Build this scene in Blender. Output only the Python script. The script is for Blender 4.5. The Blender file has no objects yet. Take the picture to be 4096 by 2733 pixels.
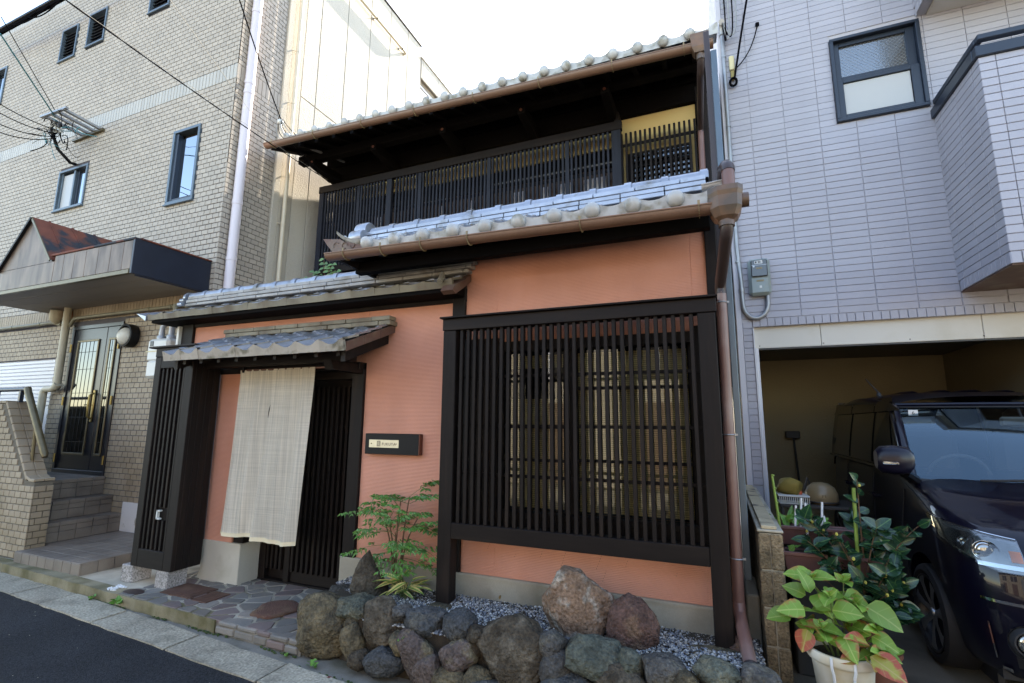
import bpy, math, random
from mathutils import Vector, Matrix, noise
from math import sin, cos, pi, radians, sqrt, atan2
R = random.Random(7)
sc = bpy.context.scene
C = sc.collection

# ------------------------------------------------------------------ camera, sky, sun, exposure
cd = bpy.data.cameras.new('camera')
cd.sensor_width = 36.0
cd.lens = 17.2536
cd.clip_start = 0.05
cd.clip_end = 3000
cam = bpy.data.objects.new('camera', cd)
C.objects.link(cam)
CAM = Vector((0, -3.6, 1.6))
cam.matrix_world = (Matrix.Translation(CAM) @ Matrix.Rotation(radians(22.48), 4, 'Z')
                    @ Matrix.Rotation(radians(99.30), 4, 'X') @ Matrix.Rotation(radians(0.443), 4, 'Z'))
sc.camera = cam
CAMI = cam.matrix_world.inverted()

SUN_AZ = radians(7.0)      # to the right of straight behind the house
SUN_EL = radians(40.0)
w = bpy.data.worlds.new('World')
sc.world = w
w.use_nodes = True
nt = w.node_tree
bg = nt.nodes['Background']
sky = nt.nodes.new('ShaderNodeTexSky')
sky.sky_type = 'NISHITA'
sky.sun_disc = False
sky.sun_elevation = SUN_EL
sky.sun_rotation = SUN_AZ
sky.air_density = 1.0
sky.dust_density = .6
sky.ozone_density = 1.0
nt.links.new(sky.outputs[0], bg.inputs[0])
bg.inputs[1].default_value = 0.13

sd = bpy.data.lights.new('sun', 'SUN')
sd.energy = 3.7
sd.angle = radians(0.5)
sd.color = (1.0, 0.96, 0.9)
sun = bpy.data.objects.new('sun', sd)
C.objects.link(sun)
sdir = Vector((sin(SUN_AZ) * cos(SUN_EL), cos(SUN_AZ) * cos(SUN_EL), sin(SUN_EL)))
sun.rotation_euler = sdir.to_track_quat('Z', 'Y').to_euler()
sun.location = sdir * 40

sc.view_settings.view_transform = 'Standard'
sc.view_settings.look = 'None'
sc.view_settings.gamma = 1
sc.view_settings.use_curve_mapping = False
sc.view_settings.exposure = 2.68
sc.view_settings.use_white_balance = True
sc.view_settings.white_balance_temperature = 7500
sc.view_settings.white_balance_tint = 11
sc.render.film_transparent = False
sc.cycles.max_bounces = 8
sc.cycles.diffuse_bounces = 4
sc.cycles.glossy_bounces = 4
sc.cycles.transmission_bounces = 6
sc.cycles.caustics_reflective = False
sc.cycles.caustics_refractive = False
sc.cycles.use_denoising = True

# ------------------------------------------------------------------ materials
def mat(name, col, rough=.6, var=.12, vs=6., bump=0., bs=40., metal=0., rnd=0., spec=.5,
        col2=None, c2s=3., c2t=.55, c2w=.1, stretch=None, coat=0., bd=.01, fine=0., fs=120.):
    m = bpy.data.materials.new(name)
    m.use_nodes = True
    n, l = m.node_tree.nodes, m.node_tree.links
    p = n['Principled BSDF']
    p.inputs['Roughness'].default_value = rough
    p.inputs['Metallic'].default_value = metal
    p.inputs['Specular IOR Level'].default_value = spec
    if coat:
        p.inputs['Coat Weight'].default_value = coat
        p.inputs['Coat Roughness'].default_value = .03
    g = n.new('ShaderNodeNewGeometry')
    vec = g.outputs['Position']
    if stretch:
        mp = n.new('ShaderNodeMapping')
        mp.inputs['Scale'].default_value = stretch
        l.new(vec, mp.inputs['Vector'])
        vec = mp.outputs[0]
    def nz(scale, detail=4, vv=None):
        t = n.new('ShaderNodeTexNoise')
        t.inputs['Scale'].default_value = scale
        t.inputs['Detail'].default_value = detail
        l.new(vv or vec, t.inputs['Vector'])
        return t.outputs['Fac']
    def math_(op, a, b):
        t = n.new('ShaderNodeMath')
        t.operation = op
        for i, x in enumerate((a, b)):
            if isinstance(x, (int, float)):
                t.inputs[i].default_value = x
            else:
                l.new(x, t.inputs[i])
        return t.outputs[0]
    base = n.new('ShaderNodeRGB')
    base.outputs[0].default_value = (*col, 1)
    cur = base.outputs[0]
    if col2:
        rp = n.new('ShaderNodeValToRGB')
        rp.color_ramp.elements[0].position = max(0, c2t - c2w)
        rp.color_ramp.elements[1].position = min(1, c2t + c2w)
        l.new(nz(c2s, 6), rp.inputs[0])
        mx = n.new('ShaderNodeMix')
        mx.data_type = 'RGBA'
        l.new(rp.outputs[0], mx.inputs[0])
        l.new(cur, mx.inputs[6])
        mx.inputs[7].default_value = (*col2, 1)
        cur = mx.outputs[2]
    f = math_('ADD', math_('MULTIPLY', nz(vs), 2 * var * 1.6), 1 - var * 1.6)
    if fine:
        f = math_('MULTIPLY', f, math_('ADD', math_('MULTIPLY', nz(fs, 2, g.outputs['Position']), 2 * fine * 1.6), 1 - fine * 1.6))
    if rnd:
        oi = n.new('ShaderNodeObjectInfo')
        r = math_('FRACT', math_('ADD', oi.outputs['Random'], g.outputs['Random Per Island']), 0)
        f = math_('MULTIPLY', f, math_('ADD', math_('MULTIPLY', r, rnd), 1 - rnd / 2))
    sc_ = n.new('ShaderNodeVectorMath')
    sc_.operation = 'SCALE'
    l.new(cur, sc_.inputs[0])
    l.new(f, sc_.inputs['Scale'])
    l.new(sc_.outputs[0], p.inputs['Base Color'])
    if bump:
        b = n.new('ShaderNodeBump')
        b.inputs['Strength'].default_value = bump
        b.inputs['Distance'].default_value = bd
        l.new(nz(bs, 3), b.inputs['Height'])
        l.new(b.outputs[0], p.inputs['Normal'])
    m['p'] = 1
    return m

def P(m):
    return m.node_tree.nodes['Principled BSDF']

def ribbed(name, col, period, axis_z=True, strength=.7, col2=None):
    """combed plaster: fine relief in horizontal ribs with rough grains"""
    m = mat(name, col, rough=.9, var=.06, vs=2.2, spec=.2, fine=.06, fs=220, col2=col2, c2s=1.3, c2t=.63, c2w=.12)
    n, l = m.node_tree.nodes, m.node_tree.links
    g = n.new('ShaderNodeNewGeometry')
    nzv = n.new('ShaderNodeTexNoise')
    nzv.inputs['Scale'].default_value = 45
    l.new(g.outputs['Position'], nzv.inputs['Vector'])
    wv = n.new('ShaderNodeTexWave')
    wv.wave_type = 'BANDS'
    wv.bands_direction = 'Z'
    wv.inputs['Scale'].default_value = (2 * pi / period) / 20.0
    wv.inputs['Distortion'].default_value = .25
    wv.inputs['Detail'].default_value = 2
    wv.inputs['Detail Scale'].default_value = 3
    l.new(g.outputs['Position'], wv.inputs['Vector'])
    ad = n.new('ShaderNodeMath')
    ad.operation = 'MULTIPLY_ADD'
    l.new(nzv.outputs['Fac'], ad.inputs[0])
    ad.inputs[1].default_value = .7
    l.new(wv.outputs['Fac'], ad.inputs[2])
    # rain streaks and patchy fading
    mp = n.new('ShaderNodeMapping')
    mp.inputs['Scale'].default_value = (1.6, 1.6, .7)
    l.new(g.outputs['Position'], mp.inputs['Vector'])
    stk = n.new('ShaderNodeTexNoise')
    stk.inputs['Scale'].default_value = 1.6
    stk.inputs['Detail'].default_value = 6
    l.new(mp.outputs[0], stk.inputs['Vector'])
    mr = n.new('ShaderNodeMapRange')
    mr.inputs[1].default_value = .3
    mr.inputs[2].default_value = .7
    mr.inputs[3].default_value = .92
    mr.inputs[4].default_value = 1.06
    l.new(stk.outputs['Fac'], mr.inputs[0])
    src = P(m).inputs['Base Color'].links[0].from_socket
    sv = n.new('ShaderNodeVectorMath')
    sv.operation = 'SCALE'
    l.new(src, sv.inputs[0])
    l.new(mr.outputs[0], sv.inputs['Scale'])
    l.new(sv.outputs[0], P(m).inputs['Base Color'])
    b = n.new('ShaderNodeBump')
    b.inputs['Strength'].default_value = strength
    b.inputs['Distance'].default_value = .004
    l.new(ad.outputs[0], b.inputs['Height'])
    l.new(b.outputs[0], P(m).inputs['Normal'])
    return m

def glassy(name, col, rough=.03, metal=1.0, wav=0.):
    m = mat(name, col, rough=rough, var=.03, metal=metal, vs=1.5)
    if wav:
        n, l = m.node_tree.nodes, m.node_tree.links
        g = n.new('ShaderNodeNewGeometry')
        t = n.new('ShaderNodeTexNoise')
        t.inputs['Scale'].default_value = 2.5
        l.new(g.outputs['Position'], t.inputs['Vector'])
        b = n.new('ShaderNodeBump')
        b.inputs['Strength'].default_value = wav
        b.inputs['Distance'].default_value = .02
        l.new(t.outputs['Fac'], b.inputs['Height'])
        l.new(b.outputs[0], P(m).inputs['Normal'])
    return m

def pane_glass(name, refl=.12, rough=.01, tint=(1, 1, 1)):
    """window glass: see-through sheet with a mirror share"""
    m = bpy.data.materials.new(name)
    m.use_nodes = True
    n, l = m.node_tree.nodes, m.node_tree.links
    n.remove(n['Principled BSDF'])
    tr = n.new('ShaderNodeBsdfTransparent')
    tr.inputs[0].default_value = (.86, .9, .88, 1)
    gl = n.new('ShaderNodeBsdfGlossy')
    gl.inputs['Roughness'].default_value = rough
    gl.inputs[0].default_value = (*tint, 1)
    mx = n.new('ShaderNodeMixShader')
    fr = n.new('ShaderNodeFresnel')
    fr.inputs[0].default_value = 1.5
    ad = n.new('ShaderNodeMath')
    ad.operation = 'ADD'
    ad.use_clamp = True
    l.new(fr.outputs[0], ad.inputs[0])
    ad.inputs[1].default_value = refl
    l.new(ad.outputs[0], mx.inputs[0])
    l.new(tr.outputs[0], mx.inputs[1])
    l.new(gl.outputs[0], mx.inputs[2])
    l.new(mx.outputs[0], n['Material Output'].inputs[0])
    return m

def leafmat(name, col, edge, amount, rough=.35, vein=(.35, .5, .18), ew=1.5):
    """leaf: local x across (-.5..5), local y along (0..1)"""
    m = bpy.data.materials.new(name)
    m.use_nodes = True
    n, l = m.node_tree.nodes, m.node_tree.links
    p = n['Principled BSDF']
    p.inputs['Roughness'].default_value = rough
    tc = n.new('ShaderNodeTexCoord')
    sx = n.new('ShaderNodeSeparateXYZ')
    l.new(tc.outputs['Object'], sx.inputs[0])
    ge = n.new('ShaderNodeNewGeometry')
    oi = n.new('ShaderNodeObjectInfo')
    nzn = n.new('ShaderNodeTexNoise')
    nzn.inputs['Scale'].default_value = 22
    nzn.inputs['Detail'].default_value = 5
    l.new(ge.outputs['Position'], nzn.inputs['Vector'])
    def M(op, a, b, c=None):
        t = n.new('ShaderNodeMath')
        t.operation = op
        for i, x in enumerate((a, b, c)):
            if x is None:
                continue
            if isinstance(x, (int, float)):
                t.inputs[i].default_value = x
            else:
                l.new(x, t.inputs[i])
        return t.outputs[0]
    ax = M('ABSOLUTE', sx.outputs[0], 0)
    # edge colouring grows outwards and to the tip, broken up by noise
    e = M('ADD', M('MULTIPLY', ax, ew), M('MULTIPLY', sx.outputs[1], .35))
    e = M('ADD', e, M('MULTIPLY', nzn.outputs['Fac'], .9))
    e = M('ADD', e, M('MULTIPLY', oi.outputs['Random'], .35))
    rp = n.new('ShaderNodeValToRGB')
    rp.color_ramp.elements[0].position = 1.0 - amount
    rp.color_ramp.elements[1].position = min(1, 1.12 - amount)
    l.new(M('MULTIPLY', e, .62), rp.inputs[0])
    mx = n.new('ShaderNodeMix')
    mx.data_type = 'RGBA'
    l.new(rp.outputs[0], mx.inputs[0])
    mx.inputs[6].default_value = (*col, 1)
    mx.inputs[7].default_value = (*edge, 1)
    vn = M('LESS_THAN', ax, .022)
    side = M('PINGPONG', M('SUBTRACT', M('MULTIPLY', sx.outputs[1], 7.), M('MULTIPLY', ax, 5.)), 1.)
    sv = M('MULTIPLY', M('LESS_THAN', side, .1), .35)
    mv = n.new('ShaderNodeMix')
    mv.data_type = 'RGBA'
    l.new(M('MAXIMUM', vn, sv), mv.inputs[0])
    l.new(mx.outputs[2], mv.inputs[6])
    mv.inputs[7].default_value = (*vein, 1)
    hs = n.new('ShaderNodeHueSaturation')
    l.new(mv.outputs[2], hs.inputs['Color'])
    l.new(M('ADD', M('MULTIPLY', oi.outputs['Random'], .5), .75), hs.inputs['Value'])
    l.new(hs.outputs[0], p.inputs['Base Color'])
    p.inputs['Subsurface Weight'].default_value = 0
    tl = n.new('ShaderNodeBsdfTranslucent')
    l.new(hs.outputs[0], tl.inputs[0])
    ms = n.new('ShaderNodeMixShader')
    ms.inputs[0].default_value = .22
    l.new(p.outputs[0], ms.inputs[1])
    l.new(tl.outputs[0], ms.inputs[2])
    l.new(ms.outputs[0], n['Material Output'].inputs[0])
    return m

MT = {}
def D(key, *a, **k):
    MT[key] = mat(key, *a, **k)
MT['stucco'] = ribbed('salmon_stucco', (.66, .315, .225), .0112, col2=(.62, .28, .19))
D('conc', (.33, .30, .235), .85, .16, 3.5, bump=.35, bs=70, bd=.004, col2=(.16, .135, .09), c2s=2.2, c2t=.62, c2w=.14, fine=.08)
D('conc_pale', (.47, .44, .37), .85, .1, 4, bump=.25, bs=60, bd=.004, col2=(.30, .27, .20), c2s=3, c2t=.64, c2w=.1, fine=.05)
D('wood', (.0092, .0062, .0055), .6, .35, 5, bump=.25, bs=30, bd=.002, stretch=(9, 9, .7), rnd=.35, spec=.2, col2=(.017, .011, .0085), c2s=1.6, c2t=.6)
D('wood_h', (.0092, .0062, .0055), .6, .35, 5, bump=.25, bs=30, bd=.002, stretch=(.7, 9, 9), rnd=.3, spec=.2, col2=(.016, .011, .0085), c2s=1.6, c2t=.6)
D('wood_blue', (.016, .018, .026), .6, .35, 5, bump=.2, bs=30, bd=.002, stretch=(9, 9, .7), rnd=.4, spec=.2)
D('soffit', (.0042, .0033, .0031), .8, .3, 4, stretch=(9, 1, 9), rnd=.2, spec=.08)  # timber under the eaves, its deep shade put into a blacker colour
D('wood_red', (.12, .035, .018), .5, .3, 6, stretch=(1, 9, 9))
D('tile', (.34, .365, .41), .32, .2, 9, bump=.12, bs=60, bd=.003, metal=.55, rnd=.22, col2=(.20, .19, .17), c2s=7, c2t=.66, c2w=.08)  # silver tile; blue of the reflected sky partly put into the base colour
D('tile_edge', (.37, .33, .275), .6, .2, 9, bump=.2, bs=80, bd=.003, rnd=.2, col2=(.12, .105, .07), c2s=9, c2t=.6, c2w=.08)
D('tile_old', (.215, .19, .135), .75, .2, 12, bump=.3, bs=80, bd=.003, rnd=.2, col2=(.13, .10, .065), c2s=6, c2t=.58, c2w=.1)
D('tile_disc', (.43, .435, .425), .45, .16, 9, rnd=.15, bump=.1, bs=60, bd=.002, metal=.1, col2=(.17, .155, .11), c2s=9, c2t=.6, c2w=.09)
D('tile_brown', (.115, .062, .045), .6, .2, 9, bump=.2, bs=80, bd=.003, rnd=.2, col2=(.17, .13, .095), c2s=5, c2t=.6)
D('copper', (.175, .098, .064), .42, .14, 3, spec=.55, stretch=(2.5, 1, .35), fine=.1, fs=90)
D('pipe_brown', (.165, .085, .07), .38, .1, 4, spec=.55, col2=(.27, .20, .18), c2s=1.4, c2t=.6)
D('pipe_dark', (.045, .03, .028), .4, .15, 8)
D('hopper', (.085, .062, .047), .42, .25, 7, col2=(.17, .09, .05), c2s=6, c2t=.55)
D('strap', (.24, .185, .10), .6, .25, 30)
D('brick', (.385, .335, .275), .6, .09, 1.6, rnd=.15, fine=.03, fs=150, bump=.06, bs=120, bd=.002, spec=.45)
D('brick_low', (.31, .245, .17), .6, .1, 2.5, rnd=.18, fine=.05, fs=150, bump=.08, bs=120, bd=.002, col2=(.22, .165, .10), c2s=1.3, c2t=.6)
D('brick_soldier', (.40, .375, .325), .45, .08, 2.0, rnd=.14, spec=.55)
D('mortar', (.085, .082, .095), .95, .12, 12)
D('mortar_pale', (.40, .36, .285), .95, .16, 10, bump=.4, bs=60, bd=.004, col2=(.17, .15, .10), c2s=3, c2t=.6)
D('alc', (.52, .48, .41), .9, .05, 1.5, bump=.9, bs=55, bd=.012, fine=.07, fs=90, spec=.2)
D('alc_joint', (.34, .31, .27), .95, .05)
D('roughcast', (.46, .42, .35), .9, .06, 2, bump=.9, bs=55, bd=.012, fine=.08, fs=90, spec=.2)
D('pipe_white', (.62, .565, .59), .4, .05, 2, spec=.5, col2=(.56, .46, .46), c2s=2, c2t=.7)
D('pipe_cream', (.60, .53, .40), .45, .07, 3)
D('pipe_beige', (.44, .40, .30), .5, .15, 5, col2=(.22, .13, .07), c2s=5, c2t=.68, c2w=.06)
D('pipe_green', (.20, .19, .14), .6, .2, 8)
D('galv', (.32, .33, .34), .42, .15, 15, metal=.5)
D('steel', (.42, .44, .46), .35, .1, 10, metal=.6)
D('alu_blue', (.10, .135, .165), .4, .1, 6, metal=.35)
D('alu_navy', (.014, .022, .038), .38, .12, 6, spec=.5)
D('alu_white', (.58, .58, .61), .4, .04, 3)
D('canopy_face', (.185, .135, .10), .42, .3, 3.5, metal=.15, stretch=(3, 1, .8), spec=.3, col2=(.085, .055, .04), c2s=2.2, c2t=.57, c2w=.12)
D('canopy_side', (.013, .016, .027), .4, .25, 6, spec=.5)
D('canopy_soffit', (.30, .27, .235), .6, .08, 2, stretch=(.5, 6, 1))
D('rust', (.17, .048, .026), .8, .3, 7, bump=.3, bs=60, bd=.004, col2=(.022, .026, .034), c2s=2.4, c2t=.55, c2w=.035)
D('black_metal', (.009, .009, .010), .5, .2, 8, spec=.2)
D('door_black', (.010, .011, .016), .3, .2, 5, spec=.5)
D('brass', (.30, .21, .075), .4, .15, 20, metal=.9)
D('champagne', (.60, .55, .42), .35, .08, 20, metal=.6)
D('noshi', (.33, .325, .31), .6, .2, 9, bump=.2, bs=80, bd=.003, rnd=.25, col2=(.20, .18, .14), c2s=6, c2t=.62, c2w=.08)
D('bronze', (.13, .105, .06), .4, .15, 20, metal=.6)
D('white_plastic', (.62, .63, .60), .42, .05, 4)
D('globe', (.58, .56, .49), .4, .04, 4)
D('grey_plastic', (.235, .28, .275), .42, .1, 5, col2=(.29, .29, .22), c2s=6, c2t=.65)
D('dark_plastic', (.028, .03, .033), .4, .15, 8)
D('meter_win', (.05, .05, .052), .08, .1, 8, spec=.6)
D('paper', (.62, .62, .60), .6, .04)
D('asphalt', (.024, .026, .030), .9, .3, 2.2, bump=1, bs=130, bd=.01, fine=.75, fs=75, spec=.2)
D('granite', (.34, .305, .235), .85, .22, 2.5, bump=.8, bs=60, bd=.008, fine=.5, fs=62, rnd=.25, col2=(.20, .18, .135), c2s=4, c2t=.6)
D('granite_foot', (.30, .28, .27), .55, .1, 8, fine=.9, fs=75, rnd=.1)
D('kerb', (.235, .205, .13), .9, .25, 5, bump=.5, bs=60, bd=.006, col2=(.115, .10, .045), c2s=3.3, c2t=.52, c2w=.1, fine=.12)
D('gutter_conc', (.205, .185, .155), .9, .2, 5, bump=.4, bs=70, bd=.005, fine=.15, col2=(.10, .09, .055), c2s=4, c2t=.6)
D('moss', (.045, .075, .014), .95, .3, 20, bump=.8, bs=150, bd=.01)
D('flag', (.165, .155, .140), .75, .2, 5, bump=.5, bs=35, bd=.006, rnd=.5, fine=.12, fs=120, col2=(.19, .165, .14), c2s=2.5, c2t=.55)
D('flag_red', (.165, .125, .115), .75, .2, 6, bump=.5, bs=35, bd=.006, rnd=.3, fine=.12, fs=120)
D('iron_rust', (.082, .036, .022), .75, .25, 10, bump=.4, bs=120, bd=.003, col2=(.12, .065, .04), c2s=7, c2t=.6)
D('lava', (.115, .052, .035), .95, .3, 9, bump=1, bs=90, bd=.012, fine=.3, fs=90, col2=(.16, .10, .06), c2s=6, c2t=.6)
D('soil', (.045, .034, .022), .95, .3, 20, bump=.8, bs=90, bd=.01)
D('siding', (.355, .35, .395), .5, .07, 1.6, stretch=(1.5, 1.5, .3), rnd=.09, bump=.35, bs=85, bd=.004, spec=.5)
D('siding_joint', (.40, .395, .43), .7, .05)
D('trim_lav', (.50, .49, .53), .5, .05, 2)
D('header', (.58, .55, .49), .5, .05, 1.5, col2=(.50, .46, .38), c2s=3, c2t=.65)
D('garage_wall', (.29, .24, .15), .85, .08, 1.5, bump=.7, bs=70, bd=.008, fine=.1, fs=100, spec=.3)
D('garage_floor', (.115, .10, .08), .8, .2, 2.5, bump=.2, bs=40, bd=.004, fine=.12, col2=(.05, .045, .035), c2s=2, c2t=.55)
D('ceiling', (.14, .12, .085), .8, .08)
D('block', (.21, .155, .092), .95, .35, 14, bump=1, bs=80, bd=.015, fine=.6, fs=75, col2=(.10, .075, .04), c2s=4, c2t=.56)
D('block_cap', (.44, .36, .235), .9, .12, 12, bump=.4, bs=120, bd=.004, fine=.15, fs=160, col2=(.10, .085, .07), c2s=5, c2t=.6, c2w=.06)
D('linen_hem', (.72, .63, .44), .9, .06, 12)
D('yellow_wall', (.62, .46, .20), .9, .05, 2, fine=.04)
D('curtain', (.66, .63, .64), .8, .08, 4)
D('shutter_brown', (.11, .065, .045), .7, .2, 6, stretch=(9, 9, .7))
D('bamboo_blind', (.50, .36, .17), .7, .22, 9, rnd=.3)
D('room_dark', (.018, .014, .011), .9, .2, 4)
D('stick_white', (.72, .74, .76), .4, .03)
D('bamboo_green', (.17, .27, .045), .45, .2, 12)
D('pot_white', (.62, .59, .50), .5, .08, 4, col2=(.52, .42, .24), c2s=3.5, c2t=.6)
D('planter', (.135, .062, .06), .5, .15, 6)
D('pot_brown', (.16, .06, .04), .6, .15, 6)
D('cable', (.007, .007, .009), 1., .1, spec=0.)
D('cable_grey', (.26, .27, .27), .5, .1)
D('cable_teal', (.03, .20, .24), .5, .1)
D('cable_white', (.30, .29, .25), .8, .1, spec=.1)
D('black_wood', (.008, .007, .0075), .5, .2, 8, spec=.3)
D('porcelain', (.60, .62, .60), .2, .05)
D('cream_box', (.60, .52, .30), .5, .08)
D('rubber', (.014, .014, .016), .7, .2, 20)
D('alloy', (.33, .34, .36), .28, .08, 8, metal=.85)
D('alloy_dark', (.03, .03, .033), .35, .1, 8, metal=.4)
D('chrome', (.72, .72, .72), .08, .02, metal=1)
D('paint', (.0028, .0025, .009), .3, .04, 1, coat=.6, spec=.12)
D('black_gloss', (.004, .004, .005), .25, .05, 3, coat=.25, spec=.3)
D('lamp_base', (.24, .245, .25), .25, .2, 30, metal=.8)
D('mirror_shell', (.004, .0035, .012), .3, .05, 3, spec=.35)
D('grille', (.012, .012, .013), .5, .1)
D('reflector', (.62, .63, .64), .12, .08, 30, metal=1)
D('amber', (.55, .17, .05), .25, .1)
D('interior', (.022, .021, .022), .8, .1)
D('dash', (.05, .052, .055), .7, .1)
D('mirror_back', (.20, .185, .155), .5, .05)
D('leather', (.03, .028, .027), .6, .2)
D('bark', (.115, .062, .032), .85, .25, 30, bump=.4, bs=120, bd=.003)
D('stem_green', (.085, .12, .03), .55, .2, 20)
D('bud', (.40, .36, .06), .5, .1)
D('yellow_cloth', (.22, .16, .03), .8, .2, 10)
D('helmet', (.24, .18, .10), .3, .08)
D('dry_leaf', (.45, .30, .12), .7, .2)
D('far_wall', (.33, .29, .23), .9, .06, 1.2)
D('roof_grey', (.13, .135, .145), .6, .2, 4)
D('orange', (.55, .10, .03), .5, .1)
D('red_leaf', (.13, .02, .02), .7, .2)
D('drape', (.012, .012, .014), .3, .4, 40, bump=1, bs=45, bd=.02, spec=.7)
for k, c, c2, t in (('rock_brown', (.125, .098, .062), (.070, .055, .038), .5), ('rock_green', (.115, .13, .095), (.17, .165, .12), .55),
                    ('rock_grey', (.095, .09, .082), (.15, .135, .105), .6), ('rock_ochre', (.16, .12, .055), (.09, .075, .05), .52),
                    ('rock_purple', (.115, .080, .068), (.17, .14, .09), .56), ('rock_slate', (.075, .08, .085), (.12, .115, .10), .58),
                    ('rock_tan', (.30, .165, .085), (.42, .38, .32), .57), ('rock_red', (.125, .058, .04), (.20, .125, .085), .6),
                    ('rock_dark', (.07, .065, .055), (.12, .105, .08), .6)):
    g_ = sum(c) / 3
    D(k, tuple(.85 * (q * .72 + g_ * .28) for q in c), .85, .5, 11, bump=1.0, bs=38, bd=.035, fine=.55, fs=60, col2=tuple(q * .8 for q in c2), c2s=9, c2t=t, c2w=.06, spec=.25, rnd=.3)
MT['glass_sky'] = glassy('sky_glass', (.36, .40, .44), .015, 1.0, wav=.06)
MT['glass_dim'] = glassy('dim_glass', (.12, .125, .13), .05, 1.0)
MT['glass_frost'] = mat('frosted_glass', (.40, .40, .39), .35, .05, 2, spec=.6)
MT['pane'] = pane_glass('pane_glass', .0)
MT['windscreen'] = pane_glass('windscreen_glass', .08, tint=(.62, .86, 1.))  # gloss tint puts extra blue into the reflected sky
MT['side_glass'] = mat('privacy_glass', (.012, .012, .012), .03, .02, spec=.8)
MT['lens'] = pane_glass('lamp_lens', .06)
# gravel: every pebble its own grey, blue, white or tan
def gravel_mat():
    m = bpy.data.materials.new('gravel_pebbles')
    m.use_nodes = True
    n, l = m.node_tree.nodes, m.node_tree.links
    g = n.new('ShaderNodeNewGeometry')
    r = n.new('ShaderNodeValToRGB')
    el = r.color_ramp.elements
    el[0].position, el[0].color = 0, (.07, .075, .085, 1)
    el[1].position, el[1].color = 1, (.66, .64, .60, 1)
    for ps, c in ((.22, (.12, .13, .15)), (.42, (.20, .22, .26)), (.58, (.25, .23, .20)), (.70, (.36, .31, .24)), (.84, (.44, .44, .43))):
        e = el.new(ps)
        e.color = (*c, 1)
    l.new(g.outputs['Random Per Island'], r.inputs[0])
    l.new(r.outputs[0], P(m).inputs['Base Color'])
    P(m).inputs['Roughness'].default_value = .65
    return m
MT['gravel'] = gravel_mat()

def linen_mat():
    m = mat('linen', (.68, .62, .52), .95, .06, 2.5, spec=.1)
    n, l = m.node_tree.nodes, m.node_tree.links
    p = P(m)
    g = n.new('ShaderNodeNewGeometry')
    def strands(scale):
        mp = n.new('ShaderNodeMapping')
        mp.inputs['Scale'].default_value = scale
        l.new(g.outputs['Position'], mp.inputs['Vector'])
        t = n.new('ShaderNodeTexNoise')
        t.inputs['Scale'].default_value = 1
        t.inputs['Detail'].default_value = 3
        l.new(mp.outputs[0], t.inputs['Vector'])
        return t.outputs['Fac']
    a, b = strands((75, 1, 1.2)), strands((2, 1, 190))
    mx = n.new('ShaderNodeMath')
    mx.operation = 'MULTIPLY_ADD'
    l.new(a, mx.inputs[0])
    mx.inputs[1].default_value = 1.7
    l.new(b, mx.inputs[2])
    rp = n.new('ShaderNodeMapRange')
    rp.inputs[1].default_value = .8
    rp.inputs[2].default_value = 1.9
    rp.inputs[3].default_value = .66
    rp.inputs[4].default_value = 1.2
    l.new(mx.outputs[0], rp.inputs[0])
    src = p.inputs['Base Color'].links[0].from_socket
    s = n.new('ShaderNodeVectorMath')
    s.operation = 'SCALE'
    l.new(src, s.inputs[0])
    l.new(rp.outputs[0], s.inputs['Scale'])
    l.new(s.outputs[0], p.inputs['Base Color'])
    tl = n.new('ShaderNodeBsdfTranslucent')
    l.new(s.outputs[0], tl.inputs[0])
    ms = n.new('ShaderNodeMixShader')
    ms.inputs[0].default_value = .25
    l.new(p.outputs[0], ms.inputs[1])
    l.new(tl.outputs[0], ms.inputs[2])
    l.new(ms.outputs[0], n['Material Output'].inputs[0])
    return m
MT['linen'] = linen_mat()
MT['hyd_leaf'] = leafmat('hydrangea_leaf', (.17, .31, .04), (.30, .12, .03), .24, .45, (.32, .42, .10))
MT['hyd_red'] = leafmat('hydrangea_red_leaf', (.36, .34, .06), (.42, .09, .05), .44, .5, (.45, .36, .12))
MT['cam_leaf'] = leafmat('camellia_leaf', (.012, .048, .024), (.03, .09, .02), .2, .24, (.07, .15, .05))
MT['nan_plain'] = mat('nandina_leaf_far', (.085, .22, .04), .45, .3, 30)
MT['nan_leaf'] = leafmat('nandina_leaf', (.085, .22, .04), (.2, .12, .04), .2, .4, (.09, .2, .05))
MT['sasa_leaf'] = leafmat('bamboo_grass_leaf', (.07, .2, .03), (.55, .43, .15), .42, .4, (.14, .26, .05), ew=9.)
MT['weed_leaf'] = leafmat('weed_leaf', (.10, .26, .03), (.2, .3, .05), .25, .5, (.2, .35, .1))
MT['fern_leaf'] = leafmat('sapling_leaf', (.10, .20, .07), (.2, .25, .08), .25, .5, (.15, .3, .1))

# ------------------------------------------------------------------ objects
WT = {}          # world position of every object's own origin (no parent is ever turned)

def link(o, parent=None, at=None):
    C.objects.link(o)
    at = Vector(at) if at is not None else Vector((0, 0, 0))
    WT[o.name] = at
    if parent is not None:
        o.parent = parent
        o.location = at - WT[parent.name]
    else:
        o.location = at
    return o

def thing(name, label, cat, at=(0, 0, 0), group=None):
    o = bpy.data.objects.new(name, None)
    o.empty_display_size = .1
    o['label'] = label
    o['category'] = cat
    if group:
        o['group'] = group
    return link(o, None, at)

def tag(o, label, cat, group=None):
    o['label'] = label
    o['category'] = cat
    if group:
        o['group'] = group
    return o

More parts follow.
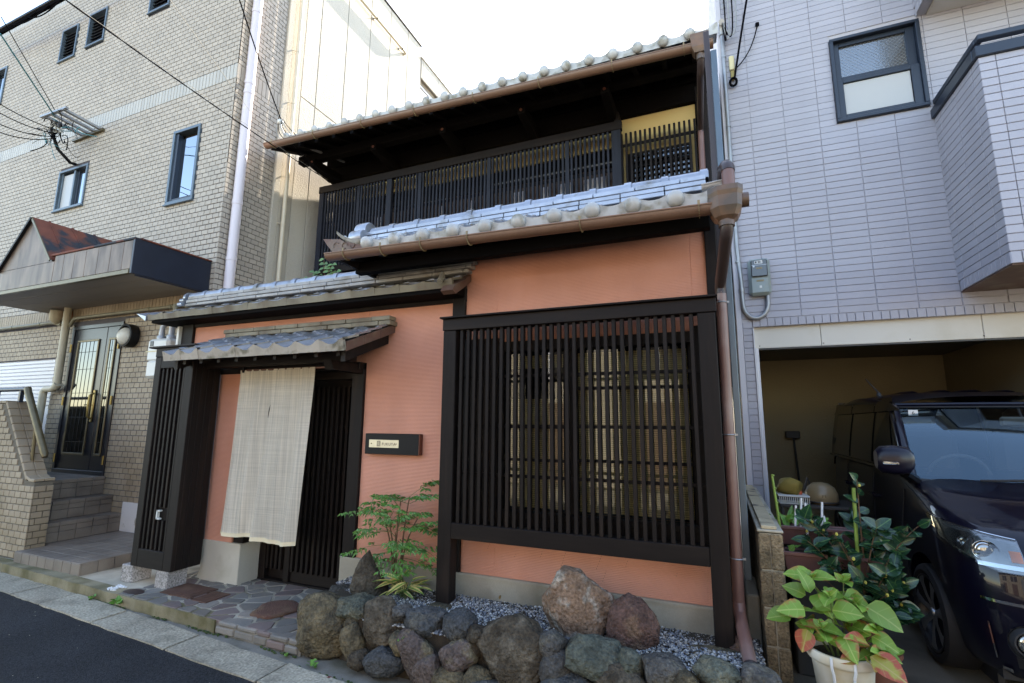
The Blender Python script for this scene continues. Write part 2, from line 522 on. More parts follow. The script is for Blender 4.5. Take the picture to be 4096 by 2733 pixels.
class MB:
    def __init__(s):
        s.v, s.f = [], []
    def add(s, v, f):
        k = len(s.v)
        s.v += [tuple(x) for x in v]
        s.f += [tuple(i + k for i in q) for q in f]
        return s
    def box(s, x0, x1, y0, y1, z0, z1, b=0.):
        if b <= 0:
            return s.add([(x0, y0, z0), (x1, y0, z0), (x1, y1, z0), (x0, y1, z0), (x0, y0, z1), (x1, y0, z1), (x1, y1, z1), (x0, y1, z1)],
                         [(0, 3, 2, 1), (4, 5, 6, 7), (0, 1, 5, 4), (1, 2, 6, 5), (2, 3, 7, 6), (3, 0, 4, 7)])
        b = min(b, (x1 - x0) * .45, (y1 - y0) * .45, (z1 - z0) * .45)
        X, Y, Z = (x0, x1), (y0, y1), (z0, z1)
        v, idx = [], {}
        for i in (0, 1):
            for j in (0, 1):
                for k in (0, 1):
                    sx, sy, sz = (b, -b)[i], (b, -b)[j], (b, -b)[k]
                    for a, p in enumerate(((X[i], Y[j] + sy, Z[k] + sz), (X[i] + sx, Y[j], Z[k] + sz), (X[i] + sx, Y[j] + sy, Z[k]))):
                        idx[i, j, k, a] = len(v)
                        v.append(p)
        I = lambda i, j, k, a: idx[i, j, k, a]
        f = []
        for i in (0, 1):
            q = [I(i, 0, 0, 0), I(i, 1, 0, 0), I(i, 1, 1, 0), I(i, 0, 1, 0)]
            f.append(q if i else q[::-1])
            q = [I(0, i, 0, 1), I(1, i, 0, 1), I(1, i, 1, 1), I(0, i, 1, 1)]
            f.append(q[::-1] if i else q)
            q = [I(0, 0, i, 2), I(1, 0, i, 2), I(1, 1, i, 2), I(0, 1, i, 2)]
            f.append(q if i else q[::-1])
        for i in (0, 1):
            for j in (0, 1):
                q = [I(i, j, 0, 0), I(i, j, 1, 0), I(i, j, 1, 1), I(i, j, 0, 1)]
                f.append(q if (i ^ j) else q[::-1])
                q = [I(i, 0, j, 0), I(i, 0, j, 2), I(i, 1, j, 2), I(i, 1, j, 0)]
                f.append(q if (i ^ j) else q[::-1])
                q = [I(0, i, j, 1), I(0, i, j, 2), I(1, i, j, 2), I(1, i, j, 1)]
                f.append(q[::-1] if (i ^ j) else q)
                for k in (0, 1):
                    q = [I(i, j, k, 0), I(i, j, k, 1), I(i, j, k, 2)]
                    f.append(q if (i ^ j ^ k) else q[::-1])
        return s.add(v, f)
    def bar(s, p, q, a, b, up=(0, 0, 1)):
        """square bar from p to q, a wide (sideways), b high"""
        p, q = Vector(p), Vector(q)
        d = (q - p).normalized()
        sd_ = d.cross(Vector(up))
        if sd_.length < 1e-4:
            sd_ = Vector((1, 0, 0))
        sd_.normalize()
        u = sd_.cross(d)
        v = [c + sd_ * (a / 2 * i) + u * (b / 2 * j) for c in (p, q) for i, j in ((-1, -1), (1, -1), (1, 1), (-1, 1))]
        return s.add(v, [(0, 1, 2, 3), (7, 6, 5, 4), (0, 4, 5, 1), (1, 5, 6, 2), (2, 6, 7, 3), (3, 7, 4, 0)])
    def tube(s, path, r, n=8, cap=True):
        path = [Vector(p) for p in path]
        rr = r if isinstance(r, (list, tuple)) else [r] * len(path)
        ref = None
        rings = []
        for i, p in enumerate(path):
            d = (path[min(i + 1, len(path) - 1)] - path[max(i - 1, 0)]).normalized()
            if ref is None:
                ref = d.orthogonal().normalized()
            ref = (ref - d * ref.dot(d))
            ref = ref.normalized() if ref.length > 1e-5 else d.orthogonal().normalized()
            b = d.cross(ref)
            rings.append([p + (ref * cos(2 * pi * k / n) + b * sin(2 * pi * k / n)) * rr[i] for k in range(n)])
        v = [x for r_ in rings for x in r_]
        f = [(i * n + k, i * n + (k + 1) % n, (i + 1) * n + (k + 1) % n, (i + 1) * n + k) for i in range(len(path) - 1) for k in range(n)]
        if cap:
            f += [tuple(range(n))[::-1], tuple(range((len(path) - 1) * n, len(path) * n))]
        return s.add(v, f)
    def lathe(s, prof, c, n=24, axis='Z'):
        """prof: (radius, height) pairs round an axis through c"""
        c = Vector(c)
        v = []
        for r, h in prof:
            for k in range(n):
                a = 2 * pi * k / n
                p = (r * cos(a), r * sin(a), h)
                p = p if axis == 'Z' else ((p[0], h, p[1]) if axis == 'Y' else (h, p[0], p[1]))
                v.append(c + Vector(p))
        f = []
        for i in range(len(prof) - 1):
            for k in range(n):
                q = (i * n + k, i * n + (k + 1) % n, (i + 1) * n + (k + 1) % n, (i + 1) * n + k)
                f.append(q if axis != 'Y' else q[::-1])
        return s.add(v, f)
    def prism(s, poly, a0, a1, axis='Z'):
        """polygon extruded along an axis; poly is (x,y) for Z, (x,z) for Y, (y,z) for X"""
        n = len(poly)
        def p3(p, a):
            return (p[0], p[1], a) if axis == 'Z' else ((p[0], a, p[1]) if axis == 'Y' else (a, p[0], p[1]))
        v = [p3(p, a0) for p in poly] + [p3(p, a1) for p in poly]
        f = [tuple(range(n))[::-1], tuple(range(n, 2 * n))] + [(i, (i + 1) % n, n + (i + 1) % n, n + i) for i in range(n)]
        return s.add(v, f)
    def ball(s, c, r, n=10, sq=(1, 1, 1)):
        c = Vector(c)
        m = n // 2
        v = [c + Vector((sq[0] * r * sin(pi * i / m) * cos(2 * pi * k / n), sq[1] * r * sin(pi * i / m) * sin(2 * pi * k / n), sq[2] * r * cos(pi * i / m)))
             for i in range(m + 1) for k in range(n)]
        return s.add(v, [(i * n + k, (i + 1) * n + k, (i + 1) * n + (k + 1) % n, i * n + (k + 1) % n) for i in range(m) for k in range(n)])
    def mesh(s, name, m, smooth=False):
        me = bpy.data.meshes.new(name)
        me.from_pydata(s.v, [], s.f)
        me.materials.append(MT[m] if isinstance(m, str) else m)
        if smooth:
            me.polygons.foreach_set('use_smooth', [True] * len(me.polygons))
            me.set_sharp_from_angle(angle=radians(42))
        return me
    def build(s, name, m, parent=None, smooth=False, kind=None):
        o = bpy.data.objects.new(name, s.mesh(name, m, smooth))
        if kind:
            o['kind'] = kind
        return link(o, parent)

def put(name, me, parent, at, rot=None, scale=None):
    """one more copy of a shared mesh"""
    o = bpy.data.objects.new(name, me)
    link(o, parent, at)
    if rot is not None:
        if isinstance(rot, Matrix):
            o.rotation_mode = 'QUATERNION'
            o.rotation_quaternion = rot.to_quaternion()
        else:
            o.rotation_euler = rot
    if scale is not None:
        o.scale = scale
    return o

def box(name, m, parent, x0, x1, y0, y1, z0, z1, b=.004, kind=None):
    return MB().box(x0, x1, y0, y1, z0, z1, b).build(name, m, parent, kind=kind)

def frame_pos(p):
    q = CAMI @ Vector(p)
    if q.z > -.05:
        return None
    return (cd.lens / 36 * q.x / -q.z, cd.lens / 36 * q.y / -q.z, -q.z)

def in_view(p, pad=.02):
    q = frame_pos(p)
    return q is not None and abs(q[0]) < .5 + pad and abs(q[1]) < .3336 + pad

_cache = {}
def pieces(name, mass_name, parent, m, boxes, limit=300, b=.003, hidden=None):
    """boxes one by one; the nearest in view as objects of their own, the others as one mass"""
    key = []
    for q in boxes:
        c = Vector(((q[0] + q[1]) / 2, (q[2] + q[3]) / 2, (q[4] + q[5]) / 2))
        vis = in_view(c) and not (hidden and hidden(c))
        key.append((0 if vis else 1, (c - CAM).length, c, q))
    key.sort(key=lambda t: (t[0], t[1]))
    rest = MB()
    for i, (nv, d, c, q) in enumerate(key):
        if nv or i >= limit:
            rest.box(*q)
            continue
        dim = (round(q[1] - q[0], 4), round(q[3] - q[2], 4), round(q[5] - q[4], 4))
        k = (name, m, dim)
        if k not in _cache:
            _cache[k] = MB().box(-dim[0] / 2, dim[0] / 2, -dim[1] / 2, dim[1] / 2, -dim[2] / 2, dim[2] / 2, b).mesh(name, m)
        put(name, _cache[k], parent, c)
    if rest.v:
        rest.build(mass_name, m, parent, kind='stuff')

def text(name, body, m, parent, at, size, rot=(pi / 2, 0, 0), extrude=.0008, align='LEFT', space=1.0):
    cu = bpy.data.curves.new(name, 'FONT')
    cu.body = body
    cu.size = size
    cu.extrude = extrude
    cu.align_x = align
    cu.space_character = space
    cu.materials.append(MT[m])
    tmp = bpy.data.objects.new(name, cu)
    C.objects.link(tmp)
    me = bpy.data.meshes.new_from_object(tmp.evaluated_get(bpy.context.evaluated_depsgraph_get()))
    bpy.data.objects.remove(tmp)
    o = bpy.data.objects.new(name, me)
    link(o, parent, at)
    o.rotation_euler = rot
    return o

def arc(c, r, a0, a1, n, plane='XZ'):
    out = []
    for i in range(n + 1):
        a = a0 + (a1 - a0) * i / n
        d = (r * cos(a), r * sin(a))
        out.append((c[0] + d[0], c[1], c[2] + d[1]) if plane == 'XZ' else ((c[0], c[1] + d[0], c[2] + d[1]) if plane == 'YZ' else (c[0] + d[0], c[1] + d[1], c[2])))
    return out

def bez(p0, p1, p2, n=10):
    p0, p1, p2 = Vector(p0), Vector(p1), Vector(p2)
    return [p0 * (1 - t) ** 2 + p1 * 2 * t * (1 - t) + p2 * t * t for t in [i / n for i in range(n + 1)]]

def rock_mesh(name, seed, rx, ry, rz, m, cuts=7, flat=0., point=0., n=3):
    """a boulder: rough ball cut by random planes, dented by noise"""
    rr = random.Random(seed)
    import bmesh
    bm = bmesh.new()
    bmesh.ops.create_icosphere(bm, subdivisions=n, radius=1)
    planes = []
    for _ in range(cuts * 2):
        d = Vector((rr.gauss(0, 1), rr.gauss(0, 1), rr.gauss(0, .9))).normalized()
        planes.append((d, rr.uniform(.68, .9)))
    off = Vector((rr.uniform(0, 50), rr.uniform(0, 50), rr.uniform(0, 50)))
    for v in bm.verts:
        p = v.co.copy()
        for d, h in planes:
            e = p.dot(d) - h
            if e > 0:
                p -= d * e * .97
        q = v.co
        p *= 1 + .10 * noise.noise(q * 1.3 + off) + .08 * noise.noise(q * 3.1 + off) + .05 * noise.noise(q * 6.5 + off) + .03 * noise.noise(q * 14 + off)
        if point:
            p.x *= 1 - point * max(0, p.z)
            p.y *= 1 - point * max(0, p.z)
        if flat and p.z > flat:
            p.z = flat + (p.z - flat) * .15
        v.co = (p.x * rx, p.y * ry, p.z * rz)
    me = bpy.data.meshes.new(name)
    bm.to_mesh(me)
    bm.free()
    me.materials.append(MT[m])
    me.polygons.foreach_set('use_smooth', [True] * len(me.polygons))
    return me

def leaf_mesh(name, m, width=.5, fold=.12, curl=.15, tip=1.0, n=5):
    """unit leaf along +y, folded on its midrib"""
    v, f = [], []
    for i in range(n + 1):
        t = i / n
        wd = width / 2 * (sin(pi * min(1, t ** .75 * 1.0)) ** .8 if 0 < t < 1 else 0.001)
        z = -curl * t * t
        v += [(-wd, t, z + fold * wd * 2), (0, t, z), (wd, t, z + fold * wd * 2)]
    for i in range(n):
        a = i * 3
        f += [(a, a + 1, a + 4, a + 3), (a + 1, a + 2, a + 5, a + 4)]
    me = bpy.data.meshes.new(name)
    me.from_pydata(v, [], f)
    me.materials.append(MT[m])
    me.polygons.foreach_set('use_smooth', [True] * len(f))
    return me

def aimn(d, nrm):
    y = Vector(d).normalized()
    z = Vector(nrm) - y * Vector(nrm).dot(y)
    z = z.normalized() if z.length > 1e-3 else y.orthogonal().normalized()
    return Matrix((y.cross(z), y, z)).transposed()

def holed(name, m, parent, x0, x1, y0, y1, z0, z1, holes):
    """a wall slab with rectangular openings"""
    xs = sorted({x0, x1, *[q for h in holes for q in h[:2] if x0 < q < x1]})
    zs = sorted({z0, z1, *[q for h in holes for q in h[2:] if z0 < q < z1]})
    b = MB()
    for c, d in zip(zs, zs[1:]):
        run = None
        for a, e in zip(xs, xs[1:]):
            open_ = any(h[0] <= a and e <= h[1] and h[2] <= c and d <= h[3] for h in holes)
            if not open_ and run is None:
                run = a
            if open_ and run is not None:
                b.box(run, a, y0, y1, c, d)
                run = None
        if run is not None:
            b.box(run, x1, y0, y1, c, d)
    return b.build(name, m, parent)

def aim(d, roll=0.):
    """rotation taking +y to d with +z as far up as possible"""
    d = Vector(d).normalized()
    x = d.cross(Vector((0, 0, 1)))
    x = x.normalized() if x.length > 1e-4 else Vector((1, 0, 0))
    z = x.cross(d)
    m = Matrix((x, d, z)).transposed()
    return m @ Matrix.Rotation(roll, 3, 'Y')
# ================================================================== THE SETTING
def structure(o):
    o['kind'] = 'structure'
    return o

structure(box('ground', 'gutter_conc', None, -150, 150, -150, 150, -.3, -.05, 0))
def kerb_y(x):
    return -.655 - .042 * (x + 5.2)
def slab_in(x):
    return -.594 - .0805 * (x + 6.11)
def slab_out(x):
    return -.894 - .068 * (x + 6.07)

road = structure(MB().prism([(-60, -6.2), (60, -6.2), (60, slab_out(60) + .02), (-60, slab_out(-60) + .02)], -.046, -.004).build('road', 'asphalt'))
structure(MB().prism([(-60, slab_out(-60) + .02), (60, slab_out(60) + .02), (60, .1), (-60, .3)], -.046, -.010).build('gutter', 'gutter_conc'))
gut = bpy.data.objects['gutter']
# granite slabs along the edge of the road
jx = [-9.0, -8.0, -7.02, -6.09, -5.55, -4.68, -3.68, -2.72, -1.72, -.75, .25]
for i in range(len(jx) - 1):
    a, b = jx[i] + .012, jx[i + 1] - .012
    z = R.uniform(.002, .014)
    poly = []
    for k in range(9):
        x = a + (b - a) * k / 8
        poly.append((x, slab_out(x) + R.uniform(-.006, .006)))
    for k in range(7):
        x = b + (a - b) * k / 6
        poly.append((x, slab_in(x) - .004 + R.uniform(-.008, .006)))
    MB().prism(poly, -.009, z).build('slab', 'granite', gut)
# loose grit on the asphalt
g = MB()
for _ in range(70):
    x, y = R.uniform(-7.5, -2.2), R.uniform(-2.4, -.95)
    if y < slab_out(x) - .01:
        s = R.choice((.0015, .002, .0025, .003, .007 if R.random() < .1 else .002))
        g.box(x - s, x + s, y - s * .8, y + s * .8, -.0045, -.004 + s)
g.build('grit', 'granite', road, kind='stuff')

# raised strip with the crazy paving, kerb in front of it
kerb = structure(bpy.data.objects.new('kerb', None))
kerb.empty_display_size = .1
link(kerb, None, (-5.2, -.65, 0))
for a, b in ((-9.2, -7.3), (-7.29, -6.35), (-6.34, -4.93), (-4.92, -3.63)):
    poly = []
    N = 14
    for k in range(N + 1):
        x = a + (b - a) * k / N
        poly.append((x, kerb_y(x) + R.uniform(-.008, .008)))
    poly += [(b, kerb_y(b) + .12), (a, kerb_y(a) + .12)]
    MB().prism(poly, -.02, .086).build('kerb_length', 'kerb', kerb)
structure(MB().prism([(-9.2, kerb_y(-9.2) + .1), (-4.9, kerb_y(-4.9) + .1), (-4.9, .56), (-9.2, .56)], -.03, .078).build('pavement', 'mortar_pale'))
pav = structure(MB().prism([(-4.9, kerb_y(-4.9) + .1), (-3.63, kerb_y(-3.63) + .02), (-2.74, kerb_y(-2.74) + .03), (-2.62, .16), (-4.9, .16)], -.03, .0855).build('paving', 'mortar_pale'))

def clip(poly, px, py, nx, ny):
    out = []
    for i in range(len(poly)):
        a, b = poly[i], poly[(i + 1) % len(poly)]
        da = (a[0] - px) * nx + (a[1] - py) * ny
        db = (b[0] - px) * nx + (b[1] - py) * ny
        if da <= 0:
            out.append(a)
        if da * db < 0:
            t = da / (da - db)
            out.append((a[0] + (b[0] - a[0]) * t, a[1] + (b[1] - a[1]) * t))
    return out

seeds = []
yy = -.66
row = 0
while yy < .2:
    xx = -5.02 + (row % 2) * .1
    while xx < -2.55:
        seeds.append((xx + R.uniform(-.06, .06), yy + R.uniform(-.045, .045)))
        xx += R.choice((.15, .19, .24))
    yy += .125
    row += 1
for i, s in enumerate(seeds):
    x0, x1 = -4.93, -2.70
    poly = [(x0, kerb_y(x0) + .01), (-3.63, kerb_y(-3.63) + .01), (x1, kerb_y(x1) + .02), (x1, .155), (x0, .155)]
    for j, t in enumerate(seeds):
        if i == j or abs(t[0] - s[0]) > .7 or abs(t[1] - s[1]) > .6:
            continue
        dx, dy = t[0] - s[0], t[1] - s[1]
        L = sqrt(dx * dx + dy * dy)
        poly = clip(poly, (s[0] + t[0]) / 2 - dx / L * .011, (s[1] + t[1]) / 2 - dy / L * .011, dx / L, dy / L)
        if len(poly) < 3:
            break
    if len(poly) < 3:
        continue
    area = abs(sum(poly[k][0] * poly[(k + 1) % len(poly)][1] - poly[(k + 1) % len(poly)][0] * poly[k][1] for k in range(len(poly)))) / 2
    if area < .0025:
        continue
    q = []
    for k in range(len(poly)):
        a, b = poly[k], poly[(k + 1) % len(poly)]
        q += [(a[0] * .88 + b[0] * .12, a[1] * .88 + b[1] * .12), (a[0] * .12 + b[0] * .88, a[1] * .12 + b[1] * .88)]
    cx = sum(p[0] for p in q) / len(q)
    cy = sum(p[1] for p in q) / len(q)
    zt = R.uniform(.088, .094)
    n = len(q)
    lo = [(p[0], p[1], .07) for p in q] + [(p[0], p[1], zt - .004) for p in q] + [(cx + (p[0] - cx) * .95, cy + (p[1] - cy) * .95, zt) for p in q]
    f = [(k, (k + 1) % n, n + (k + 1) % n, n + k) for k in range(n)] + [(n + k, n + (k + 1) % n, 2 * n + (k + 1) % n, 2 * n + k) for k in range(n)] + [tuple(range(2 * n, 3 * n))]
    MB().add(lo, f).build('paving_stone', 'flag_red' if R.random() < .2 else 'flag', pav)
# stones that face the paving where the kerb stops
x = -3.62
while x < -2.78:
    wd = R.uniform(.13, .21)
    e = min(x + wd, -2.76)
    yf = kerb_y(x) - .004
    for z0, z1, dx in ((.0, .052, 0), (.057, .092, .03)):
        o = box('facing_stone', 'flag_red' if R.random() < .3 else 'flag', pav, x + dx + .003, e + dx - .003, yf + R.uniform(-.006, .006), yf + .09, z0, z1 + R.uniform(-.003, .003), .009)
    x = e + .008
MB().prism([(-3.63, kerb_y(-3.63) + .012), (-2.74, kerb_y(-2.74) + .012), (-2.74, kerb_y(-2.74) + .1), (-3.63, kerb_y(-3.63) + .1)], -.03, .075).build('bedding_mortar', 'gutter_conc', pav)

# covers let into the paving
t = thing('drain_cover', 'large square rusty drain cover set in the crazy paving', 'drain cover', (-4.43, -.37, .09))
def quad_plate(poly, z0, z1):
    return MB().prism(poly, z0, z1)
q = [(-4.63, -.50), (-4.225, -.505), (-4.23, -.24), (-4.645, -.235)]
quad_plate(q, .08, .0965).build('rim', 'iron_rust', t)
c = (-4.43, -.37)
quad_plate([(c[0] + (p[0] - c[0]) * .88, c[1] + (p[1] - c[1]) * .88) for p in q], .0965, .0995).build('plate', 'iron_rust', t)
quad_plate([(c[0] + (p[0] - c[0]) * .66, c[1] + (p[1] - c[1]) * .66) for p in q], .0995, .1015).build('raised_centre', 'iron_rust', t)
t = thing('meter_cover', 'small rusty chequered meter cover beside the larger square one', 'meter cover', (-4.1, -.41, .09))
box('plate', 'iron_rust', t, -4.205, -4.015, -.52, -.285, .08, .097, .003)
st = MB()
for i in range(6):
    for j in range(8):
        cx, cy = -4.19 + .03 * i + .006, -.505 + .028 * j
        st.bar((cx - .008, cy - .006, .0975), (cx + .008, cy + .006, .0975), .005, .003)
st.build('chequers', 'iron_rust', t, kind='stuff')
o = MB().lathe([(0, .0945), (.10, .0945), (.112, .092), (.115, .07)], (-4.86, -.575, 0), 28).build('manhole_lid', 'pipe_dark')
for v in o.data.vertices:
    v.co.y = -.575 + (v.co.y + .575) * .55
tag(o, 'small dark oval lid in the paving by the kerb', 'lid')
t = thing('pebble_tray', 'heap of white pebbles on the paving near the kerb', 'pebbles', (-5.1, -.57, .08))
g = MB()
for _ in range(46):
    g.ball((R.uniform(-5.16, -5.05), R.uniform(-.63, -.52), .09 + R.uniform(-.003, .006)), R.uniform(.008, .014), 6, (1, R.uniform(.7, 1), .7))
g.build('pebble', 'stick_white', t, kind='stuff')
me = rock_mesh('stepping_stone', 41, .20, .20, .05, 'lava', 3, flat=.5)
o = put('stepping_stone', me, None, (-3.37, -.40, .088))
tag(o, 'round reddish brown stepping stone in the paving at the entrance', 'stepping stone')

# ================================================================== GRAVEL BED AND ROCKS
bed = structure(MB().prism([(-2.86, -.25), (-2.6, -.62), (-2.3, -.70), (.17, -.70), (.17, .02), (-3.0, .02)], -.03, .287).build('planting_bed', 'soil'))
g = MB()
for _ in range(15500):
    x, y = R.uniform(-2.95, .17), R.uniform(-.72, .0)
    if x < -2.3 and y < -.55 + (-2.3 - x) * .55:
        continue
    if R.random() < max(0, (y + .16) * 3.4):
        continue
    h = .292 + .014 * noise.noise(Vector((x * 3, y * 3, 0))) + (.02 * max(0, x + 1) if y < -.3 else 0)
    s = R.uniform(.005, .0105) * (1.4 if R.random() < .08 else 1)
    a = R.uniform(0, pi)
    ca, sa = cos(a) * s, sin(a) * s
    sx, sy, sz = R.uniform(.7, 1.3), R.uniform(.6, 1), R.uniform(.5, .9)
    g.add([(x + ca * sx, y + sa * sx, h + R.uniform(-.003, .003)), (x - sa * sy, y + ca * sy, h), (x - ca * sx, y - sa * sx, h + R.uniform(-.003, .003)),
           (x + sa * sy, y - ca * sy, h), (x + R.uniform(-.003, .003), y, h + s * sz), (x, y, h - s * sz)],
          [(0, 1, 4), (1, 2, 4), (2, 3, 4), (3, 0, 4), (1, 0, 5), (2, 1, 5), (3, 2, 5), (0, 3, 5)])
o = g.build('gravel', 'gravel', None, kind='stuff')
tag(o, 'grey and white gravel of the planting bed', 'gravel')

edge = thing('rock_edging', 'dry stone edging of rounded dark boulders holding up the gravel bed', 'rock wall', (-1.3, -.8, 0))
rocks = [(-2.64, -.72, .165, .225, .20, 'rock_ochre'), (-2.411, -.68, .315, .19, .074, 'rock_green'), (-2.135, -.72, .259, .165, .145, 'rock_brown'),
         (-1.828, -.72, .333, .165, .09, 'rock_slate'), (-1.554, -.72, .335, .122, .1, 'rock_slate'), (-2.322, -.76, .145, .083, .125, 'rock_ochre'),
         (-1.929, -.78, .203, .088, .072, 'rock_ochre'), (-2.048, -.82, .09, .15, .085, 'rock_slate'), (-1.80, -.80, .165, .12, .15, 'rock_purple'),
         (-1.70, -.83, .105, .10, .085, 'rock_purple'), (-1.506, -.80, .224, .118, .092, 'rock_purple'), (-1.201, -.77, .253, .222, .20, 'rock_brown'),
         (-1.53, -.84, .09, .125, .075, 'rock_ochre'), (-1.36, -.83, .10, .11, .09, 'rock_ochre'), (-2.359, -.69, .237, .085, .08, 'rock_ochre'),
         (-1.853, -.74, .234, .07, .06, 'rock_brown'), (-1.455, -.74, .25, .07, .07, 'rock_brown'), (-.938, -.72, .337, .085, .078, 'rock_grey'),
         (-.716, -.76, .315, .183, .115, 'rock_green'), (-.494, -.76, .335, .075, .072, 'rock_green'), (-.334, -.78, .335, .118, .082, 'rock_grey'),
         (-.080, -.77, .362, .125, .06, 'rock_green'), (-.905, -.76, .22, .1, .1, 'rock_grey'), (-.544, -.82, .23, .14, .1, 'rock_brown'),
         (-.217, -.80, .30, .09, .07, 'rock_ochre'), (.13, -.74, .35, .10, .07, 'rock_grey'), (-.26, -.84, .2, .2, .1, 'rock_brown'),
         (-.8, -.84, .12, .2, .12, 'rock_slate'), (-1.2, -.88, .06, .24, .09, 'rock_grey'), (.1, -.84, .22, .17, .11, 'rock_slate'),
         (-2.23, -.80, .06, .08, .06, 'rock_brown'), (-1.42, -.74, .33, .06, .05, 'rock_brown'), (-1.98, -.72, .36, .06, .05, 'rock_grey')]
for i, (x, y, z, rx, rz, m) in enumerate(rocks):
    ry = min(.2, max(.09, rx * .8))
    me = rock_mesh('rock', 100 + i, rx * 1.12, ry, rz * 1.14, m, 8 if rx > .1 else 6, n=4 if rx > .15 else 3)
    tilt = {8: .75, 9: .7, 1: .12, 3: .15}.get(i, R.uniform(-.15, .15))
    put('rock', me, edge, (x, y + ry * .55, z), (R.uniform(-.1, .1), -tilt, R.uniform(-.2, .2)))
MB().prism([(-2.5, -.60), (.2, -.62), (.2, -.5), (-2.5, -.5)], -.03, .3).build('backfill', 'soil', edge)

def stone(name, label, at, rx, ry, rz, m, seed, point=0., flat=0., cuts=8, rz_=0.):
    me = rock_mesh(name, seed, rx, ry, rz, m, cuts, flat=flat, point=point, n=4)
    o = put(name, me, None, at, (0, 0, rz_))
    tag(o, label, 'rock')
    return o
stone('standing_rock', 'tall orange and tan pointed rock standing on the gravel', (-.91, -.30, .42), .245, .17, .30, 'rock_tan', 14, point=.2, flat=.78)
stone('standing_rock', 'dark red rounded rock standing beside the tan one', (-.535, -.37, .385), .158, .13, .235, 'rock_red', 22, point=.26)
stone('standing_rock', 'grey pointed rock under the nandina shrub near the door', (-2.535, -.31, .37), .155, .13, .23, 'rock_brown', 33, point=.4)
stone('flat_rock', 'low dark rock between the door and the gravel', (-2.84, -.25, .22), .15, .10, .10, 'rock_dark', 55)
stone('flat_rock', 'flat pale stone under the right lattice post', (-.07, -.30, .285), .21, .10, .045, 'rock_ochre', 61, flat=.5)
stone('flat_rock', 'flat stone under the left lattice post', (-1.92, -.27, .275), .13, .085, .04, 'rock_ochre', 63, flat=.5)
stone('flat_rock', 'small dark rock behind the brown downpipe', (.06, -.20, .32), .08, .08, .06, 'rock_red', 66)
# ================================================================== THE WOODEN HOUSE
house = thing('wooden_house', 'two storey salmon and dark timber town house with lattice screens and grey tiled roofs', 'house', (-2.6, .6, 0))
H = house
# plastered walls
def wallp(name, x0, x1, z0, z1, y=0., th=.12, m='stucco', b=.003):
    return box(name, m, H, x0, x1, y, y + th, z0, z1, b)
# right bay, with the window opening
wallp('plaster_wall', -1.91, -1.62, .445, 2.96)
wallp('plaster_wall', -.115, -.013, .445, 2.96)
wallp('plaster_wall', -1.62, -.115, 2.22, 2.96)
wallp('plaster_wall', -1.62, -.115, .445, .93)
wallp('plaster_wall', -2.92, -2.03, .445, 2.60)
wallp('plaster_wall', -5.28, -2.92, 2.12, 2.60)
wallp('plaster_wall', -4.685, -4.31, .45, 2.12, -.09, .1)
# small cracks and runs of dirt on the plaster under the screen
cr = MB()
for x, z, n_ in ((-1.05, .70, 9), (-.80, .69, 7), (-1.24, .66, 3), (-1.66, .69, 4), (-.77, .58, 5), (-.62, .66, 3), (-1.45, .62, 2), (-.3, .62, 2)):
    for k in range(n_):
        px_, pz = x - .006 * k + R.uniform(-.003, .003), z - .017 * k
        h = R.uniform(.003, .008)
        cr.box(px_, px_ + R.uniform(.002, .0035), -.0015, .001, pz, pz + h)
cr.build('plaster_crack', 'rust', H, kind='stuff')
# concrete footing
box('footing', 'conc', H, -3.07, -.0, -.03, .14, .05, .448, .006)
box('footing_ledge', 'conc', H, -1.905, -.005, -.036, -.028, .428, .440, 0)
box('plinth', 'conc_pale', H, -4.69, -4.18, -.10, .13, .07, .452, .006)
MB().prism([(-4.80, .07), (-4.69, .07), (-4.69, .26), (-4.70, .17), (-4.73, .11)], -.09, .1, 'Y').build('plinth_foot', 'conc_pale', H)
# posts and beams of the frame
for x0, x1, y0, y1, z0, z1 in ((-2.03, -1.91, -.025, .12, .445, 2.96), (-.013, .065, -.03, .1, .28, 3.02), (-5.46, -5.28, -.03, .12, .3, 2.64),
                               (-4.31, -4.18, -.075, .06, .452, 2.12), (-3.05, -2.92, -.03, .14, .447, 2.12)):
    box('post', 'wood', H, x0, x1, y0, y1, z0, z1, .005)
box('beam', 'wood_h', H, -5.46, -1.905, -.02, .12, 2.60, 2.72, .005)
box('beam', 'wood_h', H, -1.91, -.013, -.03, .12, 2.962, 3.10, .005)
box('beam', 'wood_h', H, -4.72, -2.86, -.30, -.20, 2.10, 2.19, .005)
box('lintel', 'wood_h', H, -4.31, -2.92, .02, .14, 1.98, 2.12, .004)
box('beam', 'wood_h', H, -4.70, -2.92, -.095, .02, 2.055, 2.12, .004)
# side wall boards left of the entrance (between the cupboard and the plaster panel)
for i in range(4):
    box('board', 'wood', H, -4.70 + .004, -4.687, -.40 + i * .078, -.40 + i * .078 + .074, .26, 2.10, .003)
# sliding lattice door in its recess
door = box('door', 'wood', H, -4.18, -3.05, .185, .20, .10, 2.0, 0)
box('threshold', 'wood_h', door, -4.2, -3.05, .12, .22, .07, .105, .004)
for x in (-4.17, -3.86, -3.12):
    box('stile', 'wood', door, x, x + .065, .125, .18, .105, 1.98, .004)
for z0, z1 in ((.105, .235), (.66, .69), (1.10, 1.13), (1.52, 1.55), (1.90, 1.98)):
    box('rail', 'wood_h', door, -3.795, -3.12, .15, .183, z0, z1, .002)
sl = MB().box(-.014, .014, -.018, .018, -.86, .86, .003).mesh('slat', 'wood')
for i in range(11):
    put('slat', sl, door, (-3.765 + i * .0615, .14, 1.06))
for i in range(4):
    put('slat', sl, door, (-4.075 + i * .055, .14, 1.06))

# ---------------------------------------------------------------- pantile roofs
def wave(u, amp):
    u = u % 1.0
    return amp * (.5 + .5 * cos(2 * pi * u)) ** 1.3

